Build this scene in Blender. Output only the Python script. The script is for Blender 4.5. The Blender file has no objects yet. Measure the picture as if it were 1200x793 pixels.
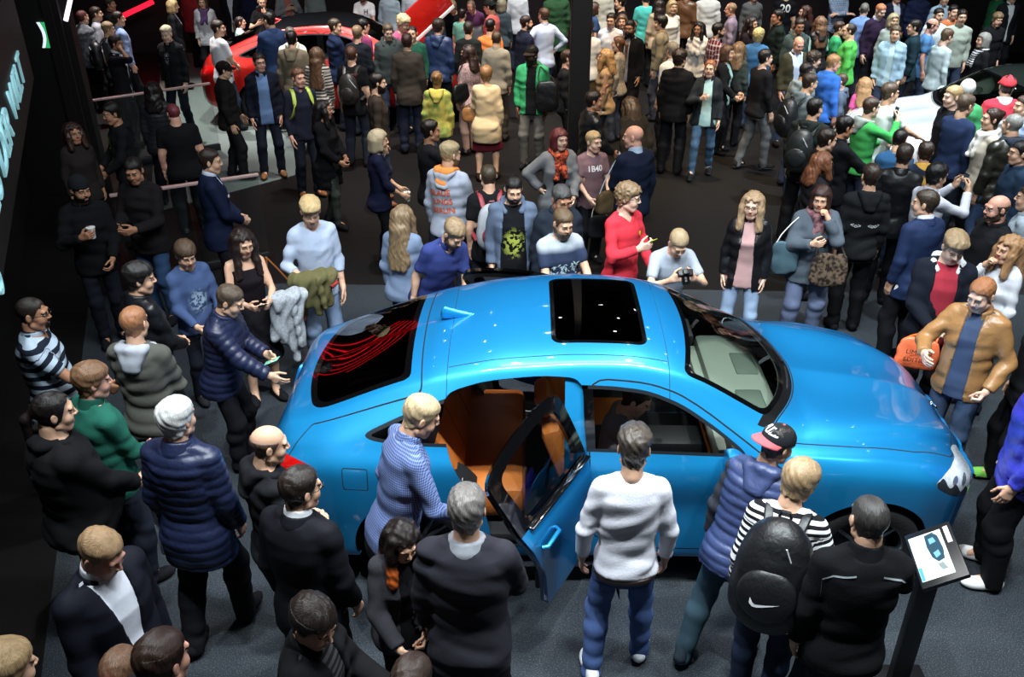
import bpy, bmesh, math, random
import numpy as np
from mathutils import Vector, Matrix

# ------------------------------------------------------------------ camera model of the photograph
TH, FPX, CAMH = math.radians(29.4), 1059.0, 4.52
CT, ST = math.cos(TH), math.sin(TH)

def at_z(px, py, z):
    """point of the hall at height z that the camera sees at pixel (px, py)"""
    X, V = (px - 600) / FPX, -(py - 396.5) / FPX
    Y, Z = CT + V * ST, -ST + V * CT
    k = (z - CAMH) / Z
    return Vector((X * k, Y * k, z))

def at_y(px, py, y):
    X, V = (px - 600) / FPX, -(py - 396.5) / FPX
    Y, Z = CT + V * ST, -ST + V * CT
    k = y / Y
    return Vector((X * k, y, CAMH + Z * k))

COL = bpy.context.scene.collection
RNG = np.random.default_rng(7)

def lin(h):
    h = h.lstrip('#')
    c = [int(h[i:i + 2], 16) / 255 for i in (0, 2, 4)]
    return [x / 12.92 if x <= .04045 else ((x + .055) / 1.055) ** 2.4 for x in c]

# ------------------------------------------------------------------ materials
MATS = {}

def new_mat(name):
    m = bpy.data.materials.new(name)
    m.use_nodes = True
    nt = m.node_tree
    b = nt.nodes.get('Principled BSDF')
    return m, nt, b

def N(nt, t, **kw):
    n = nt.nodes.new(t)
    for k, v in kw.items():
        if k in n.inputs.keys():
            n.inputs[k].default_value = v
        else:
            setattr(n, k, v)
    return n

def plain(name, col, rough=.5, metal=0., spec=.5, coat=0., emit=0., noise=0., scale=30., bump=0., alpha=1.):
    key = (name, str(col), rough, metal, emit)
    if key in MATS:
        return MATS[key]
    m, nt, b = new_mat(name)
    c = lin(col) if isinstance(col, str) else list(col)
    b.inputs['Base Color'].default_value = (*c, 1)
    b.inputs['Roughness'].default_value = rough
    b.inputs['Metallic'].default_value = metal
    b.inputs['Specular IOR Level'].default_value = spec
    b.inputs['Coat Weight'].default_value = coat
    b.inputs['Coat Roughness'].default_value = .03
    if emit:
        b.inputs['Emission Color'].default_value = (*c, 1)
        b.inputs['Emission Strength'].default_value = emit
    tc = N(nt, 'ShaderNodeTexCoord')
    nz = N(nt, 'ShaderNodeTexNoise', Scale=scale, Detail=3.)
    nt.links.new(tc.outputs['Object'], nz.inputs['Vector'])
    if noise:
        mx = N(nt, 'ShaderNodeMixRGB', blend_type='MULTIPLY')
        mx.inputs[0].default_value = 1
        mx.inputs[1].default_value = (*c, 1)
        mr = N(nt, 'ShaderNodeMapRange')
        mr.inputs[3].default_value = 1 - noise; mr.inputs[4].default_value = 1 + noise
        nt.links.new(nz.outputs[0], mr.inputs[0]); nt.links.new(mr.outputs[0], mx.inputs[2])
        nt.links.new(mx.outputs[0], b.inputs['Base Color'])
    if bump:
        bp = N(nt, 'ShaderNodeBump', Strength=bump, Distance=.01)
        nt.links.new(nz.outputs[0], bp.inputs['Height']); nt.links.new(bp.outputs[0], b.inputs['Normal'])
    MATS[key] = m
    return m

ROUGH = dict(cotton=.9, wool=.95, leather=.36, nylon=.42, denim=.85, suit=.75)

def cloth(col, kind='cotton', pat=None, col2='000000', freq=40.):
    """woven / knitted / leather surface; patterns follow the cut of the garment through the 'run' attribute"""
    key = ('cloth', col, kind, pat, col2, freq)
    if key in MATS:
        return MATS[key]
    m, nt, b = new_mat('cloth_' + kind)
    L = nt.links.new
    b.inputs['Roughness'].default_value = ROUGH[kind]
    b.inputs['Specular IOR Level'].default_value = .45 if kind in ('leather', 'nylon') else .15
    def dye(h):      # textile dyes are duller than paint
        q = lin(h); g_ = .3 * q[0] + .55 * q[1] + .15 * q[2]; k = .68 if kind == 'denim' else .86
        return (*[g_ + (v - g_) * k for v in q], 1)
    c1, c2 = dye(col), dye(col2)
    tc = N(nt, 'ShaderNodeTexCoord')
    rgb = N(nt, 'ShaderNodeRGB'); rgb.outputs[0].default_value = c1
    out = rgb.outputs[0]
    if pat:
        at = N(nt, 'ShaderNodeAttribute'); at.attribute_name = 'print' if pat in ('print', 'speckprint', 'yoke') else 'run'
        fac = None
        def wave(src, fr, duty):
            a = N(nt, 'ShaderNodeMath', operation='MULTIPLY'); a.inputs[1].default_value = fr
            L(src, a.inputs[0])
            f = N(nt, 'ShaderNodeMath', operation='FRACT'); L(a.outputs[0], f.inputs[0])
            g = N(nt, 'ShaderNodeMath', operation='LESS_THAN'); g.inputs[1].default_value = duty
            L(f.outputs[0], g.inputs[0])
            return g.outputs[0]
        if pat == 'stripe':
            fac = wave(at.outputs['Fac'], freq, .5)
        elif pat in ('check', 'plaid'):
            sx = N(nt, 'ShaderNodeSeparateXYZ'); L(tc.outputs['Object'], sx.inputs[0])
            sm = N(nt, 'ShaderNodeMath', operation='ADD'); L(sx.outputs[0], sm.inputs[0]); L(sx.outputs[1], sm.inputs[1])
            du = .4 if pat == 'check' else .3
            w1, w2 = wave(at.outputs['Fac'], freq, du), wave(sm.outputs[0], freq, du)
            ad = N(nt, 'ShaderNodeMath', operation='ADD'); L(w1, ad.inputs[0]); L(w2, ad.inputs[1])
            hf = N(nt, 'ShaderNodeMath', operation='MULTIPLY'); hf.inputs[1].default_value = .5; L(ad.outputs[0], hf.inputs[0])
            fac = hf.outputs[0]
        elif pat == 'yoke':
            fac = at.outputs['Fac']
        elif pat in ('print', 'speckprint'):
            nz = N(nt, 'ShaderNodeTexNoise', Scale=freq, Detail=4.); L(tc.outputs['Object'], nz.inputs['Vector'])
            th = N(nt, 'ShaderNodeMath', operation='GREATER_THAN'); th.inputs[1].default_value = .5
            L(nz.outputs[0], th.inputs[0])
            mu = N(nt, 'ShaderNodeMath', operation='MULTIPLY'); L(th.outputs[0], mu.inputs[0]); L(at.outputs['Fac'], mu.inputs[1])
            fac = mu.outputs[0]
        elif pat == 'mottle':
            nz = N(nt, 'ShaderNodeTexNoise', Scale=freq, Detail=3.); L(tc.outputs['Object'], nz.inputs['Vector'])
            mr = N(nt, 'ShaderNodeMapRange'); mr.inputs[1].default_value = .42; mr.inputs[2].default_value = .58
            L(nz.outputs[0], mr.inputs[0]); fac = mr.outputs[0]
        mx = N(nt, 'ShaderNodeMixRGB'); L(fac, mx.inputs[0]); mx.inputs[1].default_value = c1; mx.inputs[2].default_value = c2
        out = mx.outputs[0]
    # slow variation of the dye (strongest in denim)
    n2 = N(nt, 'ShaderNodeTexNoise', Scale=9. if kind == 'denim' else 14., Detail=3.); L(tc.outputs['Object'], n2.inputs['Vector'])
    mr = N(nt, 'ShaderNodeMapRange'); a = .35 if kind == 'denim' else .13
    mr.inputs[3].default_value = 1 - a; mr.inputs[4].default_value = 1 + a
    L(n2.outputs[0], mr.inputs[0])
    mu = N(nt, 'ShaderNodeMixRGB', blend_type='MULTIPLY'); mu.inputs[0].default_value = 1
    L(out, mu.inputs[1]); L(mr.outputs[0], mu.inputs[2]); L(mu.outputs[0], b.inputs['Base Color'])
    n3 = N(nt, 'ShaderNodeTexNoise', Scale=22. if kind in ('leather', 'nylon') else (110. if kind == 'wool' else 45.), Detail=4., Distortion=.6)
    L(tc.outputs['Object'], n3.inputs['Vector'])
    bp = N(nt, 'ShaderNodeBump', Strength=.4, Distance=.012 if kind in ('leather', 'nylon') else (.005 if kind == 'wool' else .0022))
    L(n3.outputs[0], bp.inputs['Height']); L(bp.outputs[0], b.inputs['Normal'])
    MATS[key] = m
    return m

def skin_mat(col):
    key = ('skin', col)
    if key in MATS: return MATS[key]
    m, nt, b = new_mat('skin')
    L = nt.links.new
    c = lin(col)
    tc = N(nt, 'ShaderNodeTexCoord')
    nz = N(nt, 'ShaderNodeTexNoise', Scale=26., Detail=3.); L(tc.outputs['Object'], nz.inputs['Vector'])
    mx = N(nt, 'ShaderNodeMixRGB'); mx.inputs[1].default_value = (c[0] * 1.02, c[1] * .88, c[2] * .85, 1); mx.inputs[2].default_value = (c[0], c[1] * 1.04, c[2] * 1.05, 1)
    L(nz.outputs[0], mx.inputs[0]); L(mx.outputs[0], b.inputs['Base Color'])
    b.inputs['Roughness'].default_value = .5; b.inputs['Specular IOR Level'].default_value = .35
    MATS[key] = m
    return m

def hair_mat(col, tip=None):
    key = ('hair', col, tip)
    if key in MATS: return MATS[key]
    m, nt, b = new_mat('hair_strands')
    L = nt.links.new
    c = lin(col); g_ = (c[0] + c[1] + c[2]) / 3; c = [g_ + (q - g_) * .78 for q in c]
    at = N(nt, 'ShaderNodeAttribute'); at.attribute_name = 'strand'
    nz = N(nt, 'ShaderNodeTexNoise', Scale=1.9, Detail=4., Roughness=.65); L(at.outputs['Vector'], nz.inputs['Vector'])
    mr = N(nt, 'ShaderNodeMapRange'); mr.inputs[1].default_value = .36; mr.inputs[2].default_value = .64
    L(nz.outputs[0], mr.inputs[0])
    mx = N(nt, 'ShaderNodeMixRGB'); mx.inputs[1].default_value = (*[q * (.36 + .45 * min(1, g_ / .45)) for q in c], 1); mx.inputs[2].default_value = (min(1, c[0] * 1.12), min(1, c[1] * 1.12), min(1, c[2] * 1.12), 1)
    L(mr.outputs[0], mx.inputs[0])
    out = mx.outputs[0]
    if tip:
        a2 = N(nt, 'ShaderNodeAttribute'); a2.attribute_name = 'tip'
        m2 = N(nt, 'ShaderNodeMixRGB'); L(a2.outputs['Fac'], m2.inputs[0]); L(out, m2.inputs[1]); m2.inputs[2].default_value = (*lin(tip), 1)
        out = m2.outputs[0]
    L(out, b.inputs['Base Color'])
    bp = N(nt, 'ShaderNodeBump', Strength=.8, Distance=.006); L(nz.outputs[0], bp.inputs['Height']); L(bp.outputs[0], b.inputs['Normal'])
    b.inputs['Roughness'].default_value = .38; b.inputs['Specular IOR Level'].default_value = .5
    MATS[key] = m
    return m

# ------------------------------------------------------------------ mesh helpers
def link(name, me, parent=None, mats=()):
    o = bpy.data.objects.new(name, me)
    COL.objects.link(o)
    for m in mats:
        me.materials.append(m)
    if parent is not None:
        o.parent = parent
    return o

def mesh_np(name, V, Q, mats, parent=None, mi=None, smooth=True, attrs=None):
    """one mesh object from vertex and quad arrays"""
    me = bpy.data.meshes.new(name)
    V = np.asarray(V, np.float32); Q = np.asarray(Q, np.int32)
    me.vertices.add(len(V)); me.vertices.foreach_set('co', V.ravel())
    k = Q.shape[1]
    me.loops.add(Q.size); me.loops.foreach_set('vertex_index', Q.ravel())
    me.polygons.add(len(Q)); me.polygons.foreach_set('loop_start', np.arange(0, Q.size, k, dtype=np.int32))
    if mi is not None: me.polygons.foreach_set('material_index', np.asarray(mi, np.int32))
    me.polygons.foreach_set('use_smooth', np.full(len(Q), smooth, bool))
    for an, av in (attrs or {}).items():
        if av.ndim == 2:
            a = me.attributes.new(an, 'FLOAT_VECTOR', 'POINT'); a.data.foreach_set('vector', np.asarray(av, np.float32).ravel())
        else:
            a = me.attributes.new(an, 'FLOAT', 'POINT'); a.data.foreach_set('value', np.asarray(av, np.float32))
    me.update(calc_edges=True)
    return link(name, me, parent, mats if isinstance(mats, (list, tuple)) else (mats,))

def tag(o, label, cat, group=None, kind=None):
    if label: o['label'] = label
    if cat: o['category'] = cat
    if group: o['group'] = group
    if kind: o['kind'] = kind
    return o

def empty(name, loc=(0, 0, 0), rz=0.):
    o = bpy.data.objects.new(name, None); COL.objects.link(o)
    o.location = loc; o.rotation_euler = (0, 0, rz)
    return o

class MB:
    """collects boxes, tubes and sheets; build() links them as ONE mesh object"""
    def __init__(s): s.bm = bmesh.new()
    def box(s, lo, hi, bev=0., M=None, seg=2):
        b = bmesh.new()
        bmesh.ops.create_cube(b, size=1)
        lo, hi = Vector(lo), Vector(hi)
        for v in b.verts:
            v.co = Vector([lo[i] + (v.co[i] + .5) * (hi[i] - lo[i]) for i in range(3)])
        if bev: bmesh.ops.bevel(b, geom=b.edges[:], offset=bev, segments=seg, profile=.5, affect='EDGES')
        return s._add(b, M)
    def _add(s, b, M=None):
        if M is not None: bmesh.ops.transform(b, matrix=M, verts=b.verts)
        me = bpy.data.meshes.new('tmp'); b.to_mesh(me); b.free()
        s.bm.from_mesh(me); bpy.data.meshes.remove(me)
        return s
    def tube(s, pts, r, n=8, closed=False, sq=1.):
        pts = [Vector(p) for p in pts]
        rs = r if isinstance(r, (list, tuple)) else [r] * len(pts)
        rings = []
        up = Vector((0, 0, 1))
        m = len(pts)
        for i, p in enumerate(pts):
            if closed: d = pts[(i + 1) % m] - pts[i - 1]
            else: d = pts[min(i + 1, m - 1)] - pts[max(i - 1, 0)]
            d.normalize()
            a = d.cross(up)
            if a.length < .05: a = d.cross(Vector((0, 1, 0)))
            a.normalize(); b = a.cross(d)
            rings.append([s.bm.verts.new(p + (a * math.cos(t) + b * math.sin(t) * sq) * rs[i]) for t in [2 * math.pi * j / n for j in range(n)]])
        for i in range(m if closed else m - 1):
            A, B = rings[i], rings[(i + 1) % m]
            for j in range(n):
                s.bm.faces.new((A[j], A[(j + 1) % n], B[(j + 1) % n], B[j]))
        if not closed:
            s.bm.faces.new(rings[0]); s.bm.faces.new(rings[-1][::-1])
        return s
    def prism(s, poly, d, M=None):
        """polygon in the xy plane, extruded by d along z"""
        b = bmesh.new()
        v0 = [b.verts.new((x, y, 0)) for x, y in poly]; v1 = [b.verts.new((x, y, d)) for x, y in poly]
        b.faces.new(v0[::-1]); b.faces.new(v1)
        for i in range(len(poly)):
            j = (i + 1) % len(poly); b.faces.new((v0[i], v0[j], v1[j], v1[i]))
        return s._add(b, M)
    def lathe(s, prof, n=32, M=None):
        """profile (radius, z) turned about z"""
        b = bmesh.new()
        R = [[b.verts.new((r * math.cos(2 * math.pi * j / n), r * math.sin(2 * math.pi * j / n), z)) for j in range(n)] for r, z in prof]
        for i in range(len(R) - 1):
            for j in range(n):
                b.faces.new((R[i][j], R[i][(j + 1) % n], R[i + 1][(j + 1) % n], R[i + 1][j]))
        return s._add(b, M)
    def build(s, name, mat, parent=None, smooth=True, angle=35):
        bmesh.ops.recalc_face_normals(s.bm, faces=s.bm.faces)
        ca = math.radians(angle)
        for f in s.bm.faces: f.smooth = smooth
        if smooth:
            for e in s.bm.edges:
                if len(e.link_faces) == 2 and e.calc_face_angle(0) > ca: e.smooth = False
        me = bpy.data.meshes.new(name); s.bm.to_mesh(me); s.bm.free()
        return link(name, me, parent, mat if isinstance(mat, (list, tuple)) else (mat,))

# ------------------------------------------------------------------ implicit surfaces
class Vol:
    def __init__(s, lo, hi, h):
        s.h = h
        s.lo = np.array(lo, np.float32) - 2 * h
        n = np.ceil((np.array(hi, np.float32) + 2 * h - s.lo) / h).astype(int) + 1
        s.ax = [(s.lo[i] + h * np.arange(n[i])).astype(np.float32) for i in range(3)]
        s.D = np.full(tuple(n), 1., np.float32)
    def blk(s, lo, hi, pad):
        sl = []
        for i in range(3):
            a = max(0, int((lo[i] - pad - s.lo[i]) / s.h)); b = min(len(s.ax[i]), int((hi[i] + pad - s.lo[i]) / s.h) + 2)
            if b <= a: return None
            sl.append(slice(a, b))
        return tuple(sl)
    def P(s, sl):
        return s.ax[0][sl[0]][:, None, None], s.ax[1][sl[1]][None, :, None], s.ax[2][sl[2]][None, None, :]
    def join(s, sl, d, k, sub=False):
        A = s.D[sl]
        if sub:
            d = -d
            if k > 0:
                t = np.maximum(k - np.abs(A - d), 0) / k; s.D[sl] = np.maximum(A, d) + t * t * k * .25
            else: s.D[sl] = np.maximum(A, d)
            return
        if k > 0:
            t = np.maximum(k - np.abs(A - d), 0) / k; s.D[sl] = np.minimum(A, d) - t * t * k * .25
        else: s.D[sl] = np.minimum(A, d)
    def cone(s, a, b, ra, rb, k=.02, sub=False):
        a = np.array(a, np.float32); b = np.array(b, np.float32)
        r = max(ra, rb)
        sl = s.blk(np.minimum(a, b) - r, np.maximum(a, b) + r, k + 3 * s.h)
        if sl is None: return
        x, y, z = s.P(sl)
        e = b - a; L = float(e @ e) + 1e-9
        px, py, pz = x - a[0], y - a[1], z - a[2]
        t = np.clip((px * e[0] + py * e[1] + pz * e[2]) / L, 0, 1)
        d = np.sqrt((px - e[0] * t) ** 2 + (py - e[1] * t) ** 2 + (pz - e[2] * t) ** 2) - (ra + (rb - ra) * t)
        s.join(sl, d, k, sub)
    def ell(s, c, r, R=None, k=.02, sub=False):
        c = np.array(c, np.float32); r = np.array(r, np.float32)
        m = float(r.max())
        sl = s.blk(c - m, c + m, k + 3 * s.h)
        if sl is None: return
        x, y, z = s.P(sl)
        px, py, pz = x - c[0], y - c[1], z - c[2]
        if R is not None:
            R = np.array(R, np.float32)
            px, py, pz = (px * R[0, i] + py * R[1, i] + pz * R[2, i] for i in range(3))
        q = np.sqrt((px / r[0]) ** 2 + (py / r[1]) ** 2 + (pz / r[2]) ** 2)
        g = np.sqrt((px / r[0] ** 2) ** 2 + (py / r[1] ** 2) ** 2 + (pz / r[2] ** 2) ** 2) + 1e-6
        s.join(sl, q * (q - 1) / g, k, sub)
    def cut(s, fn):
        x, y, z = s.P((slice(None),) * 3)
        s.D = np.maximum(s.D, fn(x, y, z).astype(np.float32))
    def add(s, fn):
        x, y, z = s.P((slice(None),) * 3)
        s.D = s.D + fn(x, y, z).astype(np.float32)
    def mesh(s):
        return nets(s.D, s.lo, s.h)

_E = [(0, 1), (2, 3), (4, 5), (6, 7), (0, 2), (1, 3), (4, 6), (5, 7), (0, 4), (1, 5), (2, 6), (3, 7)]
_C = [(i, j, k) for i in (0, 1) for j in (0, 1) for k in (0, 1)]

def nets(D, lo, h):
    nx, ny, nz = D.shape
    s = D < 0
    cnt = np.zeros((nx - 1, ny - 1, nz - 1), np.uint8)
    for i, j, k in _C:
        cnt += s[i:nx - 1 + i, j:ny - 1 + j, k:nz - 1 + k]
    act = (cnt > 0) & (cnt < 8)
    idx = np.argwhere(act)
    vid = np.full(act.shape, -1, np.int32); vid[act] = np.arange(len(idx))
    W = np.stack([D[idx[:, 0] + i, idx[:, 1] + j, idx[:, 2] + k] for i, j, k in _C], 1)
    C = np.array(_C, np.float32)
    acc = np.zeros((len(idx), 3), np.float32); n = np.zeros(len(idx), np.float32)
    for a, b in _E:
        va, vb = W[:, a], W[:, b]
        m = (va < 0) != (vb < 0)
        t = np.where(m, va / np.where(m, va - vb, 1), 0)
        acc += np.where(m[:, None], C[a] + (C[b] - C[a]) * t[:, None], 0); n += m
    V = lo + (idx + acc / n[:, None]) * h
    Q = []
    for ax in range(3):
        o1, o2 = (ax + 1) % 3, (ax + 2) % 3
        sa = [slice(1, -1)] * 3; sb = [slice(1, -1)] * 3
        sa[ax] = slice(0, -1); sb[ax] = slice(1, None)
        A, B = s[tuple(sa)], s[tuple(sb)]
        m = np.argwhere(A != B)
        if not len(m): continue
        inside = A[A != B]
        base = m.copy()
        base[:, o1] += 1; base[:, o2] += 1      # grid index of the edge start
        def cell(d1, d2):
            c = base.copy(); c[:, o1] -= d1; c[:, o2] -= d2
            return vid[c[:, 0], c[:, 1], c[:, 2]]
        q = np.stack([cell(1, 1), cell(0, 1), cell(0, 0), cell(1, 0)], 1)
        q[~inside] = q[~inside][:, ::-1]
        Q.append(q)
    Q = np.concatenate(Q) if Q else np.zeros((0, 4), np.int32)
    return V.astype(np.float32), Q[(Q >= 0).all(1)]

def vnormals(V, Q):
    a, b, c, d = (V[Q[:, i]] for i in range(4))
    n = np.cross(c - a, d - b)
    o = np.zeros_like(V)
    for i in range(4): np.add.at(o, Q[:, i], n)
    return o / (np.linalg.norm(o, axis=1, keepdims=True) + 1e-9)

def rotx(a): c, s = math.cos(a), math.sin(a); return np.array([[1, 0, 0], [0, c, -s], [0, s, c]], np.float32)
def roty(a): c, s = math.cos(a), math.sin(a); return np.array([[c, 0, s], [0, 1, 0], [-s, 0, c]], np.float32)
def rotz(a): c, s = math.cos(a), math.sin(a); return np.array([[c, -s, 0], [s, c, 0], [0, 0, 1]], np.float32)
CARX, CARY = .80, 5.50
# ------------------------------------------------------------------ people
LIB = {}

def head_sdf(v, fem):
    j = .92 if fem else 1.
    v.ell((0, -.014, .03), (.0735, .095, .083), k=.01)
    v.ell((0, .026, -.045), (.057 * j, .064, .080), k=.03)
    v.ell((0, .060, -.098), (.026 * j, .022, .020), k=.025)
    for s in (-1, 1):
        v.ell((s * .034, .056, -.038), (.026, .026, .026), k=.025)
        v.cone((s * .052 * j, .0, -.07), (s * .02, .055, -.105), .020, .018, k=.02)
    v.cone((-.036, .080, .024), (.036, .080, .024), .011, .011, k=.018)
    for s in (-1, 1):
        v.ell((s * .031, .098, .004), (.017, .014, .011), k=.012, sub=True)
        v.ell((s * .031, .0765, .005), (.0135, .0135, .0135), k=.002)
        v.cone((s * .016, .088, .0175), (s * .046, .080, .016), .0062, .005, k=.006)
    v.cone((0, .090, .012), (0, .108, -.025), .0060, .0088, k=.012)
    for s in (-1, 1): v.ell((s * .010, .098, -.030), (.0075, .009, .007), k=.008)
    v.cone((-.019, .0845, -.060), (.019, .0845, -.060), .0065, .0065, k=.006)
    v.cone((-.015, .0845, -.071), (.015, .0845, -.071), .0075, .0075, k=.006)
    v.cone((-.02, .087, -.0655), (.02, .087, -.0655), .0022, .0022, k=.002, sub=True)
    for s in (-1, 1):
        v.ell((s * .078, -.008, -.004), (.009, .019, .032), R=rotz(s * .35), k=.006)
        v.ell((s * .088, -.001, .0), (.006, .009, .016), R=rotz(s * .35), k=.004, sub=True)
    r = .047 if fem else .056
    v.cone((0, -.022, -.06), (0, -.034, -.135), r, r, k=.02)

def head_lib(fem, h):
    key = ('head', fem, h)
    if key in LIB: return LIB[key]
    v = Vol((-.1, -.125, -.15), (.1, .135, .125), h)
    head_sdf(v, fem)
    V, Q = v.mesh()
    c = V[Q].mean(1)
    mi = np.zeros(len(Q), int)
    x, y, z = np.abs(c[:, 0]), c[:, 1], c[:, 2]
    f = y > .06
    mi[f & (x < .021) & (z < -.053) & (z > -.078) & (y > .076)] = 1
    eye = f & (np.hypot((x - .031) / .0135, (z - .005) / .0068) < 1) & (y < .099)
    mi[eye] = 2
    mi[eye & (np.hypot(x - .031, z - .005) < .0062)] = 3
    mi[f & (x > .012) & (x < .050) & (z > .0135 + .06 * (.03 - x) * (x > .03)) & (z < .0245 - .1 * np.maximum(0, x - .036)) & (y > .066)] = 4
    LIB[key] = (V, Q, mi)
    return LIB[key]

def beard_lib(kind, h):
    key = ('beard', kind, h)
    if key in LIB: return LIB[key]
    v = Vol((-.1, -.06, -.17), (.1, .13, .03), h)
    head_sdf(v, False)
    t = dict(stubble=.003, short=.006, full=.014, goatee=.007)[kind]
    x, y, z = v.P((slice(None),) * 3)
    d = v.D - t
    edge = np.interp(np.broadcast_to(y, d.shape), [-.02, .03, .06, .075, .12], [.0, -.03, -.052, -.05, -.048])
    d = np.maximum(d, z - edge)
    if kind == 'goatee': d = np.maximum(d, np.abs(x) - .032 + 0 * y + 0 * z)
    d = np.maximum(d, -.105 - z + .25 * np.maximum(0, .02 - y) * 0 - .03 * (kind == 'full'))
    d = np.maximum(d, -.01 - y + 0 * z)
    lip = np.sqrt((x / .019) ** 2 + ((z + .066) / .0085) ** 2 + 0 * y) - 1
    d = np.maximum(d, -lip * .008)
    v.D = d.astype(np.float32)
    V, Q = v.mesh()
    LIB[key] = (V, Q)
    return LIB[key]

# thickness at top / sides / back, fringe, noise, long pieces
HAIR = dict(
    buzz=(.005, .004, .004, 0, .001), short=(.017, .006, .008, .0, .002), crop=(.012, .005, .007, 0, .0015), fade=(.026, .003, .005, .006, .003),
    quiff=(.032, .006, .009, .012, .003), mop=(.026, .015, .016, -.010, .003), bowl=(.024, .017, .018, -.018, .0025), curly=(.030, .020, .022, -.006, .007),
    tousled=(.036, .018, .018, -.008, .007), ring=(-.02, .004, .005, 0, .001), thin=(.004, .007, .007, .012, .002), bob=(.019, .018, .018, -.006, .002),
    long=(.014, .011, .012, .0, .002), wavy=(.019, .018, .018, .0, .005), ponytail=(.010, .007, .008, .004, .0015), bun=(.012, .008, .009, .004, .002), grey=(.018, .009, .010, .004, .0025))

def hair_lib(style, h, ln=.3):
    key = ('hair', style, h, ln)
    if key in LIB: return LIB[key]
    tt, ts, tb, fr, nz = HAIR[style]
    lng = style in ('long', 'wavy', 'bob', 'ponytail', 'bun')
    zl = -.16
    if style in ('long', 'wavy'): zl = -.12 - ln
    if style == 'ponytail': zl = -.12 - ln
    v = Vol((-.14, -.20, zl), (.14, .13, .17), h)
    v.ell((0, -.014, .03), (.0745, .096, .084), k=.01)
    v.ell((0, .010, -.045), (.060, .062, .080), k=.03)
    v.cone((0, -.022, -.06), (0, -.034, -.14), .050, .050, k=.03)
    x, y, z = v.P((slice(None),) * 3)
    sh = v.D.shape
    up = np.clip((z - .03) / .06, 0, 1)
    bk = np.clip((-.02 - y) / .05, 0, 1)
    t = tt * up + (1 - up) * (ts * (1 - bk) + tb * bk)
    if style == 'quiff': t = t + .016 * np.clip((y - .02) / .06, 0, 1) * up
    if style == 'ring': t = np.where(z > .045, -.02, ts + 0 * x + 0 * y)
    if style == 'thin': t = np.where((y > .02) & (z > .06), -.004, t)
    ph = 30 * np.sin(7 * z + 9 * x)
    noise = np.sin(95 * x + 3 * np.sin(40 * y) + 1.3) * np.sin(70 * y + 40 * z) + .6 * np.sin(150 * x * np.cos(.4) + 120 * z + ph * .05)
    if style in ('curly', 'wavy', 'tousled'): noise = np.sin(85 * x + 2 * np.sin(60 * z)) * np.sin(90 * y + 1) * np.sin(80 * z + 2) * 1.6 + .4 * noise
    d = v.D - t - nz * noise
    # hairline
    yy = np.broadcast_to(y, sh)
    line = np.interp(yy, [-.12, -.05, -.02, .0, .022, .040, .055, .13], [-.085, -.075, -.04, -.015, -.01, .035, .062 + fr, .066 + fr])
    if lng: line = np.interp(yy, [-.12, -.04, .0, .03, .048, .06, .13], [-.13, -.12, -.06, -.02, .04, .068 + fr, .07 + fr])
    line = line + .006 * np.sin(75 * x + 1.) * np.clip(y * 30, 0, 1) + .004 * np.sin(150 * x)
    d = np.maximum(d, (line - z) * .8)
    v.D = d.astype(np.float32)
    if style in ('long', 'wavy'):
        w = .038 if style == 'long' else .040
        v.cone((0, -.085, .02), (0, -.125, -.10), .05, .045, k=.05); [v.cone((q * .6, -.120, -.09), (q, -.152, -.10 - ln * .9), .042, .034, k=.03) for q in (-.055, 0, .055)]
        for s in (-1, 1):
            v.cone((s * .062, -.055, .03), (s * .085, -.120, -.08 - ln * .8), .040, .038, k=.04)
            v.cone((s * .072, .012, .05), (s * .078, .028, -.03), w * .75, w, k=.03)
            v.cone((s * .078, .028, -.03), (s * .092, .062, -.07 - ln * .62), w, w * .9, k=.03)
    if style == 'bob':
        v.cone((0, -.07, .0), (0, -.08, -.10), .055, .05, k=.05)
        for s in (-1, 1):
            v.cone((s * .070, .012, .04), (s * .076, .02, -.085), .026, .030, k=.03)
            v.cone((s * .055, -.05, .0), (s * .06, -.05, -.10), .045, .04, k=.04)
    if style == 'ponytail':
        v.cone((0, -.11, .02), (0, -.15, -.02), .022, .026, k=.02)
        v.cone((0, -.15, -.02), (0, -.14, -.10 - ln * .8), .028, .020, k=.02)
    if style == 'bun':
        v.ell((0, -.11, .06), (.036, .034, .034), k=.02)
    if lng:  # keep the face and throat clear
        v.D = np.maximum(v.D, -(np.sqrt((x / .064) ** 2 + ((y - .10) / .085) ** 2 + ((z + .03) / .095) ** 2) - 1) * .06).astype(np.float32)
        if style in ('long', 'wavy'):
            v.D = (v.D + .004 * np.sin(110 * x + 5 * np.sin(16 * z)) * np.sin(90 * y + 4 * np.sin(14 * z + 1))).astype(np.float32)
    V, Q = v.mesh()
    # strand coordinate: long along the growth, narrow across it
    ang = np.arctan2(V[:, 0], -V[:, 1] + .02)
    st = np.stack([ang * 9 + V[:, 2] * (0 if lng else 6), V[:, 0] * 60 * (V[:, 2] > .08), V[:, 2] * 10 + V[:, 1] * 8], 1)
    tip = np.clip((-.10 - V[:, 2]) / .10, 0, 1)
    LIB[key] = (V, Q, st, tip)
    return LIB[key]

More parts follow.
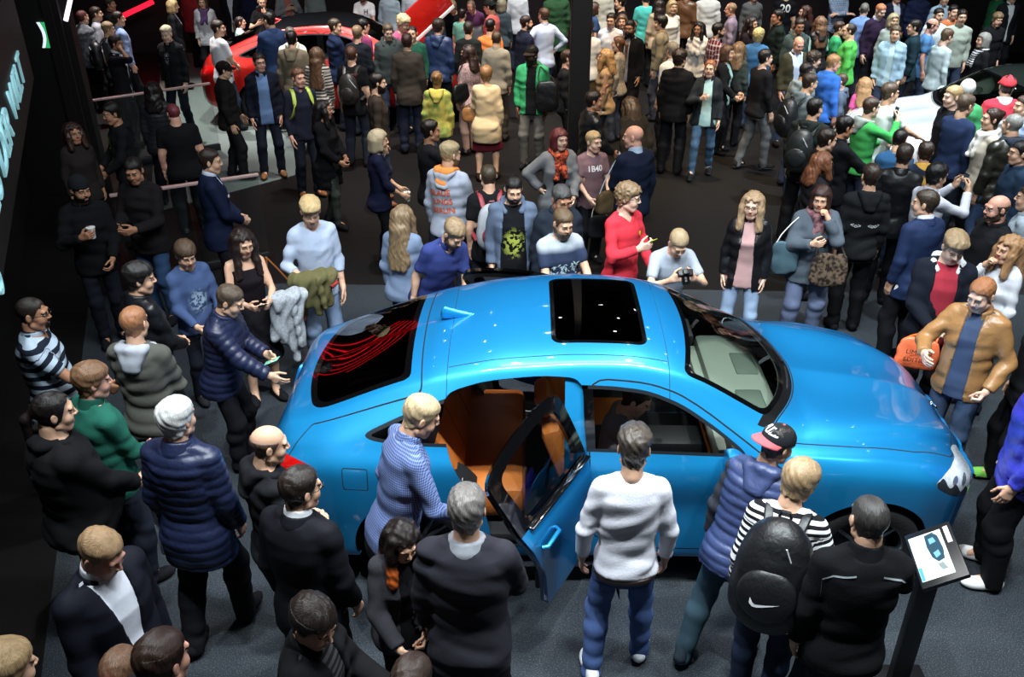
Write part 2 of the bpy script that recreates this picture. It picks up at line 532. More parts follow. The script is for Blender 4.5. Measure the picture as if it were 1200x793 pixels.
def hand_lib(pose, h):
    """right hand, fingers +Y, palm facing -Z, thumb on the -X side, wrist at the origin"""
    key = ('hand', pose, h)
    if key in LIB: return LIB[key]
    v = Vol((-.085, -.05, -.11), (.07, .21, .045), h)
    curl = dict(relax=(.25, .35, .25), grip=(1.1, 1.35, .9), flat=(.04, .06, .04), hold=(.55, .8, .5), spread=(-.05, .05, .05))[pose]
    X = [-.0285, -.0095, .0095, .0275]; L = [.95, 1.06, .99, .78]
    sp = .16 if pose == 'spread' else .035
    for i in range(4):
        v.cone((X[i] * .55, .0, 0), (X[i], .088 - .006 * abs(i - 1.2), .002), .0155, .0115, k=.014)
    v.ell((-.026, .035, -.010), (.016, .030, .014), k=.012)
    v.cone((0, -.05, 0), (0, .01, 0), .026, .024, k=.02)
    for i in range(4):
        p = np.array([X[i], .088 - .006 * abs(i - 1.2), .002]); a = 0; yaw = (i - 1.5) * sp
        for q, (ln, r0, r1) in enumerate(((.044, .0095, .0086), (.026, .0086, .0078), (.021, .0078, .0068))):
            a += curl[q] * (1 + .08 * i)
            e = p + ln * L[i] * np.array([math.sin(yaw) * math.cos(a), math.cos(yaw) * math.cos(a), -math.sin(a)])
            v.cone(p, e, r0, r1, k=.0015)
            p = e
    p = np.array([-.030, .022, -.006])
    dirs = dict(relax=((-.55, .75, -.35), (-.2, .93, -.3)), grip=((-.45, .7, -.55), (.45, .7, -.55)), flat=((-.75, .66, -.05), (-.45, .88, -.1)), hold=((-.6, .7, -.4), (-.1, .85, -.5)), spread=((-.85, .5, 0), (-.7, .7, 0)))[pose]
    for (d, ln, r0, r1) in ((dirs[0], .045, .013, .0105), (dirs[1], .033, .0105, .0085), (dirs[1], .022, .0092, .0078)):
        d = np.array(d); d = d / np.linalg.norm(d)
        v.cone(p, p + d * ln, r0, r1, k=.004); p = p + d * ln
    LIB[key] = v.mesh()
    return LIB[key]

PROF_M = dict(z=[-.62, -.30, -.14, -.05, .04, .12, .25, .38, .47, .53, .575, .62], a=[.158, .160, .160, .162, .156, .148, .156, .165, .162, .136, .072, .056], b=[.11, .112, .116, .120, .116, .108, .113, .122, .108, .080, .062, .056], y=[0, 0, -.012, -.015, -.004, .004, .004, .002, -.008, -.014, -.012, -.008])
PROF_F = dict(z=[-.62, -.30, -.14, -.05, .04, .12, .25, .36, .46, .53, .575, .62], a=[.165, .170, .176, .176, .158, .134, .140, .147, .146, .118, .062, .050], b=[.11, .112, .124, .126, .110, .096, .104, .126, .100, .074, .054, .049], y=[0, 0, -.014, -.018, -.006, .004, .006, .014, -.004, -.012, -.010, -.006])

def torso(v, O, R, pf, S, w, off, zlo, zhi, k=.0, belly=0., flare=0.):
    zs = np.array(pf['z']) * S; A = np.array(pf['a']) * S * w; B = np.array(pf['b']) * S * (w ** 1.3); Yc = np.array(pf['y']) * S
    m = .26 * S * w + off
    cs = np.array([O + R @ np.array([sx * m, sy * m, zz]) for sx in (-1, 1) for sy in (-1, 1) for zz in (zlo, zhi)])
    sl = v.blk(cs.min(0), cs.max(0), k + 3 * v.h)
    if sl is None: return
    x, y, z = v.P(sl)
    px, py, pz = x - O[0], y - O[1], z - O[2]
    qx, qy, qz = (px * R[0, i] + py * R[1, i] + pz * R[2, i] for i in range(3))
    fl = off + flare * np.clip((.10 * S - qz) / (.12 * S), 0, 1)
    a = np.interp(qz, zs, A) + fl; b = np.interp(qz, zs, B) + fl; yc = np.interp(qz, zs, Yc)
    if belly: 
        g = belly * np.exp(-((qz / S - .10) / .13) ** 2); b = b + g * .5; yc = yc + g * .5
    e = 2.3
    d = ((np.abs(qx) / a) ** e + (np.abs(qy - yc) / b) ** e) ** (1 / e)
    d = (d - 1) * np.minimum(a, b)
    d = np.maximum(d, np.maximum(qz - zhi, zlo - qz))
    v.join(sl, d, k)

def ik(A, B, l1, l2, pole):
    d = B - A; L = np.linalg.norm(d)
    if L > (l1 + l2) * .985: B = A + d / L * (l1 + l2) * .985; d = B - A; L = np.linalg.norm(d)
    if L < abs(l1 - l2) + .05: L = abs(l1 - l2) + .05
    u = d / np.linalg.norm(d)
    c = (l1 * l1 + L * L - l2 * l2) / (2 * L)
    hgt = math.sqrt(max(0, l1 * l1 - c * c))
    p = pole - u * (pole @ u); p = p / (np.linalg.norm(p) + 1e-9)
    return A + u * c + p * hgt, B

# wrist targets for a 1.80 m person; x counts towards the hand's own side
ARMS = dict(
    hang=((.205, .03, .84), 'relax', (.5, -1, 0)), hang2=((.212, .09, .86), 'relax', (.4, -1, 0)), swing=((.208, .17, .88), 'relax', (.35, -1, -.2)), back=((.22, -.13, .87), 'relax', (.6, -1, 0)),
    phone=((.09, .33, 1.16), 'hold', (.6, -.5, -1)), low=((.13, .26, 1.00), 'hold', (.8, -.7, -.6)), photo=((.10, .36, 1.50), 'hold', (.7, 0, -1)), chest=((.09, .27, 1.27), 'hold', (.8, -.2, -1)), cross=((-.11, .22, 1.20), 'relax', (.9, .1, -.8)),
    pocket=((.205, .07, .96), 'grip', (.9, -.9, 0)), clasp=((.055, .24, 1.02), 'grip', (.9, -.6, -.4)), face=((.05, .17, 1.50), 'grip', (.5, .3, -1)), ear=((.11, .12, 1.60), 'hold', (.8, .3, -1)),
    hip=((.20, .02, 1.05), 'grip', (1, -.4, 0)), behind=((.05, -.20, .98), 'grip', (1, -.5, 0)), reach=((.16, .48, 1.10), 'flat', (.7, -.3, -.8)), reachlow=((.18, .42, .92), 'relax', (.6, -.5, -.6)), up=((.28, .30, 1.72), 'spread', (.8, -.1, -.8)), carry=((.14, .24, 1.10), 'grip', (.8, -.7, -.6)))

PEOPLE = []

def lod(F):
    return 0 if F < 7.2 else (1 if F < 10.5 else 2)
RES = [dict(body=.020, cloth=.0115, head=.0046, hair=.0062, hand=.0042), dict(body=.024, cloth=.0155, head=.0060, hair=.0090, hand=.0058), dict(body=.028, cloth=.020, head=.0080, hair=.0115, hand=.0075)]
SKIN = dict(light='d0a88c', pale='d2b09a', tan='aa7d61', dark='57392b', red='cc9c88')

def person(px, py, H, face, top, legs, hair, label, arms=('hang', 'hang'), hy=0, hp=0, lean=0, roll=0, w=1., fem=False, skin='light', shoes='15151a', glasses=None, cap=None, beard=None, hood=None, scarf=None, walk=0., child=False, group=None, belly=0., sit=False, dz=0., bald=False, hpose=(None, None), feet=None, extra=None, dx=0, tuck=0., name='person', noleg=False):
    PEOPLE.append(dict(locals()))
    return len(PEOPLE) - 1

def head_local(p):
    """centre of the head in the person's own frame, for placing by pixel"""
    S = p['H'] / 1.80
    hs = .52 + .48 * S if p['child'] else .30 + .70 * S
    O = np.array([0, -.10 * S * math.sin(math.radians(max(0, p['lean']))) * 1.5, .93 * S])
    R = rotz(0) @ roty(math.radians(p['roll'])) @ rotx(-math.radians(p['lean']))
    Nb = O + R @ np.array([0, -.010 * S, .565 * S])
    Pv = Nb + R @ np.array([0, .012, .065 * S])
    Rh = rotz(-math.radians(p['hy'])) @ rotx(-math.radians(p['hp'] * .62 + p['lean'] * .45))
    return S, hs, O, R, Nb, Pv, Rh, Pv + Rh @ np.array([0, .022, .098]) * hs

def ground_of(p):
    S, hs, O, R, Nb, Pv, Rh, Hc = head_local(p)
    a = -math.radians(p['face'])
    hw = rotz(a) @ Hc
    P = at_z(p['px'], p['py'], float(hw[2]) + p['dz'])
    return np.array([P.x - hw[0] + 0, P.y - hw[1], p['dz']])

OBST = []
def settle(n=60):
    """people who would stand in one another step back or forward along the line of sight (their height follows, their place in view stays)"""
    P0 = [ground_of(p) for p in PEOPLE]
    base = [p['H'] for p in PEOPLE]
    for it in range(n):
        G = np.array([ground_of(p)[:2] for p in PEOPLE]); moved = 0
        for i in range(len(PEOPLE)):
            for j in range(i):
                a, b = PEOPLE[i], PEOPLE[j]
                if a['dz'] > .0 or b['dz'] > 0: continue
                d = np.hypot(*(G[i] - G[j]))
                if d < (.45 if G[i][1] < 9 else .40):
                    far, near = (i, j) if G[i][1] > G[j][1] else (j, i)
                    st = .006
                    if PEOPLE[far]['H'] > base[far] - .09: PEOPLE[far]['H'] -= st
                    if PEOPLE[near]['H'] < base[near] + .09: PEOPLE[near]['H'] += st
                    moved += 1
            for cx, cy, ang, hl, hw in OBST:
                dx, dy = G[i][0] - cx, G[i][1] - cy
                u, v_ = dx * math.cos(ang) + dy * math.sin(ang), -dx * math.sin(ang) + dy * math.cos(ang)
                if abs(u) < hl and abs(v_) < hw and not PEOPLE[i]['sit']:
                    st = .006 if v_ < 0 else -.006
                    if abs(PEOPLE[i]['H'] + st - base[i]) < (.25 if G[i][1] > 11 else .16): PEOPLE[i]['H'] += st; moved += 1
        if not moved: break

def fold(x, y, z, seed, amp, S=1.):
    """creases: long in one direction, slanting across the limb, gathered in patches"""
    r = np.random.default_rng(seed)
    o = 0
    for i in range(3):
        k = np.array([r.uniform(-22, 22), r.uniform(-22, 22), r.uniform(30, 58)]); q = r.normal(size=3) * 6
        wv = np.sin(k[0] * x + k[1] * y + k[2] * z + 1.7 * np.sin(q[0] * x + q[1] * y + q[2] * z + r.uniform(0, 6)) + r.uniform(0, 6))
        m = np.clip(.25 + .9 * np.sin(r.normal() * 11 * x + r.normal() * 11 * y + r.normal() * 9 * z + r.uniform(0, 6)), 0, 1)
        o = o + (wv + .3 * wv * wv) * m
    return o * amp * .72

def build_person(p, idx):
    S, hs, O, R, Nb, Pv, Rh, Hc = head_local(p)
    G = ground_of(p)
    F = G[1] * CT + (CAMH - 1.2) * ST
    res = RES[lod(F)]
    fem = p['fem']; w = p['w']; pf = PROF_F if fem else PROF_M
    sw = (.144 if fem else .161) * S * (1 + (w - 1) * .8)
    T = lambda q: O + R @ np.array(q, np.float32)
    # ---- joints
    hipx = .088 * S * w
    ankles, knees, hips, fyaw = [], [], [], []
    r = np.random.default_rng(1000 + idx)
    stw = r.uniform(.085, .14) * S
    wk = p['walk']
    for s in (-1, 1):
        hp_ = O + np.array([s * hipx, 0, -.02 * S])
        if p['sit']:
            kn = hp_ + np.array([s * .05, .42 * S, .03]); an = kn + np.array([0, .12, -.40 * S])
        else:
            ay = s * wk * .5 * .62 * S if wk else r.uniform(-.05, .05)
            if p['feet']: ax_, ay = p['feet'][0 if s < 0 else 1]
            else: ax_ = s * stw
            an = np.array([ax_, ay, .085 * S + (.05 * abs(wk) if (wk and ay < 0) else 0)])
            kn, an = ik(hp_, an, .412 * S, .418 * S, np.array([s * .15, 1, .1]))
        hips.append(hp_); knees.append(kn); ankles.append(an); fyaw.append(-s * r.uniform(.05, .3))
    arms = []
    for q, s in ((0, -1), (1, 1)):
        a = p['arms'][q]
        if isinstance(a, str): tgt, hpz, pole = ARMS[a]
        else: tgt, hpz, pole = a[0], (a[1] if len(a) > 1 else 'relax'), (a[2] if len(a) > 2 else (.7, -.6, -.6))
        if p['hpose'][q]: hpz = p['hpose'][q]
        Sh = T((s * sw, -.005 * S, .498 * S))
        Wt = np.array([s * tgt[0] * S * (w if tgt[0] > .19 else 1), tgt[1] * S * (1 + max(0, w - 1) * .6) + (belly_y(p) if abs(tgt[0]) < .2 else 0), tgt[2] * S])
        if p['lean'] and isinstance(a, str): Wt = O + R @ (Wt - np.array([0, 0, .93 * S]))
        El, Wr = ik(Sh, Wt, .29 * S, .25 * S, np.array([s * pole[0], pole[1], pole[2]], float))
        arms.append((Sh, El, Wr, hpz, s))
    # ---- the body: one skin surface
    lo = np.min([*[a[i] for a in arms for i in range(3)], *ankles, *knees, T((0, 0, 0)), Nb], 0) - .24 * S * w
    hi = np.max([*[a[i] for a in arms for i in range(3)], *ankles, *knees, Nb, Hc], 0) + .20 * S * w
    lo[2] = max(lo[2], .0); 
    v = Vol(lo, hi, res['body'])
    torso(v, O, R, pf, S, w, -.004, -.13 * S, .56 * S, belly=p['belly'])
    nr = (.049 if fem else .058) * hs * (1 + (w - 1) * .8)
    v.cone(Nb - R @ np.array([0, 0, .06 * S]), Hc + Rh @ np.array([0, -.028, -.075]) * hs, nr * 1.06, nr * .98, k=.03)
    for Sh, El, Wr, hpz, s in arms:
        v.cone(T((s * sw * .80, -.012 * S, .508 * S)), T((s * .040 * S, -.012 * S, .556 * S)), .038 * S, .030 * S, k=.03)
        aw = 1 + (w - 1) * 1.1
        u = (.041 if fem else .046) * S * aw
        v.cone(Sh, El, u, u * .80, k=.03)
        m_ = El + (Wr - El) * .25
        v.cone(El, m_, u * .80, u * .82, k=.012); v.cone(m_, Wr, u * .82, u * .54, k=.012)
    for i in (0, 1):
        v.cone(hips[i], knees[i], .086 * S * w, .058 * S * w, k=.03)
        cm = knees[i] + (ankles[i] - knees[i]) * .3 + np.array([0, -.012, 0])
        v.cone(knees[i], cm, .056 * S * w, .056 * S * w, k=.02); v.cone(cm, ankles[i], .056 * S * w, .038 * S, k=.02)
        v.cone(ankles[i], ankles[i] + np.array([0, .10 * S, -.04 * S]), .036 * S, .03 * S, k=.03)
    V, Q = v.mesh(); MI = np.zeros(len(Q), int)
    pv, pq, pm = [V], [Q], [MI]; off = len(V)
    hv, hq, hm = head_lib(fem, res['head'])
    pv.append((hv * hs) @ Rh.T + Hc); pq.append(hq + off); pm.append(hm); off += len(hv)
    hframes = []
    for Sh, El, Wr, hpz, s in arms:
        d = Wr - El; d = d / np.linalg.norm(d)
        n = np.array([-s, 0, 0.]) if abs(d[0]) < .8 else np.array([0, -.3, -1.])
        if hpz == 'flat': n = np.array([0, .3, -1.])
        if hpz == 'spread': n = np.array([0, 1., 0]); d = np.array([0, .15, 1.]); d /= np.linalg.norm(d)
        if d[2] > -.55 and hpz in ('hold', 'grip') : n = np.array([-s * .8, -.5, .25])
        n = n - d * (n @ d); n = n / np.linalg.norm(n)
        Zx = -n; Xx = np.cross(d, Zx)
        M = np.stack([Xx, d, Zx], 1)
        lv, lq = hand_lib(hpz, res['hand'])
        lv = lv * (.93 if fem else 1.02) * (.2 + .8 * S)
        if s < 0: lv = lv * np.array([-1, 1, 1]); lq = lq[:, ::-1]
        hframes.append((Wr, M))
        pv.append(lv @ M.T + Wr); pq.append(lq + off); pm.append(np.zeros(len(lq), int)); off += len(lv)
    sk = SKIN[p['skin']]
    hs_, hc_ = p['hair'][0], p['hair'][1]
    lips = {'dark': '4a2a24'}.get(p['skin'], 'b06a60' if not fem else 'b0645c')
    root = mesh_np(p['name'], np.concatenate(pv), np.concatenate(pq), [skin_mat(sk), plain('lips', lips, .4), plain('eye_white', 'd8d4cc', .25), plain('iris', '2a1d14', .2), plain('eyebrow', '%02x%02x%02x' % tuple(int(int(hc_[i:i + 2], 16) * .62) for i in (0, 2, 4)), .8)], mi=np.concatenate(pm))
    root.location = G; root.rotation_euler = (0, 0, -math.radians(p['face']))
    tag(root, p['label'], 'person', p['group'])
    p['root'] = root; p['J'] = dict(arms=arms, hands=hframes, O=O, R=R, S=S, w=w, sw=sw, Hc=Hc, Rh=Rh, hs=hs, Nb=Nb, pf=pf, knees=knees, ankles=ankles, res=res, F=F)
    # ---- hair, beard, glasses, headwear
    if hs_ not in ('none',):
        tipc = p['hair'][3] if len(p['hair']) > 3 else None
        ln = p['hair'][2] if len(p['hair']) > 2 else .3
        a, b, st, tip = hair_lib(hs_, res['hair'], ln)
        q = a * hs
        W3 = q @ Rh.T
        if hs_ in ('long', 'wavy'):      # lengths hang straight down, whatever the head does
            f = np.clip((-.05 - a[:, 2]) / .12, 0, 1)[:, None]
            Rz = rotz(-math.radians(p['hy']) * .6) @ rotx(-math.radians(p['lean'] * .6))
            W3 = W3 * (1 - f) + (q @ Rz.T + (Rh @ np.array([0, 0, -.05]) - Rz @ np.array([0, 0, -.05])) * 1) * f
        mesh_np('hair', W3 + Hc, b, hair_mat(hc_, tipc), root, attrs=dict(strand=st, tip=tip))
    if p['beard']:
        a, b = beard_lib(p['beard'][0], res['head'] * 1.15)
        mesh_np('beard', a * hs @ Rh.T + Hc, b, hair_mat(p['beard'][1]), root, attrs=dict(strand=a * np.array([90, 60, 30]), tip=np.zeros(len(a))))
    hm4 = Matrix.Translation(Vector(Hc)) @ Matrix(Rh.tolist()).to_4x4() @ Matrix.Scale(hs, 4)
    def in_head(o): o.data.transform(hm4); return o
    if p['glasses']:
        g = MB()
        for s in (-1, 1):
            g.tube([(s * .032 + .021 * math.cos(t), .101 - .10 * abs(s * .032 + .021 * math.cos(t)) ** 1.4, .003 + .0155 * math.sin(t)) for t in [2 * math.pi * i / 14 for i in range(14)]], .0015, 5, closed=True)
            g.tube([(s * .053, .094, .008), (s * .078, .05, .010), (s * .080, -.005, .008)], .002, 5)
        g.tube([(-.011, .102, .007), (.011, .102, .007)], .002, 5)
        in_head(g.build('glasses', plain('spectacle_frame', p['glasses'], .3), root))
    if p['cap']:
        build_cap(p['cap'], root, in_head, res)
    # ---- legs
    if not p['noleg']: build_legs(p, root, hips, knees, ankles, fyaw, idx)
    build_top(p, root, idx)
    return root

def belly_y(p): return p['belly'] * .8

def build_cap(c, root, in_head, res):
    col, vis, back = c[0], c[1], c[2]        # colour, peak colour, worn backwards
    kind = c[3] if len(c) > 3 else 'cap'
    v = Vol((-.12, -.22, -.02), (.12, .22, .17), res['hair'] * .8)
    v.ell((0, -.014, .035), (.090, .112, .096), k=.0)
    v.cut(lambda x, y, z: (.035 + .10 * np.abs(y) * 0 - z + .12 * np.minimum(0, y + .0)) + 0 * x)
    V, Q = v.mesh()
    if kind == 'beanie':
        v = Vol((-.12, -.14, -.06), (.12, .14, .18), res['hair'] * .8)
        v.ell((0, -.016, .04), (.090, .110, .105), k=0); v.cut(lambda x, y, z: (.03 - z + .45 * np.minimum(0, y)) + 0 * x)
        V, Q = v.mesh()
    me = mesh_np('knitted_hat' if kind == 'beanie' else 'cap', V, Q, cloth(col, 'wool' if kind == 'beanie' else 'cotton'), root); in_head(me)
    if kind == 'beanie': return
    s = -1 if back else 1
    g = MB(); n = 14
    b = bmesh.new(); rows = []
    for j, (rr, ex) in enumerate(((.0, 0), (.5, .5), (1., 1.))):
        row = []
        for i in range(n + 1):
            t = math.pi * (i / n - .5) * .80
            x = .088 * math.sin(t) * (1 + .06 * ex); y0 = -.014 + .108 * math.cos(t)
            y = y0 + ex * .075 * math.cos(t) ** .7
            row.append((x, s * (y + .014) - .014, .045 - .016 * ex - .9 * x * x * 2.2))
        rows.append(row)
    up = [[b.verts.new((x, y, z + .004)) for x, y, z in r_] for r_ in rows]; dn = [[b.verts.new((x, y, z - .003)) for x, y, z in r_] for r_ in rows]
    for j in range(2):
        for i in range(n):
            b.faces.new((up[j][i], up[j][i + 1], up[j + 1][i + 1], up[j + 1][i])); b.faces.new((dn[j][i], dn[j + 1][i], dn[j + 1][i + 1], dn[j][i + 1]))
    for i in range(n):
        b.faces.new((up[2][i], up[2][i + 1], dn[2][i + 1], dn[2][i]))
    g._add(b); in_head(g.build('cap_peak', cloth(vis, 'cotton'), me))
    g = MB(); g.box((-.008, -.022, .126), (.008, -.006, .136), .004); in_head(g.build('cap_button', cloth(vis, 'cotton'), me))

def build_legs(p, root, hips, knees, ankles, fyaw, idx):
    J = p['J']; S, w, O, R, pf, res = J['S'], J['w'], J['O'], J['R'], J['pf'], J['res']
    kind, col = p['legs'][0], p['legs'][1]
    wide = dict(jeans=1.0, slim=.9, trousers=1.1, sport=1.15, skirt=1., shorts=1.15)[kind]
    lo = np.min([*hips, *knees, *ankles], 0) - .16 * w; hi = np.max([*hips, *knees, *ankles], 0) + np.array([.18 * w, .18 * w, .22])
    lo[2] = .0
    v = Vol(lo, hi, res['cloth'])
    torso(v, O, R, pf, S, w, .002, -.13 * S, .10 * S, belly=p['belly'] * .5)
    if kind == 'skirt':
        for i in (0, 1):
            v.cone(hips[i], knees[i] + np.array([0, 0, .02]), .088 * S * w, .115 * S * w, k=.08)
        v.cone((hips[0] + hips[1]) / 2, (knees[0] + knees[1]) / 2, .10 * S * w, .13 * S * w, k=.08)
        kz = (knees[0][2] + knees[1][2]) / 2 - .03
        v.cut(lambda x, y, z: kz - z + 0 * x + 0 * y)
    else:
        for i in (0, 1):
            v.cone(hips[i], knees[i], (.090 if not p['fem'] else .092) * S * w, .071 * S * w * wide, k=.03)
            cm = knees[i] + (ankles[i] - knees[i]) * .3 + np.array([0, -.012, 0])
            v.cone(knees[i], cm, .071 * S * w * wide, .069 * S * w * wide, k=.03)
            v.cone(cm, ankles[i] + np.array([0, .0, -.06 * S]), .069 * S * w * wide, .060 * S * wide, k=.03)
        zc = .040 * S if kind != 'shorts' else knees[0][2] - .03
        v.cut(lambda x, y, z: zc - z + 0 * x + 0 * y)
    v.add(lambda x, y, z: fold(x, y, z, idx + 77, .0026 + .0010 * np.exp(-((z - .47 * S) / .10) ** 2) + .0045 * np.exp(-((z - .13) / .09) ** 2)))
    V, Q = v.mesh()
    mesh_np('skirt' if kind == 'skirt' else ('jeans' if kind in ('jeans', 'slim') and len(p['legs']) < 3 else 'trousers'), V, Q, cloth(col, 'denim' if kind in ('jeans', 'slim') else 'suit'), root, attrs=dict(run=V[:, 2]))
    if p['sit']: return
    if p['shoes'] is None: return
    for i in (0, 1):
        a = ankles[i]; z0 = a[2] - .085 * S
        fs = (.145 if p['fem'] else .165) * S
        Rf = rotz(fyaw[i])
        v = Vol(np.array([-.09, -.10, -.02]) * S, np.array([.09, .24, .14]) * S, res['cloth'] * .8)
        v.cone((0, -.035 * S, .055 * S), (0, 0, .10 * S), .040 * S, .042 * S, k=.02)
        v.ell((0, -.02 * S, .035 * S), (.040 * S, .050 * S, .036 * S), k=.02)
        v.ell((0, .09 * S, .030 * S), (.047 * S, .105 * S, .040 * S), k=.03)
        v.cone((0, .02, .06 * S), (0, .12 * S, .04 * S), .036 * S, .032 * S, k=.03)
        v.cut(lambda x, y, z: .006 - z + 0 * x + 0 * y)
        V, Q = v.mesh()
        sole = V[Q].mean(1)[:, 2] < .026 * S
        sc = p['shoes'] if isinstance(p['shoes'], (list, tuple)) else (p['shoes'], p['shoes'])
        mesh_np('shoe', V @ Rf.T + np.array([a[0], a[1], z0]), Q, [cloth(sc[0], 'cotton'), plain('shoe_sole', sc[1], .7)], root, mi=sole.astype(int))

def garment(p, root, name, mat, off, sleeve, hem, idx, neck=.575, opening=None, amp=.0045, puff=0., kw=0., prt=None, collar=None, hoodc=None, mats=None, loose=1., vneck=0., child_of=None):
    """one sewn garment: torso and sleeves around the body's own bones; hem and neck are heights over the hip (1.80 m person)"""
    J = p['J']; S, w, O, R, pf, res, sw = J['S'], J['w'], J['O'], J['R'], J['pf'], J['res'], J['sw']
    T = lambda q: O + R @ np.array(q, np.float32)
    pts = [T((sx * .2 * w * S, sy * .17 * w * S, zz * S)) for sx in (-1, 1) for sy in (-1, 1) for zz in (hem, neck)]
    if sleeve > 0:
        for Sh, El, Wr, hpz, s in J['arms']: pts += [Sh, El] + ([Wr] if sleeve > .5 else [])
    lo = np.min(pts, 0) - .09 * S - off; hi = np.max(pts, 0) + .10 * S + off
    v = Vol(lo, hi, res['cloth'])
    torso(v, O, R, pf, S, w, off, (hem - .03) * S, neck * S, belly=p['belly'], flare=.012 if hem > -.2 else .016)
    for Sh, El, Wr, hpz, s in J['arms']:
        aw = 1 + (w - 1) * 1.1
        u = (.042 if p['fem'] else .047) * S * aw
        v.cone(T((s * sw * .86, -.012 * S, .514 * S)), T((s * .055 * S, -.014 * S, min(neck, .572) * S)), .046 * S + off * .7, .036 * S + off * .5, k=.03)
        if sleeve <= 0:
            v.cone(T((s * sw * .95, -.005 * S, .47 * S)), T((s * sw * .8, -.005 * S, .38 * S)), u * .95, u * .6, k=.03); continue
        Ee = El if sleeve > .5 else Sh + (El - Sh) * (sleeve * 2 - .12)
        v.cone(Sh, Ee, u + off * .85, u * .84 + off * .85 * loose, k=.028)
        if sleeve > .5:
            e = El + (Wr - El) * min(1, (sleeve - .5) * 2)
            v.cone(El, e, u * .84 + off * loose, u * (.84 - .24 * min(1, (sleeve - .5) * 2)) + off * .9 * loose, k=.016)
    sm = lambda x, y, z: ((x - O[0]) * R[0, 2] + (y - O[1]) * R[1, 2] + (z - O[2]) * R[2, 2], (x - O[0]) * R[0, 0] + (y - O[1]) * R[1, 0] + (z - O[2]) * R[2, 0], (x - O[0]) * R[0, 1] + (y - O[1]) * R[1, 1] + (z - O[2]) * R[2, 1])
    v.add(lambda x, y, z: fold(x, y, z, idx + 5, amp))
    x, y, z = v.P((slice(None),) * 3)
    tz, tx, ty = sm(x, y, z)
    # hem (only where the torso is)
    am = np.full(v.D.shape, 9., np.float32)
    for Sh, El, Wr, hpz, s in J['arms']:
        for a, b in ((Sh, El), (El, Wr)):
            e = b - a; LL = float(e @ e)
            t = np.clip(((x - a[0]) * e[0] + (y - a[1]) * e[1] + (z - a[2]) * e[2]) / LL, 0, 1)
            am = np.minimum(am, np.sqrt((x - a[0] - e[0] * t) ** 2 + (y - a[1] - e[1] * t) ** 2 + (z - a[2] - e[2] * t) ** 2))
    isarm = am < (.085 * S * w + off) if sleeve > .5 else np.zeros(v.D.shape, bool)
    v.D = np.where(isarm, v.D, np.maximum(v.D, hem * S - tz)).astype(np.float32)
    v.D = np.maximum(v.D, tz - neck * S - .02 * S * (ty < 0)).astype(np.float32)
    # cuffs
    if 0 < sleeve < 1:
        for Sh, El, Wr, hpz, s in J['arms']:
            a, b, t = (Sh, El, sleeve * 2) if sleeve <= .5 else (El, Wr, sleeve * 2 - 1)
            e = (b - a) / np.linalg.norm(b - a); c = a + (b - a) * t
            pl = (x - c[0]) * e[0] + (y - c[1]) * e[1] + (z - c[2]) * e[2]
            near = np.sqrt((x - c[0]) ** 2 + (y - c[1]) ** 2 + (z - c[2]) ** 2) < .085 * S
            v.D = np.where(near & (am < .12 * S), np.maximum(v.D, pl), v.D).astype(np.float32)
    if vneck:   # neckline cut into the front
        g = np.maximum(np.abs(tx) - .07 * S * np.clip((tz / S - (.575 - vneck)) / vneck, 0, 1.4), -ty)
        v.D = np.where(tz > .2 * S, np.maximum(v.D, -g), v.D).astype(np.float32)
    if opening:
        wt, zb, wb = opening      # half width at the neck, height where the fronts meet, half width at the hem
        zz = tz / S
        hw = np.where(zz > zb, wt * np.clip((zz - zb) / (.55 - zb), 0, 1.15) + .0, wb * np.clip((zb - zz) / (zb - hem + 1e-3), 0, 1))
        if wb > 0 and wt > 0 and zb < hem: hw = wt + (wb - wt) * np.clip((.55 - zz) / (.55 - hem), 0, 1)
        g = np.maximum(np.abs(tx) - hw * S - .004, -ty + .02)
        v.D = np.where(isarm & (tz < .40 * S) , v.D, np.maximum(v.D, -g)).astype(np.float32)
        # hollow it so that the fronts are cloth, not a block
    V, Q = v.mesh()
    # lengths along the cloth, for stripes and quilting
    run = ((V - O) @ R[:, 2]); best = np.full(len(V), .10 * S * w + off)
    isA = np.zeros(len(V))
    if sleeve > 0:
        for Sh, El, Wr, hpz, s in J['arms']:
            acc = 0
            for a, b in ((Sh, El), (El, Wr)):
                e = b - a; L = np.linalg.norm(e); t = np.clip(((V - a) @ e) / (L * L), 0, 1)
                d = np.linalg.norm(V - a - e * t[:, None], axis=1)
                lim = (.065 * S * w + off)
                ok = (d < lim) & (d < best) & ((acc > 0) | (t > .15))
                run = np.where(ok, .47 * S - acc - t * L, run); best = np.where(ok, d, best); isA = np.where(ok, 1, isA)
                acc += L
    if puff:
        n = vnormals(V, Q)
        V = V + n * (puff * (np.abs(np.sin(np.pi * run / (.062 * S))) ** .6 - .55))[:, None]
    at = dict(run=run.astype(np.float32))
    loc = (V - O) @ R / S
    if prt:
        side, zc, rx, rz = prt
        f = (loc[:, 1] * side > 0) & (isA == 0)
        if rx > 5: m = np.clip((loc[:, 2] - zc) / .06, 0, 1)
        else: m = np.where(f, np.clip(1.6 * (1 - np.hypot(loc[:, 0] / rx, (loc[:, 2] - zc) / rz)) + .2, 0, 1), 0) if side else np.clip(0 * run + 1, 0, 1)
        at['print'] = m.astype(np.float32)
    o = mesh_np(name, V, Q, mat, child_of or root, attrs=at)
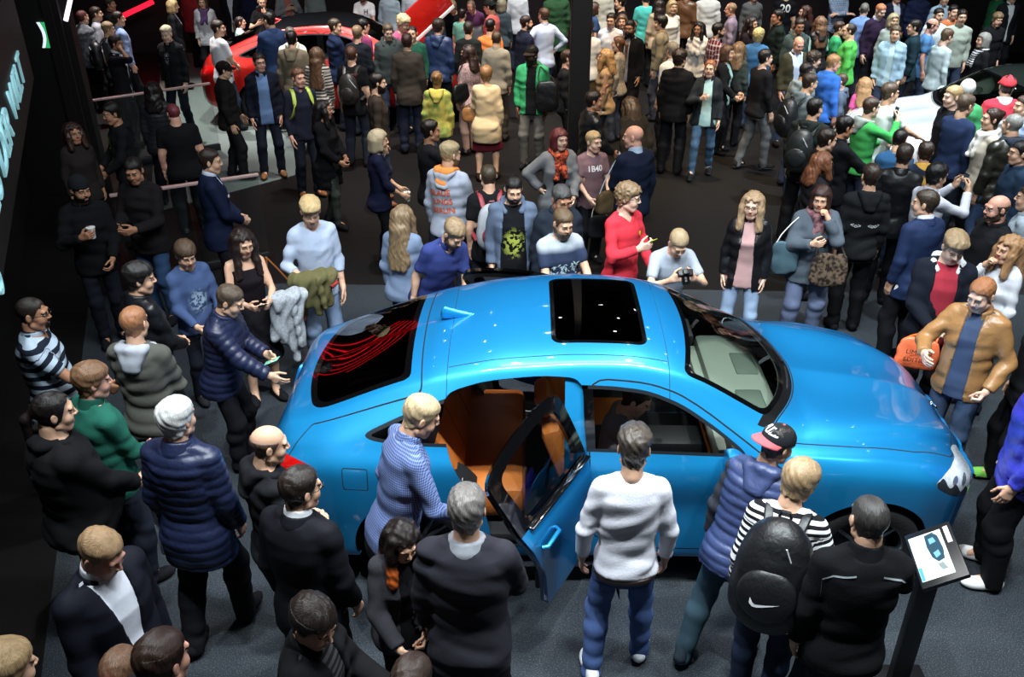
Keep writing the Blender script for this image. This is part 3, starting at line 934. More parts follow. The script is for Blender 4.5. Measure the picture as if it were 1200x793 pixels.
    if collar or hoodc:
        Nb = T((0, -.012 * S, .575 * S))
        if collar:
            ccol, chh, gap, rr = collar
            cm = ccol if not isinstance(ccol, str) else cloth(ccol, 'cotton')
            v = Vol(Nb - .13 * S, Nb + .13 * S, res['cloth'] * .75)
            c0 = T((0, -.014 * S, .545 * S)); c1 = T((0, .002 * S, (.545 + chh) * S))
            v.cone(c0, c1, rr * S * 1.12 + off * .5, rr * S + off * .3, k=0)
            v.cut(lambda x, y, z: ((x - c1[0]) * R[0, 2] + (y - c1[1]) * R[1, 2] + (z - c1[2]) * R[2, 2]) - .25 * ((y - c1[1]) * -1) * 1.0)
            if gap: v.cut(lambda x, y, z: -np.maximum(np.abs((x - O[0]) * R[0, 0] + (y - O[1]) * R[1, 0] + (z - O[2]) * R[2, 0]) - gap * S, -((y - c0[1]) - .02)) + 0 * z)
            a, b = v.mesh()
            if len(a): mesh_np('collar', a, b, cm, o, attrs=dict(run=a[:, 2]))
        if hoodc:
            build_hood(p, o, hoodc, idx)
            if p['extra'] and 'hoodlining' in p['extra']: build_hood(p, o, cloth(p['extra']['hoodlining']), idx, .70, .022)
    return o

def build_hood(p, par, mat, idx, size=.86, up=0.):
    J = p['J']; S, w, O, R, res = J['S'], J['w'], J['O'], J['R'], J['res']
    T = lambda q: O + R @ np.array(q, np.float32)
    c = T((0, -.06 * S, .555 * S))
    v = Vol(c - .26 * S, c + .24 * S, res['cloth'] * .9)
    P = [T((x * S, y * S, z * S)) for x, y, z in ((.075, .075, .515), (.105, .01, .565), (.085, -.07, .585), (0, -.105, .585), (-.085, -.07, .585), (-.105, .01, .565), (-.075, .075, .515))]
    for a, b in zip(P[:-1], P[1:]): v.cone(a, b, .030 * S * size, .030 * S * size, k=.02)
    for x in (-.07, 0, .07): v.cone(T((x * S, -.10 * S, .575 * S)), T((x * .55 * S, -.140 * S, .455 * S)), .042 * S * size, .035 * S * size, k=.04)
    v.add(lambda x, y, z: fold(x, y, z, idx + 31, .007))
    a, b = v.mesh()
    a = a + R[:, 2] * up
    return mesh_np('hood_lining' if up else 'hood', a, b, mat, par, attrs=dict(run=a[:, 2]))

def build_top(p, root, idx):
    t = p['top']; kind = t[0]; col = t[1]; o = dict(t[2]) if len(t) > 2 else {}
    hemx = p['tuck']
    fab = o.pop('fab', None)
    def M(c, k='cotton'):
        if 'pat' in o: return cloth(c, k, o['pat'], o.get('col2', 'ffffff'), o.get('freq', 30.))
        return cloth(c, k)
    prt = o.get('prt')
    inner = o.get('inner')
    g = lambda *a, **k: garment(p, root, *a, idx=idx, **k)
    if inner and kind in ('blazer', 'jacket', 'puffer', 'leather', 'hoodie_open', 'coat', 'cardigan'):
        ic = inner if isinstance(inner, str) else inner[0]
        im = cloth(ic) if isinstance(inner, str) else cloth(inner[0], 'cotton', *inner[1:])
        col_ = (ic, .085, .014, .066 if not p['fem'] else .058) if kind == 'blazer' or o.get('shirtcollar') else None
        g('shirt', im, .008, 0, -.12, neck=.572, amp=.002, collar=col_, vneck=o.get('vneck', 0), prt=o.get('iprt'))
    if kind == 'tee':
        g('tshirt', M(col), .012, .36, -.13 + hemx, amp=.004, prt=prt, vneck=o.get('vneck', .03), loose=1.4)
    elif kind == 'polo':
        g('polo_shirt', M(col), .012, .38, -.13 + hemx, prt=prt, collar=(M(col), .065, .014, .066), vneck=.06, loose=1.3)
    elif kind == 'vest_top':
        g('camisole', M(col), .006, 0, o.get('hem', -.12), amp=.002, neck=.47)
    elif kind == 'sweater':
        g('sweater', M(col, 'wool'), .014, o.get('slv', .97), -.10 + hemx, amp=.005, prt=prt, vneck=o.get('vneck', .03), collar=(o['collar'], .08, .014, .066 if not p['fem'] else .058) if 'collar' in o else None)
    elif kind == 'shirt':
        g('shirt', M(col), .012, o.get('slv', .97), -.13 + hemx, amp=.0055, collar=(M(col), .07, .014, .066 if not p['fem'] else .058), prt=prt, vneck=.03)
    elif kind == 'hoodie':
        g('hoodie', M(col), .020, .97, -.09 + hemx, amp=.006, hoodc=cloth(o.get('hoodcol', col)) if not o.get('nohood') else None, prt=prt)
    elif kind == 'hoodie_open':
        g('hoodie', M(col), .022, .97, -.10, amp=.006, opening=o.get('open', (.055, -1, .085)), hoodc=cloth(o.get('hoodcol', col)))
    elif kind == 'jacket':
        g('jacket', M(col, fab or 'cotton'), .024, .98, o.get('hem', -.13), amp=.006, opening=o.get('open'), collar=(M(o.get('collar', col), fab or 'cotton'), o.get('ch', .065), .03, .076 if not p['fem'] else .066) if not o.get('hood') else None, hoodc=cloth(o['hood'] if isinstance(o.get('hood'), str) else col, fab or 'cotton') if o.get('hood') else None, prt=prt)
    elif kind == 'leather':
        g('leather_jacket', M(col, 'leather'), .022, .98, o.get('hem', -.12), amp=.007, opening=o.get('open'), collar=(cloth(col, 'leather'), .06, .03, .076 if not p['fem'] else .066), hoodc=cloth(o['hood']) if o.get('hood') else None)
    elif kind == 'puffer':
        g('quilted_jacket', M(col, 'nylon'), .030, o.get('slv', .98), o.get('hem', -.14), amp=.003, puff=o.get('puff', .010), opening=o.get('open'), collar=(cloth(col, 'nylon'), .065, .02, .078) if not o.get('hood') else None, hoodc=cloth(col, 'nylon') if o.get('hood') else None)
    elif kind == 'gilet':
        g('sweater', cloth(o.get('slvcol', '222222')), .014, .97, -.10, amp=.005)
        g('quilted_vest', cloth(col, 'nylon'), .032, 0, -.14, amp=.003, puff=.010, hoodc=cloth(col, 'nylon'))
    elif kind == 'blazer':
        g('suit_jacket', M(col, 'suit'), .022, .96, o.get('hem', -.17), amp=.003, opening=o.get('open', (.062, .16, .035)), collar=(cloth(col, 'suit'), .052, .045, .076 if not p['fem'] else .066))
    elif kind == 'coat':
        g('coat', M(col, fab or 'wool'), .026, .98, o.get('hem', -.38), amp=.006, opening=o.get('open'), collar=(cloth(col, fab or 'wool'), .065, .03, .076) if not o.get('hood') else None, hoodc=cloth(col) if o.get('hood') else None)
    elif kind == 'cardigan':
        g('cardigan', M(col, 'wool'), .027, .97, o.get('hem', -.22), amp=.006, opening=o.get('open', (.06, -1, .09)))
    if p['scarf']:
        J = p['J']; S, O, R, res = J['S'], J['O'], J['R'], J['res']
        T = lambda q: O + R @ np.array(q, np.float32)
        c = T((0, 0, .53 * S)); v = Vol(c - .30 * S, c + .2 * S, res['cloth'] * .9)
        P = [T((x * S, y * S, z * S)) for x, y, z in [(.088 * math.cos(a), .078 * math.sin(a) + .005, .575 - .03 * math.sin(a)) for a in np.linspace(0, 2 * math.pi, 13)]]
        for a, b in zip(P[:-1], P[1:]): v.cone(a, b, .034 * S, .034 * S, k=.02)
        for s in (-1, 1): v.cone(T((s * .03 * S, .10 * S, .54 * S)), T((s * .05 * S, .155 * S, .30 * S)), .040 * S, .040 * S, k=.03)
        v.add(lambda x, y, z: fold(x, y, z, idx + 31, .010))
        a, b = v.mesh()
        mesh_np('scarf', a, b, cloth(*p['scarf']) if isinstance(p['scarf'], tuple) else cloth(p['scarf']), root, attrs=dict(run=a[:, 2]))
# ------------------------------------------------------------------ cars
def smooth1(xs, pts, sig):
    px, pz = zip(*sorted(pts))
    f = np.linspace(xs[0] - .5, xs[-1] + .5, 2400)
    lo, hi = (pz[1] - pz[0]) / (px[1] - px[0]), (pz[-1] - pz[-2]) / (px[-1] - px[-2])
    v = np.interp(f, px, pz)
    v = np.where(f < px[0], pz[0] + lo * (f - px[0]), np.where(f > px[-1], pz[-1] + hi * (f - px[-1]), v))
    dx = f[1] - f[0]; n = int(3 * sig / dx)
    k = np.exp(-.5 * (np.arange(-n, n + 1) * dx / sig) ** 2); k /= k.sum()
    v = np.convolve(np.pad(v, n, mode='edge'), k, 'valid')
    return np.interp(xs, f, v)

CARP = dict(
    zc=[(-2.44, .95), (-2.42, 1.10), (-2.37, 1.150), (-2.2, 1.18), (-2.0, 1.265), (-1.7, 1.41), (-1.3, 1.56), (-.9, 1.645), (-.4, 1.685), (0, 1.68), (.3, 1.62), (.6, 1.48), (.9, 1.31), (1.10, 1.205), (1.3, 1.175), (1.6, 1.14), (1.9, 1.085), (2.1, 1.02), (2.24, .93), (2.33, .78)],
    zs=[(-2.44, .86), (-2.3, 1.0), (-2.0, 1.08), (-1.4, 1.115), (-.8, 1.10), (0, 1.075), (.7, 1.07), (1.05, 1.075), (1.5, 1.06), (1.9, .99), (2.15, .88), (2.33, .74)],
    ws=[(-2.44, .60), (-2.38, .72), (-2.2, .83), (-1.9, .90), (-1.4, .93), (-.8, .925), (0, .92), (.8, .925), (1.4, .925), (1.8, .89), (2.08, .80), (2.24, .66), (2.33, .50)],
    w=[(-2.44, .66), (-2.38, .82), (-2.2, .92), (-1.9, .985), (-1.4, 1.01), (-.8, .975), (0, .962), (.8, .97), (1.5, 1.0), (1.85, .97), (2.1, .88), (2.25, .73), (2.33, .58)],
    wr=[(-2.44, .50), (-2.3, .66), (-2.0, .70), (-1.6, .69), (-1.2, .685), (-.6, .69), (0, .68), (.4, .70), (.75, .745), (1.0, .79), (1.4, .75), (1.9, .65), (2.2, .50), (2.33, .36)],
    zr=[(-2.44, .93), (-2.39, 1.09), (-2.2, 1.135), (-2.0, 1.20), (-1.7, 1.31), (-1.3, 1.445), (-.9, 1.53), (-.4, 1.575), (0, 1.56), (.3, 1.49), (.6, 1.34), (.85, 1.20), (1.0, 1.145), (1.3, 1.125), (1.6, 1.095), (1.9, 1.035), (2.15, .93), (2.33, .75)])

def cat_s(P, n):
    """dense curve through control points P (k, m, 2), n samples, natural cubic in each coordinate"""
    k = P.shape[0]
    A = np.eye(k) * 4; A[0, 0] = A[-1, -1] = 2
    for i in range(k - 1): A[i, i + 1] = A[i + 1, i] = 1
    B = np.zeros_like(P)
    B[0] = 3 * (P[1] - P[0]); B[-1] = 3 * (P[-1] - P[-2]); B[1:-1] = 3 * (P[2:] - P[:-2])
    D = np.linalg.solve(A, B.reshape(k, -1)).reshape(P.shape)
    t = np.linspace(0, k - 1 - 1e-6, n); i = t.astype(int); u = (t - i)[:, None, None]
    a, b, c, d = P[i], D[i], 3 * (P[i + 1] - P[i]) - 2 * D[i] - D[i + 1], 2 * (P[i] - P[i + 1]) + D[i] + D[i + 1]
    return a + u * (b + u * (c + u * d))

def poly_sdf(x, z, P):
    P = np.array(P, float); d = np.full(x.shape, 1e9); ins = np.zeros(x.shape, bool)
    for a, b in zip(P, np.roll(P, -1, 0)):
        e = b - a; t = np.clip(((x - a[0]) * e[0] + (z - a[1]) * e[1]) / (e @ e + 1e-12), 0, 1)
        d = np.minimum(d, np.hypot(x - a[0] - e[0] * t, z - a[1] - e[1] * t))
        c = (a[1] > z) != (b[1] > z)
        ins ^= c & (x < (b[0] - a[0]) * (z - a[1]) / (b[1] - a[1] + 1e-12) + a[0])
    return np.where(ins, -d, d)

def round_poly(P, it=3):
    P = np.array(P, float)
    for _ in range(it):
        Q = np.roll(P, -1, 0); P = np.stack([.8 * P + .2 * Q, .2 * P + .8 * Q], 1).reshape(-1, 2)
    return P

class Soup:
    """polygons over a shared vertex pool with surface normals, to be cut along implicit curves"""
    def __init__(s, V, N_): s.V = [np.asarray(V, float)]; s.Nn = [np.asarray(N_, float)]; s.n = len(V)
    def verts(s):
        if len(s.V) > 1: s.V = [np.concatenate(s.V)]; s.Nn = [np.concatenate(s.Nn)]
        return s.V[0]
    def split(s, F, phi):
        """F: list of polygons; phi(V) -> signed value. Returns (inside, outside)"""
        V = s.verts(); NN = s.Nn[0]; f = phi(V); f = np.where(np.abs(f) < 1e-5, 1e-5, f)
        ins, out, cache, new, nn = [], [], {}, [], []
        neg = (f < 0).tolist()
        for p in F:
            k = [neg[i] for i in p]
            if all(k): ins.append(p); continue
            if not any(k): out.append(p); continue
            a, b = [], []
            m = len(p)
            for q in range(m):
                i, j = p[q], p[(q + 1) % m]
                (a if neg[i] else b).append(i)
                if neg[i] != neg[j]:
                    key = (i, j) if i < j else (j, i)
                    if key not in cache:
                        t = f[i] / (f[i] - f[j]); cache[key] = s.n + len(new)
                        new.append(V[i] + (V[j] - V[i]) * t); nn.append(NN[i] + (NN[j] - NN[i]) * t)
                    a.append(cache[key]); b.append(cache[key])
            if len(a) > 2: ins.append(a)
            if len(b) > 2: out.append(b)
        if new: s.V.append(np.array(new)); s.Nn.append(np.array(nn)); s.n += len(new)
        return ins, out
    def obj(s, name, F, mats, parent, mi=None, solid=0., smooth=True, shift=0., inner=0, caps=()):
        V = s.verts(); NN = s.Nn[0] / (np.linalg.norm(s.Nn[0], axis=1, keepdims=True) + 1e-9)
        used = np.unique(np.concatenate([np.array(p) for p in F])); remap = {int(u): i for i, u in enumerate(used)}
        W, Nw = V[used] + NN[used] * shift, NN[used]
        FF = [[remap[i] for i in p] for p in F]; M = list(mi) if mi is not None else [0] * len(FF)
        if solid:
            n = len(W); cnt = {}
            for p in FF:
                for q in range(len(p)):
                    e = (p[q], p[(q + 1) % len(p)]); cnt[e] = cnt.get(e, 0) + 1
            rim = [e for e in cnt if (e[1], e[0]) not in cnt]
            W = np.concatenate([W, W - Nw * solid]); Nw = np.concatenate([Nw, -Nw])
            m0 = len(FF)
            FF = FF + [[i + n for i in p][::-1] for p in FF] + [[b_, a_, a_ + n, b_ + n] for a_, b_ in rim]
            M = M + [inner] * m0 + [0] * len(rim)
        me = bpy.data.meshes.new(name)
        me.from_pydata([tuple(v) for v in W], [], FF)
        me.polygons.foreach_set('use_smooth', [smooth] * len(FF)); me.polygons.foreach_set('material_index', M)
        me.validate(); me.update()
        if len(me.vertices) == len(W): me.normals_split_custom_set_from_vertices([tuple(v) for v in Nw])
        return link(name, me, parent, mats)

def glass(name, tint, refl=.06):
    key = (name, tint)
    if key in MATS: return MATS[key]
    m = bpy.data.materials.new(name); m.use_nodes = True; nt = m.node_tree; nt.nodes.clear()
    tr = N(nt, 'ShaderNodeBsdfTransparent'); tr.inputs[0].default_value = (*tint, 1)
    gl = N(nt, 'ShaderNodeBsdfGlossy', Roughness=.015); gl.inputs[0].default_value = (1, 1, 1, 1)
    fr = N(nt, 'ShaderNodeFresnel', IOR=1.5)
    mx = N(nt, 'ShaderNodeMixShader'); out = N(nt, 'ShaderNodeOutputMaterial')
    nt.links.new(fr.outputs[0], mx.inputs[0]); nt.links.new(tr.outputs[0], mx.inputs[1]); nt.links.new(gl.outputs[0], mx.inputs[2]); nt.links.new(mx.outputs[0], out.inputs[0])
    MATS[key] = m
    return m

def car_paint(col, deep, metal=.45):
    key = ('paint', col)
    if key in MATS: return MATS[key]
    m, nt, b = new_mat('metallic_car_paint')
    L = nt.links.new
    tc = N(nt, 'ShaderNodeTexCoord')
    nz = N(nt, 'ShaderNodeTexNoise', Scale=900., Detail=1.); L(tc.outputs['Object'], nz.inputs['Vector'])
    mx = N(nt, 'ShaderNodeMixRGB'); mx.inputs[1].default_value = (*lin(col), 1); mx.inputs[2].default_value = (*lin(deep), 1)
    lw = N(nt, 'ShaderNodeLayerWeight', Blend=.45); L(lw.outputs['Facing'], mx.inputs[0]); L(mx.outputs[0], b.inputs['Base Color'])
    b.inputs['Metallic'].default_value = metal; b.inputs['Roughness'].default_value = .36
    b.inputs['Coat Weight'].default_value = 1; b.inputs['Coat Roughness'].default_value = .04
    bp = N(nt, 'ShaderNodeBump', Strength=.05, Distance=.001); L(nz.outputs[0], bp.inputs['Height']); L(bp.outputs[0], b.inputs['Normal'])
    MATS[key] = m
    return m

DLO = [(.72, 1.085), (.52, 1.235), (.28, 1.385), (.06, 1.465), (-.20, 1.495), (-.55, 1.500), (-.95, 1.465), (-1.3, 1.370), (-1.55, 1.265), (-1.74, 1.180), (-1.66, 1.150), (-1.2, 1.140), (-.6, 1.125), (0, 1.105), (.5, 1.090)]
DOOR_R = [(-.30, .36), (-.30, 1.0), (-.335, 1.30), (-.345, 1.535), (-.60, 1.545), (-.95, 1.505), (-1.22, 1.42), (-1.22, 1.28), (-1.19, 1.10), (-1.08, .86), (-.97, .70), (-.93, .52), (-.92, .36)]
DOOR_F = [(.93, .36), (.98, .80), (.95, 1.00), (.80, 1.09), (.30, 1.425), (.06, 1.505), (-.30, 1.535), (-.315, 1.30), (-.29, 1.0), (-.29, .36)]
BP = -.315          # centre of the door pillar

def build_car(name, label, paint, deep, loc, rz, main=True, roofcol=None, interior='b5622c', raised=None, dash='9aa297'):
    root = empty(name, loc, rz); tag(root, label, 'car')
    NX, NS = (300, 110) if main else (150, 64)
    xs = np.linspace(-2.44, 2.33, NX)
    f = {k: smooth1(xs, v, .085 if k in ('zc', 'zr', 'wr') else .05) for k, v in CARP.items()}
    for k in ('zc', 'zr'):      # panes are single clean curves
        for x0, x1 in ((-2.24, -1.36), (.26, 1.12)):
            m = (xs > x0) & (xs < x1); c_ = np.polyfit(xs[m], f[k][m], 3)
            bl = np.clip((xs - x0 + .06) / .12, 0, 1) * np.clip((x1 + .06 - xs) / .12, 0, 1); bl = bl * bl * (3 - 2 * bl)
            f[k] = f[k] * (1 - bl) + np.polyval(c_, xs) * bl
    w, ws, zs, wr, zr, zc = (f[k] for k in ('w', 'ws', 'zs', 'wr', 'zr', 'zc'))
    mid = np.exp(-((xs) / 1.05) ** 4)
    hood = 1 / (1 + np.exp(-(xs - 1.15) / .05)); deck = 1 / (1 + np.exp((xs + 2.1) / .06))
    tl = np.clip((xs - 1.9) / .42, 0, 1) + np.clip((-xs - 2.0) / .44, 0, 1)
    zb = .24 + .12 * tl
    lerp = lambda a, b, t: a + (b - a) * t
    P = np.array([
        (w - .16, zb), (w - .05, zb + .02), (w - .015, zb + .11), (w - .006 - .012 * mid, .54 + 0 * w), (w - .022 * mid, .70 + 0 * w), (w - .004, lerp(.70, zs, .45)),
        (lerp(w, ws, .30), lerp(.70, zs, .78)), (ws, zs),
        (lerp(ws, wr, .30) + .012, lerp(zs, zr, .33)), (lerp(ws, wr, .64) + .012, lerp(zs, zr, .67)), (wr, zr),
        (wr * .90, lerp(zr, zc, .46)), (wr * .68, lerp(zr, zc, .76)), (wr * .34, lerp(zr, zc, .945)), (0 * w, zc)])
    # the bonnet's two raised creases
    P[11][1] += .020 * hood; P[12][1] += .012 * hood; P[13][1] -= .010 * hood
    P = np.transpose(P, (0, 2, 1))
    C = cat_s(P, NS)                                  # (NS, NX, 2)
    Y, Z = C[..., 0].T, C[..., 1].T                   # (NX, NS)
    X = np.broadcast_to(xs[:, None], Y.shape)
    Y = Y.copy(); Y[:, -1] = 0
    Vn = np.stack([X, -Y, Z], -1).reshape(-1, 3)      # camera-side half (y < 0)
    Vf = np.stack([X, Y, Z], -1).reshape(-1, 3)
    idx = np.arange(NX * NS).reshape(NX, NS)
    a, b, c, d = idx[:-1, :-1].ravel(), idx[1:, :-1].ravel(), idx[1:, 1:].ravel(), idx[:-1, 1:].ravel()
    Fn = np.stack([a, b, c, d], 1)
    off = NX * NS
    jn = np.arange(off); jf = np.arange(off) + off
    jf[idx[:, -1]] = idx[:, -1]                       # share the centre line
    Ff = jf[np.stack([a, d, c, b], 1)]
    # close nose and tail
    Gx = np.stack([X, -Y, Z], -1); du = np.gradient(Gx, axis=0); dv = np.gradient(Gx, axis=1)
    nn = np.cross(du, dv); nn /= np.linalg.norm(nn, axis=-1, keepdims=True) + 1e-9
    nn[:, -1, 1] = 0
    nf = nn * np.array([1, -1, 1])
    S = Soup(np.concatenate([Vn, Vf]), np.concatenate([nn.reshape(-1, 3), nf.reshape(-1, 3)]))
    F = [list(map(int, p)) for p in np.concatenate([Fn, Ff])]
    W = dict(f)
    wrx = lambda x: np.interp(x, xs, wr)
    zsx = lambda x: np.interp(x, xs, zs)
    zcx = lambda x: np.interp(x, xs, zc)
    sidep = lambda V: np.minimum(np.abs(V[:, 1]) - (wrx(V[:, 0]) - .07), V[:, 2] - 0)     # > 0 on the flanks
    def side_poly(P_, side=0, grow=0.):
        P_ = round_poly(P_, 2)
        def phi(V):
            d = poly_sdf(V[:, 0], V[:, 2], P_) - grow
            d = np.maximum(d, -(np.abs(V[:, 1]) - (wrx(V[:, 0]) - .10)))
            if side: d = np.maximum(d, -V[:, 1] * side)
            return d
        return phi
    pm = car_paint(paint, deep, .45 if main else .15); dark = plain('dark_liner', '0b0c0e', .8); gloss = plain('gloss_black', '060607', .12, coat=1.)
    chrome = plain('satin_chrome', 'b9c0c6', .2, metal=1.)
    # wheel arches
    for xa in (1.53, -1.40):
        _, F = S.split(F, lambda V: np.maximum(np.hypot(V[:, 0] - xa, V[:, 2] - .37) - .425, .45 - np.abs(V[:, 1])))
    inner_dlo = side_poly(DLO)
    door = []
    if main:
        door, F = S.split(F, side_poly(DOOR_R, -1)); door2, F = S.split(F, side_poly(DOOR_R, 1))
    if main:      # body-coloured pillar behind each open rear door, and the roof lining
        for dd in (door, door2):
            q_, _ = S.split(dd, lambda V: -.455 - V[:, 0]); S.obj('centre_pillar', q_, [pm], root, shift=-.032, solid=.035)
    # ---- glass houses
    smax = lambda a, b, k=.06: np.maximum(a, b) + np.maximum(k - np.abs(a - b), 0) ** 2 / (4 * k)
    def shield(V):
        x, y = V[:, 0], V[:, 1]
        d = smax(smax(np.abs(y) - (wrx(x) - .045), (.36 - .16 * y * y) - x), x - (1.09 - .50 * y * y))
        return np.maximum(d, .9 - V[:, 2])
    def rearw(V):
        x, y = V[:, 0], V[:, 1]
        d = smax(smax(np.abs(y) - (wrx(x) - .085), x - (-1.46 + .06 * y * y)), (-2.20 + .30 * y * y) - x, .10)
        return np.maximum(d, .9 - V[:, 2])
    def sunr(V):
        x, y = V[:, 0], V[:, 1]
        dx, dy = np.abs(x + .23) - .31 + .07, np.abs(y) - .475 + .07
        return np.maximum(np.hypot(np.maximum(dx, 0), np.maximum(dy, 0)) + np.minimum(np.maximum(dx, dy), 0) - .07, 1.3 - V[:, 2])
    wsh, F = S.split(F, shield)
    rwd, F = S.split(F, rearw)
    sun, F = (S.split(F, sunr)) if not roofcol else ([], F)
    dl, F = S.split(F, inner_dlo)
    hl = [(1.88, .90), (2.02, .945), (2.22, .875), (2.33, .76), (2.25, .70), (2.05, .78)]
    head, F = S.split(F, lambda V: np.maximum(poly_sdf(V[:, 0], V[:, 2], round_poly(hl, 2)), .40 - np.abs(V[:, 1])))
    tlp = [(-2.02, .985), (-2.2, 1.01), (-2.43, .985), (-2.44, .88), (-2.28, .87), (-2.08, .93)]
    tail, F = S.split(F, lambda V: np.maximum(poly_sdf(V[:, 0], V[:, 2], round_poly(tlp, 2)), .42 - np.abs(V[:, 1])))
    # ---- shut lines
    gaps = []
    def line(phi, wd=.0045):
        nonlocal F
        i_, F = S.split(F, lambda V: phi(V) - wd)
        i_, g = S.split(i_, lambda V: phi(V) + wd)
        F = F + i_; gaps.extend(g)
    line(side_poly(DOOR_F, -1)); line(side_poly(DOOR_F, 1))
    if not main: line(side_poly(DOOR_R, 1)); line(side_poly(DOOR_R, -1))
    hw = lambda x: np.interp(x, [1.0, 1.4, 1.8, 2.1, 2.24], [.825, .815, .775, .68, .57])
    line(lambda V: np.where(V[:, 2] > .78, smax(smax(np.abs(V[:, 1]) - hw(V[:, 0]), 1.16 - .50 * V[:, 1] ** 2 - V[:, 0], .02), V[:, 0] - 2.25 + .3 * V[:, 1] ** 2, .05), 1))
    line(lambda V: np.where(V[:, 2] > .80, smax(np.abs(V[:, 1]) - wrx(V[:, 0]) - .02 - .30 * np.clip((-2.08 - V[:, 0]) / .3, 0, 1), V[:, 0] + 1.39 - .06 * V[:, 1] ** 2, .05), 1) * np.where(V[:, 0] > -2.35, 1, 9))
    if main:
        line(lambda V: np.maximum(np.maximum(np.abs(V[:, 0] + 1.78) - .08, np.abs(V[:, 2] - .93) - .075), -.3 - V[:, 1] * -1 * 0 + np.where(V[:, 1] < 0, -9, 9)), .003)
        for s in (-1, 1): line(lambda V: np.where((V[:, 2] > 1.3) & (V[:, 0] < .2) & (V[:, 0] > -1.2), V[:, 1] * s - .585, 1), .003)
    cw, F = S.split(F, lambda V: np.maximum(np.maximum(1.06 - .50 * V[:, 1] ** 2 - V[:, 0], V[:, 0] - (1.150 - .50 * V[:, 1] ** 2)), np.maximum(np.abs(V[:, 1]) - .77, 1.0 - V[:, 2])))
    if cw: S.obj('cowl_panel', cw, [plain('cowl_black', '0a0b0c', .35)], root, solid=.02)
    hlq, _ = S.split(F, lambda V: np.maximum(1.40 - V[:, 2], np.abs(V[:, 1]) - wrx(V[:, 0]) + .04))
    S.obj('roof_lining', hlq, [plain('lining_beige', 'b59a6c', .9)], root, shift=-.03)
    allF = F + gaps
    o = S.obj('body_shell', allF, [pm, plain('panel_gap', '020304', .9), dark], root, mi=[0] * len(F) + [1] * len(gaps), solid=.022, inner=2)
    if roofcol:
        rf, _ = S.split(F, lambda V: np.maximum(1.46 - V[:, 2] + .0, np.abs(V[:, 1]) - wrx(V[:, 0]) + .05))
        r_ = S.obj('roof_panel', rf, [roofcol], root, shift=.005)
    # ---- windows
    gs, gr = glass('windscreen_glass', (.80, .86, .82)), glass('tinted_glass', (.035, .04, .045))
    def frame(Fs, phi, wd, nm, gm, fm, lift=0.):
        core, rim = S.split(Fs, lambda V: phi(V) + wd)
        p = S.obj(nm, core, [gm], root)
        if rim: S.obj('window_seal', rim, [fm], p, solid=.012)
        return p
    frame(wsh, shield, .035, 'windscreen', gs, gloss)
    frame(rwd, rearw, .045, 'rear_window', gr, gloss)
    if sun: frame(sun, sunr, .03, 'sunroof', glass('sunroof_glass', (.02, .024, .022)), gloss)
    rim, rest = S.split(dl, lambda V: -(inner_dlo(V) + .020))[0], None
    core = S.split(dl, lambda V: inner_dlo(V) + .020)[0]
    nearF = lambda FF, V: [p for p in FF if np.mean([V[i][1] for i in p]) < 0]
    V = S.verts()
    for sd in (-1, 1):
        pk = lambda FF: [p for p in FF if np.mean([S.verts()[i][1] for i in p]) * sd > 0]
        r_ = pk(rim)
        ra, rb_ = S.split(r_, lambda V: BP - V[:, 0])
        tm = plain('window_trim', '30363c', .3, metal=.6)
        (S.obj('window_trim', ra, [tm], root) if ra else None)
        if main: rb_, _x = S.split(rb_, lambda V: V[:, 0] + 1.15)
        fr = S.obj('window_trim', rb_, [tm], root)
        cc = pk(core)
        pil, cc = S.split(cc, lambda V: np.maximum(np.abs(V[:, 0] - BP + .06 * (V[:, 2] - 1.1)) - .055, -9))
        if pil: S.obj('door_pillar', pil, [gloss], root, solid=.03)
        q, cc = S.split(cc, lambda V: V[:, 0] + 1.26 - .3 * (V[:, 2] - 1.2))
        if q: S.obj('quarter_window', q, [gr], fr)
        b_, f_ = S.split(cc, lambda V: V[:, 0] - BP)
        if True:
            if b_ and not main: S.obj('side_window', b_, [gr], fr)
            if f_ and not (main and sd < 0): S.obj('side_window', f_, [gr if not main else glass('side_glass', (.25, .28, .27))], fr)
    # ---- lights
    lens = plain('lamp_lens', 'cfd6da', .08, spec=.8, coat=1.); redl = plain('tail_lens', 'c00d0d', .12, coat=1.)
    for sd in (-1, 1):
        V = S.verts()
        h = [p for p in head if np.mean([V[i][1] for i in p]) * sd > 0]
        ho = S.obj('headlight', h, [plain('lamp_lens_clear', 'c9d2d6', .14, coat=1., noise=.45, scale=38.)], root, solid=.01)
        dk, _ = S.split(h, lambda V: V[:, 2] - (.775 + .62 * (2.16 - V[:, 0])) + .02 * np.sin(60 * V[:, 0]))
        if dk: S.obj('lamp_bezel', dk, [plain('lamp_bezel', '3a4046', .2, metal=.5)], ho, shift=.002)
        for (x, z, r) in ((2.15, .835, .024), (2.06, .875, .020)):
            rg, _ = S.split(h, lambda V: np.hypot((V[:, 0] - x) * .8, V[:, 2] - z) - r)
            if rg: S.obj('lamp_bulb', rg, [plain('lamp_bulb_grey', '7d868c', .1, metal=.6)], ho, shift=.004)
        t_ = [p for p in tail if np.mean([V[i][1] for i in p]) * sd > 0]
        S.obj('tail_light', t_, [redl], root, solid=.01)
    # ---- bumpers / grille at the open ends
    for nm_, q, ex in (('front_bumper', NX - 1, .035), ('rear_bumper', 0, -.03)):
        rg = [Vector((X[q, k], -Y[q, k], Z[q, k])) for k in range(NS)] + [Vector((X[q, k], Y[q, k], Z[q, k])) for k in range(NS - 2, -1, -1)]
        ce = sum(rg, Vector()) / len(rg); b_ = bmesh.new(); rows = []
        for t, e in ((1, 0), (.97, .55), (.90, .85), (.75, 1), (.4, 1.05), (.0, 1.05)):
            rows.append([b_.verts.new(ce + (p - ce) * t + Vector((ex * e, 0, 0))) for p in rg])
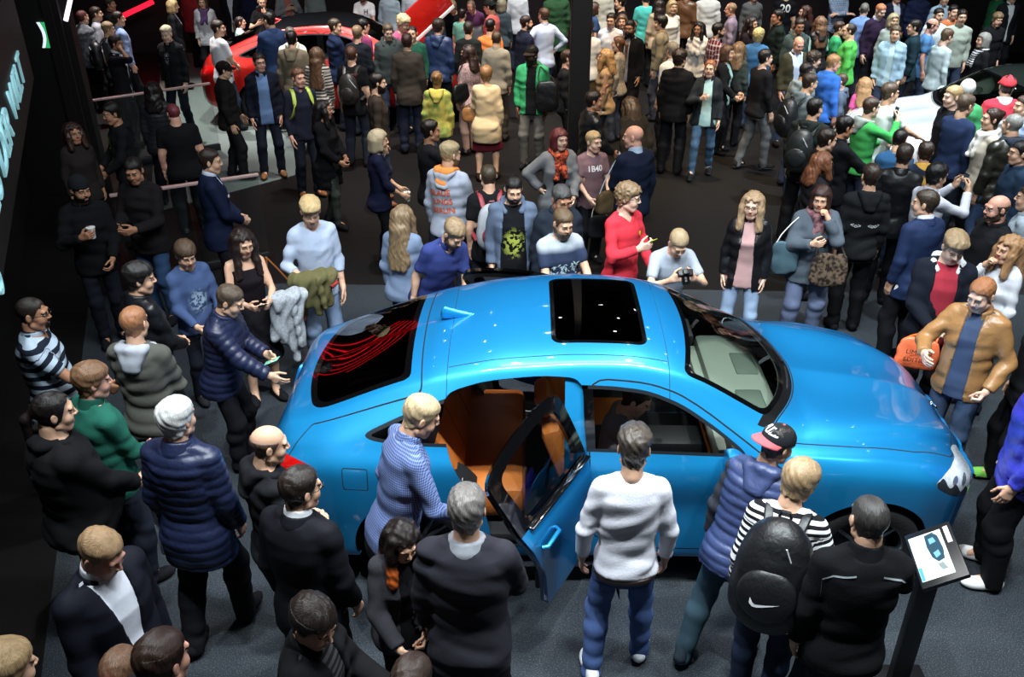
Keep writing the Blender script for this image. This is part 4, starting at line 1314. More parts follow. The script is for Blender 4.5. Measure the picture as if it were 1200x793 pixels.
        for r0, r1 in zip(rows[:-1], rows[1:]):
            for k in range(len(rg)): b_.faces.new((r0[k], r0[(k + 1) % len(rg)], r1[(k + 1) % len(rg)], r1[k]))
        g = MB(); g._add(b_); g.build(nm_, pm, root)
    g = MB(); g.box((2.33, -.46, .33), (2.375, .46, .44), .015); g.build('lower_intake', gloss, root)
    for s in (-1, 1):
        g = MB(); g.prism([(-.02, .52), (-.16, .56), (-.19, .68), (-.06, .74), (-.02, .70)] if s < 0 else [(.02, .52), (.02, .70), (.06, .74), (.19, .68), (.16, .56)], .03, Matrix(((0, 0, 1, 2.35), (1, 0, 0, 0), (0, 1, 0, 0), (0, 0, 0, 1))))
        g.build('kidney_grille', gloss, root)
    # ---- wheels
    tyre = plain('tyre_rubber', '0d0d0e', .75, bump=.4, scale=60.); rimm = plain('alloy_rim', '6f767c', .25, metal=.9); disc = plain('brake_disc', '55585a', .4, metal=.8)
    for xa in (1.53, -1.40):
        for s in (-1, 1):
            M = Matrix.Translation((xa, s * .84, .375)) @ Matrix.Rotation(-s * math.pi / 2, 4, 'X')
            g = MB()
            g.lathe([(.255, -.13), (.30, -.14), (.345, -.135), (.368, -.115), (.375, -.08), (.375, -.03), (.369, -.028), (.369, -.018), (.375, -.016), (.375, .016), (.369, .018), (.369, .028), (.375, .03), (.375, .08), (.368, .115), (.345, .135), (.30, .14), (.255, .13)], 64, M)
            wh = g.build('wheel', tyre, root)
            for nm_ in ():
                pass
            g = MB(); g.lathe([(.262, .13), (.250, .125), (.240, .09), (.236, -.10), (.258, -.12)], 48, M); g.build('wheel_rim', rimm, wh)
            for q in range(10):
                g = MB(); t = 2 * math.pi * q / 10 + (.10 if q % 2 else -.10)
                Ms = M @ Matrix.Rotation(t, 4, 'Z')
                g.box((.045, -.014, .07), (.245, .014, .105), .006, Ms); g.build('wheel_spoke', rimm, wh)
            g = MB(); g.lathe([(.001, .11), (.05, .108), (.062, .09), (.062, .05)], 24, M); g.build('wheel_hub', plain('hub_black', '141517', .4), wh)
            g = MB(); g.lathe([(.06, .02), (.19, .02), (.19, -.01), (.06, -.01)], 40, M); g.build('brake_disc', disc, wh)
            g = MB()
            arc = [(xa + .435 * math.cos(t), s * .90, .37 + .435 * math.sin(t)) for t in np.linspace(-.1, math.pi + .1, 24)]
            bm_ = bmesh.new(); r0 = [bm_.verts.new(p) for p in arc]; r1 = [bm_.verts.new((p[0], s * .52, p[2])) for p in arc]
            for i in range(len(arc) - 1): bm_.faces.new((r0[i], r0[i + 1], r1[i + 1], r1[i]))
            g._add(bm_); g.build('arch_liner', dark, root)
    # ---- small fittings
    for s in (-1, 1):
        g = MB(); g.tube([(.58, s * .90, 1.09), (.58, s * 1.0, 1.11)], .025, 8); mm = g.build('door_mirror', gloss, root)
        v = Vol((.62, -.14, -.1), (.86, .14, .12), .012); v.ell((.74, 0, 0), (.085, .12, .075), k=0); v.cut(lambda x, y, z: .70 - x + 0 * y + 0 * z)
        a_, b_ = v.mesh(); mesh_np('mirror_cap', a_ + np.array([-.17, s * 1.05, 1.14]), b_, pm, mm)
        for xh in (.02, -.92):
            if main and xh < 0: continue
            g = MB(); yy = np.interp(xh, xs, w) + .012
            g.tube([(xh - .11, s * (yy - .035), .955), (xh - .09, s * yy, .958), (xh + .09, s * yy, .955), (xh + .11, s * (yy - .035), .95)], .014, 8, sq=.8); g.build('door_handle', pm, root)
    v = Vol((-.16, -.05, -.03), (.14, .05, .10), .006)
    v.cone((-.10, 0, .055), (.10, 0, .0), .016, .008, k=0); v.cone((-.11, 0, 0), (.11, 0, 0), .024, .012, k=.04); v.cone((-.11, 0, .03), (.03, 0, .01), .018, .010, k=.03)
    a_, b_ = v.mesh(); mesh_np('roof_aerial', a_ + np.array([-1.16, 0, float(zcx(-1.16)) + .003]), b_, pm, root)
    for y0, y1 in ((-.62, -.05), (.02, .60)):
        g = MB()
        pts = [(1.15 - .48 * y * y - .035, y, float(zcx(1.12)) - .085 * y * y * 2 + .022) for y in np.linspace(y0, y1, 9)]
        g.tube(pts, .009, 6); g.build('wiper', plain('wiper_rubber', '08090a', .5), root)
    # roundel on the bonnet's tip
    g = MB(); xb = 2.245; M = Matrix.Translation((xb, 0, float(zcx(xb)) + .004)) @ Matrix.Rotation(math.radians(38), 4, 'Y')
    g.lathe([(.001, .006), (.040, .006), (.042, .0)], 32, M); bd = g.build('emblem', plain('emblem_ring', '101214', .2, coat=1.), root)
    for q in range(4):
        g = MB(); g.prism([(0, 0)] + [(.026 * math.cos(t), .026 * math.sin(t)) for t in np.linspace(q * math.pi / 2, (q + 1) * math.pi / 2, 8)], .002, M @ Matrix.Translation((0, 0, .006)))
        g.build('emblem_quarter', plain('emblem_' + ('white' if q % 2 else 'blue'), 'e6eaec' if q % 2 else '1c69b0', .2), bd)
    # ---- underside and cabin
    g = MB(); g.box((-2.1, -.76, .22), (2.0, .76, .30), .02); g.box((1.1, -.44, .3), (2.0, .44, .88), .02); g.box((-2.1, -.44, .3), (-1.35, .44, .98), .02)
    g.build('floor_pan', dark, root)
    lea = plain('tan_leather', interior, .5, bump=.25, scale=45., noise=.08); lea2 = plain('tan_leather_seam', '%02x%02x%02x' % tuple(int(int(interior[i:i + 2], 16) * .72) for i in (0, 2, 4)), .6)
    blk = plain('cabin_black', '17181a', .6, bump=.1)
    for y in (-.40, .40):
        seat(root, (-.10, y, .30), lea, lea2, blk)
    if True:
        g = MB(); g.box((-1.22, -.66, .34), (-.70, .66, .60), .07); rb = g.build('rear_seat', lea, root)
        g = MB(); M = Matrix.Translation((-1.18, 0, .56)) @ Matrix.Rotation(math.radians(-22), 4, 'Y'); g.box((-.10, -.66, 0), (.08, .66, .56), .06, M); g.build('rear_backrest', lea, rb)
        for y in (-.42, 0, .42):
            g = MB(); g.box((-.03, y - .18, .50), (.09, y + .18, .545), .02, M); g.box((.075, y - .012 + .2, .05), (.085, y - .004 + .2, .5), .003, M); g.build('seat_seam', lea2, rb)
            g = MB(); g.box((-.06, y - .13, .56), (.05, y + .13, .76), .045, M); g.build('rear_headrest', lea, rb)
    g = MB(); g.box((.62, -.76, .72), (1.06, .76, 1.05), .05); g.box((.55, -.70, .84), (.70, .70, .99), .05); g.build('dashboard', plain('dash_top', dash, .5), root)
    g = MB(); g.box((.60, -.32, .78), (.66, .30, .82), .01); g.box((.58, -.78, .70), (.62, .78, .76), .012); g.build('dash_trim', lea, root)
    g = MB(); g.box((-.35, -.13, .30), (.66, .13, .62), .04); cs = g.build('centre_console', blk, root)
    g = MB(); M = Matrix.Translation((.42, .40, .90)) @ Matrix.Rotation(math.radians(-68), 4, 'Y')
    g.tube([(.185 * math.cos(t), .185 * math.sin(t), 0) for t in np.linspace(0, 2 * math.pi, 33)[:-1]], .016, 8, closed=True)
    for t in (0, math.pi, math.pi / 2 * 3): g.tube([(.04 * math.cos(t), .04 * math.sin(t), 0), (.18 * math.cos(t), .18 * math.sin(t), 0)], .018, 6)
    g.lathe([(.001, .03), (.06, .025), (.07, -.02)], 20); sw_ = g.build('steering_wheel', blk, root); sw_.data.transform(M)
    if not main and raised:
        A_, B_ = raised; g = MB(); e_ = (B_ - A_); L_ = e_.length; zq = e_.to_track_quat('X', 'Y').to_matrix().to_4x4()
        M_ = Matrix.Translation(Vector((0, 0, 0))) @ Matrix.Rotation(-rz, 4, 'Z') @ Matrix.Translation(-Vector(loc)) @ Matrix.Translation(A_) @ zq
        g.box((0, -.24, -.02), (L_, .24, .02), .015, M_); rb2 = g.build('raised_bonnet', pm, root)
        g = MB(); g.box((0, -.30, -.015), (L_, -.24, .03), .01, M_); g.build('bonnet_edge', plain('white_edge', 'd8d4d0', .4), rb2)
    if main:
        g = MB(); g.box((.40, -.13, 1.44), (.44, .13, 1.52), .015); g.tube([(.43, 0, 1.5), (.48, 0, 1.57)], .012, 6); g.build('rear_view_mirror', blk, root)
        g = MB(); g.box((.78, -.34, 1.045), (.96, -.08, 1.058), .012); g.build('dash_panel', plain('dash_panel', '6f7a70', .4), root)
        g = MB(); g.box((.84, .14, 1.045), (1.0, .44, 1.056), .01); g.build('dash_panel', plain('dash_panel', '6f7a70', .4), root)
        g = MB(); g.tube([(-1.10, -.945, .86), (-1.10, -.965, .86), (-1.10, -.965, .92), (-1.10, -.945, .92)], .008, 6); g.build('door_striker', chrome, root)
        car_door(S, door, root, pm, gloss, dark, lea, blk, gr)
        car_door(S, door2, root, pm, gloss, dark, lea, blk, gr, 1)
    return root

def seat(root, c, lea, lea2, blk):
    x, y, z = c
    g = MB(); g.box((x - .26, y - .25, z + .06), (x + .26, y + .25, z + .24), .07); s = g.build('front_seat', lea, root)
    M = Matrix.Translation((x - .22, y, z + .20)) @ Matrix.Rotation(math.radians(-20), 4, 'Y')
    g = MB(); g.box((-.09, -.25, -.02), (.07, .25, .62), .07, M); g.build('seat_back', lea, s)
    g = MB(); g.box((-.06, -.13, .64), (.05, .13, .83), .045, M); g.build('head_rest', lea, s)
    g = MB(); g.box((.065, -.15, .05), (.078, .15, .52), .008, M); g.build('seat_panel', lea2, s)
    g = MB(); g.box((x - .22, y - .22, z), (x + .24, y + .22, z + .08), .02); g.build('seat_base', blk, s)

DOOR_OPEN = 62
def car_door(S, F, root, pm, gloss, dark, lea, blk, gr, sd=-1):
    """a rear door, swung out on its front hinge"""
    inner = round_poly([(-.385, 1.115), (-.425, 1.47), (-.60, 1.495), (-.95, 1.455), (-1.13, 1.40), (-1.11, 1.28), (-1.08, 1.140), (-.7, 1.13)], 2)
    win, panel = S.split(F, lambda V: poly_sdf(V[:, 0], V[:, 2], inner))
    up, panel = S.split(panel, lambda V: 1.112 - V[:, 2])
    piv = Vector((-.30, sd * .93, 0))
    R = Matrix.Translation(piv) @ Matrix.Rotation(math.radians(DOOR_OPEN if sd < 0 else -24), 4, 'Z') @ Matrix.Translation(-piv)
    d = S.obj('rear_door', panel, [pm], root, solid=.05)
    fr = S.obj('door_frame', up, [gloss], d, solid=.05)
    gl = S.obj('door_window', win, [glass('door_glass', (.55, .6, .6))], d)
    parts = [d, fr, gl]
    def bx(x0, x1, y0, y1, z0, z1, b): g = MB(); g.box((x0, min(sd * y0, sd * y1), z0), (x1, max(sd * y0, sd * y1), z1), b); return g
    parts.append(bx(-.90, -.36, .86, .90, .46, 1.08, .018).build('door_trim', blk, d))
    parts.append(bx(-.88, -.40, .80, .87, .66, .74, .02).build('door_armrest', lea, d))
    g = MB(); g.tube([(-1.05, sd * .985, .965), (-1.03, sd * 1.012, .967), (-.87, sd * 1.006, .962), (-.85, sd * .97, .958)], .014, 8, sq=.8); parts.append(g.build('door_handle', pm, d))
    parts.append(bx(-1.10, -.33, .905, .955, 1.108, 1.126, .006).build('door_ledge', gloss, d))
    for o in parts: o.data.transform(R)
# ------------------------------------------------------------------ the hall
def floor_mat(name, c1, c2, rough, sc, spec=.4, speck=None):
    m, nt, b = new_mat(name); L = nt.links.new
    tc = N(nt, 'ShaderNodeTexCoord')
    n1 = N(nt, 'ShaderNodeTexNoise', Scale=1.3, Detail=5.); L(tc.outputs['Object'], n1.inputs['Vector'])
    mx = N(nt, 'ShaderNodeMixRGB'); mx.inputs[1].default_value = (*lin(c1), 1); mx.inputs[2].default_value = (*lin(c2), 1); L(n1.outputs[0], mx.inputs[0])
    n2 = N(nt, 'ShaderNodeTexNoise', Scale=sc, Detail=3.); L(tc.outputs['Object'], n2.inputs['Vector'])
    out = mx.outputs[0]
    if speck:
        th = N(nt, 'ShaderNodeMapRange'); th.inputs[1].default_value = .54; th.inputs[2].default_value = .70; L(n2.outputs[0], th.inputs[0])
        m2 = N(nt, 'ShaderNodeMixRGB'); L(th.outputs[0], m2.inputs[0]); L(out, m2.inputs[1]); m2.inputs[2].default_value = (*lin(speck), 1); out = m2.outputs[0]
    L(out, b.inputs['Base Color']); b.inputs['Roughness'].default_value = rough; b.inputs['Specular IOR Level'].default_value = spec
    bp = N(nt, 'ShaderNodeBump', Strength=.35, Distance=.004); L(n2.outputs[0], bp.inputs['Height']); L(bp.outputs[0], b.inputs['Normal'])
    return m

def struct(name, g, mat, smooth=False):
    o = g.build(name, mat, None, smooth=smooth); o['kind'] = 'structure'; return o

def build_hall():
    W0, W1 = at_z(-30, 793, 0), at_z(22, 345, 0)
    d = (W1 - W0).normalized(); n = Vector((d.y, -d.x, 0))
    g = MB(); g.box((-16, -3, -.12), (15, 24, -.006)); struct('floor', g, floor_mat('dark_hall_floor', '161414', '100f0f', .5, 60., .25))
    a, b, c_ = at_z(105, 348, 0), at_z(330, 332, 0), at_z(1210, 355, 0)
    poly = [(W0.x - d.x * 6, W0.y - d.y * 6), (14, -2.5), (14, 10.3), (c_.x, c_.y + .2), (b.x, b.y), (a.x, a.y)]
    g = MB(); g.prism([(x, y) for x, y in poly], .006, Matrix.Translation((0, 0, -.006))); struct('floor_carpet', g, floor_mat('speckled_grey_carpet', '33383d', '272b30', .95, 130., .1, '555d63'))
    c2 = [at_z(175, 250, 0), at_z(190, 60, 0), at_z(420, 40, 0), at_z(345, 205, 0)]
    g = MB(); g.prism([(p.x, p.y) for p in c2], .004, Matrix.Translation((0, 0, -.006))); struct('floor_light_patch', g, floor_mat('grey_stand_floor', '6f7876', '5d6563', .5, 40., .3))  # lighter sheet: the spotlit patch of dark floor, painted into its colour
    g = MB(); g.box((-16, 21.5, 0), (15, 21.8, 9)); struct('wall_back', g, plain('red_lit_wall', '1a0b0d', .7))  # dark wall, the red glow on it is put into its colour
    g = MB(); g.box((-16, -3, 9), (15, 24, 9.2)); struct('ceiling', g, plain('black_ceiling', '050506', .9))
    # the black wall along the near side of the stand
    blk = plain('black_wall_paint', '0c0a0b', .55)
    p0, p1 = W0 - d * 5, W0 + d * 9
    M = Matrix(((d.x, n.x, 0, p0.x), (d.y, n.y, 0, p0.y), (0, 0, 1, 0), (0, 0, 0, 1)))
    ln = (p1 - p0).length
    g = MB(); g.box((0, -.3, 0), (ln, 0, 7), 0, M); struct('wall_left', g, blk)
    def on_wall(px, py, o=0.):
        X, V = (px - 600) / FPX, -(py - 396.5) / FPX
        D = Vector((X, CT + V * ST, -ST + V * CT)); C0 = Vector((0, 0, CAMH))
        return C0 + D * (((W0 + n * o - C0).dot(n)) / D.dot(n))
    # raised lettering along the wall
    L0, L1 = on_wall(-12, 232, .6), on_wall(31, 100, .6); L0.z = 2.30
    fa, fb = (L0 - p0).dot(d), (L1 - p0).dot(d)
    g = MB(); g.box((fa - 3.0, .50, 2.02), (fb + 1.2, .59, 7), .01, M); g.box((fa - 3.0, 0, 2.02), (fb + 1.2, .5, 2.10), .01, M); struct('wall_fascia', g, blk)
    cyan = plain('lit_letter', '8fc4cc', .4, emit=.55)
    def lettering(txt, start, size, name, label, total=None):
        if total:
            w0 = sum(.36 if ch == ' ' else text_mesh(ch, 1., .02)[1] + .06 for ch in txt); sx = total / w0 / size
        else: sx = 1.
        root = empty(name, (0, 0, 0)); tag(root, label, 'lettering')
        x = 0
        for ch in txt:
            if ch == ' ': x += size * .36 * sx; continue
            me, wd = text_mesh(ch, size, .02)
            Mx = Matrix(((d.x * sx, 0, n.x, start.x + d.x * x), (d.y * sx, 0, n.y, start.y + d.y * x), (0, 1, 0, start.z), (0, 0, 0, 1)))
            me.transform(Mx)
            link('letter', me, root, [cyan]); x += (wd + size * .06) * sx
        return root
    run = (L1 - L0).dot(d)
    lettering('ES DER WELT', L0 + n * .005, .40, 'wall_lettering', 'pale blue raised letters ES DER WELT along the black wall', run)
    Q = on_wall(-8, 268, .6) - d * .45; Q.z = 2.04
    lettering('S', Q + n * .005, .40, 'wall_lettering', 'single pale blue letter of the next line, below the words on the black wall')
    # lit emblem and panel edges on the wall
    Yp = 12.2
    xr = at_y(78, 10, Yp).x
    g = MB(); g.box((-12, Yp, 0), (xr, Yp + .15, 7)); struct('wall_partition', g, blk)
    C0 = at_y(53, 41, Yp - .02)
    sg = empty('wall_emblem', (0, 0, 0)); tag(sg, 'small lit white and green curved emblem high on the black wall', 'emblem')
    for k, (c, dx, w_) in enumerate((('dfeaf2', -.07, .035), ('2fae62', -.02, .05), ('dfeaf2', .045, .03))):
        g = MB(); g.prism([(dx + .045 * math.sin(t * 3.1), -.16 + .32 * t) for t in np.linspace(0, 1, 9)] + [(dx + w_ + .045 * math.sin(t * 3.1), -.16 + .32 * t) for t in np.linspace(1, 0, 9)], .02, Matrix(((1, 0, 0, C0.x), (0, 0, -1, C0.y), (0, 1, 0, C0.z), (0, 0, 0, 1))))
        g.build('emblem_stripe', plain('lit_' + c, c, .4, emit=.9), sg)
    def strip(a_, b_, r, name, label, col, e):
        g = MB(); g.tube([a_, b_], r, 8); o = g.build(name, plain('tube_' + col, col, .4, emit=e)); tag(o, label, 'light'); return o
    strip(at_y(84, -8, Yp - .05), at_y(77, 24, Yp - .05), .03, 'wall_lamp', 'white strip drawn as the lit edge of the black wall partition', 'e6dcef', 2.)  # no lamp: a glowing tube stands in for the panel's lit edge
    for k, (q0, wd, zlo, mm) in enumerate((((60, 22), .07, 0, '16100f'), ((68, 14), .05, 0, '16100f'), ((30, 10), .03, 4.3, '4a3022'), ((37, 10), .03, 4.3, '4a3022'), ((44, 10), .03, 4.3, '4a3022'))):
        xx = at_y(*q0, Yp).x
        g = MB(); g.box((xx - wd, Yp - .07, zlo), (xx + wd, Yp, 7), .01); struct('trim_%d' % (k + 1), g, plain('rib_' + mm, mm, .5))
    # pillar
    pc = at_z(696, 118, 1.66); yb = pc.y + .75
    a_ = at_y(668.8, 60, yb); b_ = at_y(692.5, 60, yb)
    g = MB(); g.box((a_.x, yb, 0), (b_.x, yb + .25, 9), .012); struct('pillar', g, plain('black_pillar', '08080a', .5))
    # red light strips far back and above
    strip(at_y(143, 19, 20.5), at_y(179, 2, 20.5), .05, 'wall_lamp', 'diagonal red light strip on the dark wall at the top', 'ff1830', 2.2)
    # more of them, higher on the same wall: the rear window of the blue car mirrors them
    a0, b0 = at_y(143, 19, 20.5), at_y(179, 2, 20.5); e = (b0 - a0).normalized()
    for i in range(8):
        zz = 3.7 + .36 * i
        strip(Vector((-12.2, 21.4, zz)), Vector((-7.6 + .12 * i, 21.4, zz + .9)), .03, 'wall_lamp', 'red light line on the dark wall, mirrored in the rear window of the blue car', 'ff1424', 3.5)['group'] = 'red light lines mirrored in the rear window'
    # glass railings
    rail_m, gl = plain('rail_metal', 'd8b6b0', .3, metal=.4), glass('rail_glass', (.86, .9, .88))
    for (q0, q1, lb) in (((96, 119), (246, 97.5), 'glass railing with a pale top rail in front of the blond man in black'), ((128, 229), (303, 204), 'glass railing with a pale top rail beside the man in the navy suit')):
        A, B = at_z(*q0, 1.06), at_z(*q1, 1.06); e = (B - A).normalized(); nn = Vector((e.y, -e.x, 0)); L = (B - A).length
        r_ = empty('glass_railing', (A.x, A.y, 0)); tag(r_, lb, 'railing')
        M2 = Matrix(((e.x, nn.x, 0, 0), (e.y, nn.y, 0, 0), (0, 0, 1, 0), (0, 0, 0, 1)))
        g = MB(); g.box((0, -.025, 1.04), (L, .025, 1.075), .01, M2); g.build('top_rail', rail_m, r_)
        g = MB(); g.box((0, -.04, 0), (L, .04, .10), .01, M2); g.build('base_channel', plain('rail_base', '1b1c1e', .5), r_)
        for i in range(2):
            g = MB(); g.box((L * i / 2 + .01, -.006, .08), (L * (i + 1) / 2 - .01, .006, 1.05), 0, M2); g.build('glass_panel', gl, r_, smooth=False)
    A, B = at_z(618, 222, 1.06), at_z(634, 229, 1.06)
    return d, n

def text_mesh(s, size, depth, font_scale=1., bold=.0):
    cu = bpy.data.curves.new('lettering', 'FONT'); cu.body = s; cu.size = size; cu.extrude = depth / 2; cu.offset = bold
    o = bpy.data.objects.new('lettering', cu); COL.objects.link(o)
    dg = bpy.context.evaluated_depsgraph_get()
    me = bpy.data.meshes.new_from_object(o.evaluated_get(dg)); 
    bpy.data.objects.remove(o); bpy.data.curves.remove(cu)
    xs = [v.co.x for v in me.vertices]
    x0 = min(xs) if xs else 0
    for v in me.vertices: v.co.x -= x0
    return me, (max(xs) - x0 if xs else size * .3)

def print_on(p, lines, size, zc, col, side=1, gap=1.15, off=.006, xo=0., name='lettering', target=None, tilt=0.):
    """letters laid on the cloth of a person's top (side 1 chest, -1 back)"""
    from mathutils.bvhtree import BVHTree
    root = p['root']; J = p['J']; S, O, R = J['S'], J['O'], J['R']
    tg = [c for c in root.children if c.name.split('.')[0] in ('tshirt', 'hoodie', 'sweater', 'jacket', 'shirt', 'polo_shirt')]
    tg = tg[-1] if target is None else [c for c in root.children if c.name.startswith(target)][0]
    me_t = tg.data
    bv = BVHTree.FromPolygons([v.co for v in me_t.vertices], [tuple(q.vertices) for q in me_t.polygons])
    bm = bmesh.new(); y = 0
    for ln in lines:
        if callable(ln): ln(bm, size, y); y -= size * gap; continue
        me, wd = text_mesh(ln, size, 0, bold=size * .02)
        me.transform(Matrix.Translation((-wd / 2, y, 0))); bm.from_mesh(me); y -= size * gap
    bmesh.ops.triangulate(bm, faces=bm.faces)
    bmesh.ops.subdivide_edges(bm, edges=[e for e in bm.edges if e.calc_length() > .03], cuts=1)
    hgt = -y
    Rt = Matrix(R.tolist())
    ct, st = math.cos(tilt), math.sin(tilt)
    for v in bm.verts:
        lx, lz = v.co.x, v.co.y + hgt / 2 - size * .35
        lx, lz = lx * ct - lz * st, lx * st + lz * ct
        lx = lx * (-1 if side > 0 else 1) + xo
        q = Vector(O) + Rt @ Vector((lx * S, side * .6, zc * S + lz * S)); dr = Rt @ Vector((0, -side, 0))
        h = bv.ray_cast(q, dr)
        v.co = (h[0] - dr * off) if h[0] is not None else q + dr * .45
    me = bpy.data.meshes.new(name); bm.to_mesh(me); bm.free()
    return link(name, me, tg, [plain('print_ink', col, .7)])

# ------------------------------------------------------------------ lamps of the stand and an added spot
def lamp(kind, loc, aim, e, col=(1, 1, 1), size=.3, spot=50, blend=.6, sy=None):
    l = bpy.data.lights.new(kind.lower() + '_lamp', kind); l.energy = e; l.color = col
    if kind == 'SPOT': l.spot_size = math.radians(spot); l.spot_blend = blend; l.shadow_soft_size = size
    if kind == 'AREA':
        l.size = size
        if sy: l.shape = 'RECTANGLE'; l.size_y = sy
    o = bpy.data.objects.new(kind.lower() + '_lamp', l); COL.objects.link(o)
    o.location = loc
    o.rotation_euler = (Vector(aim) - Vector(loc)).to_track_quat('-Z', 'Y').to_euler()
    return o

def build_lights():
    cool = (.86, .95, 1.0); warm = (1., .72, .42); neu = (1., .97, .93)
    # key rig over the blue car
    for x, y, e in ((-2.2, 3.0, 330), (.4, 2.6, 420), (3.0, 3.0, 380)):
        lamp('SPOT', (x, y, 8.0), (x * .45 + .5, 5.2, .8), e * 3.3, cool, .10, 58)
    for x, y, e in ((-1.0, 7.0, 330), (2.4, 7.2, 360)):
        lamp('SPOT', (x, y, 8.2), (x * .6 + .4, 5.4, .8), e * 2.8, neu, .10, 60)
    lamp('AREA', (.9, 5.8, 8.4), (.9, 5.5, 0), 260, cool, 5.0, sy=1.6)
    lamp('AREA', (.9, 3.1, 8.0), (.9, 5.0, 1.2), 620, cool, 7.0, sy=.35)
    # crowd behind: warm centre, cool sides
    for x, y, e, c, sp in ((1.3, 11.0, 560, warm, 58), (2.6, 14.8, 900, warm, 62), (-1.2, 13.8, 1000, neu, 52), (-1.2, 10.6, 520, neu, 50), (-3.6, 16.2, 1100, neu, 46), (5.6, 11.5, 1250, cool, 62), (7.8, 14.8, 1300, cool, 62), (5.0, 8.6, 620, cool, 58), (.4, 17.5, 900, neu, 60), (4.8, 17.5, 900, cool, 60)):
        lamp('SPOT', (x, y - 1.2, 8.4), (x, y + .6, 0), e * 3.2, c, .15, sp, .8)
    lamp('SPOT', (-6.4, 17.0, 8.2), (-5.6, 16.4, 0), 4600, neu, .12, 42, .7)
    lamp('SPOT', (3.6, 9.6, 8.4), (6.0, 11.9, 1.1), 1500, cool, .12, 30, .6)  # added spot, only to brighten the silver car's dark windscreen
    hous, lens_m = plain('lamp_housing_black', '0a0a0b', .5), plain('lamp_glow', 'f4f8ff', .3, emit=60.)
    for i in range(5):
        for j in range(6):
            x, y = -5.5 + 2.6 * j + .5 * (i % 2), 8.6 + 2.6 * i
            r_ = empty('ceiling_spotlight', (x, y, 8.55)); tag(r_, 'small round spotlight under the black ceiling, mirrored as a white dot on the cars', 'spotlight', 'ceiling spotlights mirrored on the cars')
            g = MB(); g.lathe([(.001, .42), (.09, .42), (.11, .30), (.11, .0), (.09, .0), (.09, .05), (.001, .05)], 20); g.build('housing', hous, r_)
            g = MB(); g.lathe([(.001, .02), (.05, .018), (.075, .03)], 20); g.build('lens', lens_m, r_)
    w = bpy.data.worlds.new('World'); bpy.context.scene.world = w; w.use_nodes = True
    w.node_tree.nodes['Background'].inputs[0].default_value = (.5, .6, .75, 1); w.node_tree.nodes['Background'].inputs[1].default_value = .022
# ------------------------------------------------------------------ who stands where: pixel of the head, height, facing (0 = away from the camera, 90 = to the right of the picture)
P = person
BK, JN, TR = '101114', ('jeans', '2a3b58'), ('trousers', '121318')
DJ, LJ, GT, NV = ('jeans', '1d2433'), ('jeans', '6d8db5'), ('trousers', '2c2d31'), '16203a'
K = {}
# ---- the ring round the blue car, near side
K['fleece'] = P(547, 596, 1.82, 4, ('jacket', '2b2b33', dict(ch=.05, collar='8d9098', hem=-.16)), TR, ('grey', '77706a'), 'broad grey-haired man in a dark grey fleece at the open rear door', arms=('hang2', ((.16, .26, 1.0), 'grip')), w=1.04, belly=.03, hp=6)
K['check'] = P(494, 487, 1.84, 66, ('shirt', '344c88', dict(pat='check', col2='8496c2', freq=70., slv=.9)), DJ, ('short', 'c9ab78'), 'blond man in a blue checked shirt peering into the open rear door', arms=('hang', ((.18, .32, 1.0), 'relax')), lean=12, hp=30, hy=10, w=1.02)
K['ombre'] = P(472, 634, 1.60, 155, ('jacket', '333338', dict(open=(.05, -1, .07), inner='17171b', fab='wool')), ('slim', '111217'), ('long', '1d120e', .30, 'c05a22'), 'woman with long dark hair ending in orange tips, looking down', fem=True, hp=30, hy=-5, arms=('clasp', 'low'))
K['white'] = P(743, 526, 1.80, 2, ('sweater', 'd6d6e0', dict(slv=.95)), ('jeans', '3c62a6'), ('quiff', '4d4136'), 'man in a white sweater, blue jeans and white trainers facing the car door', shoes=('eceef0', 'f4f4f4'), hp=16, hy=8, w=.98, arms=(((.25, .04, .88), 'relax'), ((.24, .05, .88), 'relax')), feet=((-.16, -.06), (.15, .10)), tuck=.05)
K['capman'] = P(912, 520, 1.78, 35, ('gilet', '33426e', dict(slvcol='30333c')), ('jeans', '345a6b'), ('short', '2a2018'), 'man in a navy quilted hooded vest and a backwards black cap with red peak', cap=('1d2226', 'c9525a', True), lean=16, hp=12, hy=34, roll=4, arms=('hang2', 'reach'), shoes=('2c3a44', 'd8d8d8'), w=1.05, feet=((-.18, -.28), (.12, -.02)))
K['stripes'] = P(938, 563, 1.72, 25, ('sweater', 'e8e8ea', dict(pat='stripe', col2='17171b', freq=26., slv=.97)), ('jeans', '20304e'), ('bowl', 'b08d5e'), 'fair-haired youth in a black and white striped top carrying a black backpack', lean=14, hp=18, hy=28, arms=('hang2', ((.20, .22, 1.02), 'relax')), shoes=('2f8f7a', 'dddddd'))
K['pullover'] = P(1018, 608, 1.78, 4, ('sweater', '0e0f12', dict(collar='141519')), ('jeans', '161b28'), ('buzz', '3a3633'), 'man in a black pullover with grey piping reading the information stand', hp=14, hy=-6, w=1.06, arms=('hang', ((.27, .32, 1.04), 'flat')))
K['suit'] = P(353, 572, 1.80, 22, ('blazer', '12131a', dict(open=None, inner='eceef2')), TR, ('short', '2d2119'), 'man in a black suit and glasses with a white collar showing', hy=28, hp=8, glasses='15120f', arms=('hang', 'hang2'), w=1.04)
K['bald'] = P(316, 520, 1.72, 60, ('hoodie', '191a1e', {}), TR, ('ring', '6b4f3e'), 'bald man in a black hooded top beside the rear lamp of the blue car', hy=12, hp=14, arms=('clasp', 'clasp'), w=1.02, skin='light')
K['whitehair'] = P(208, 490, 1.82, 12, ('puffer', '1d2646', dict(puff=.007, hem=-.22)), TR, ('mop', 'c9c8c4'), 'white-haired man in a navy quilted jacket seen from behind', arms=('hang', 'hang2'), hy=14, walk=.55, w=1.03)
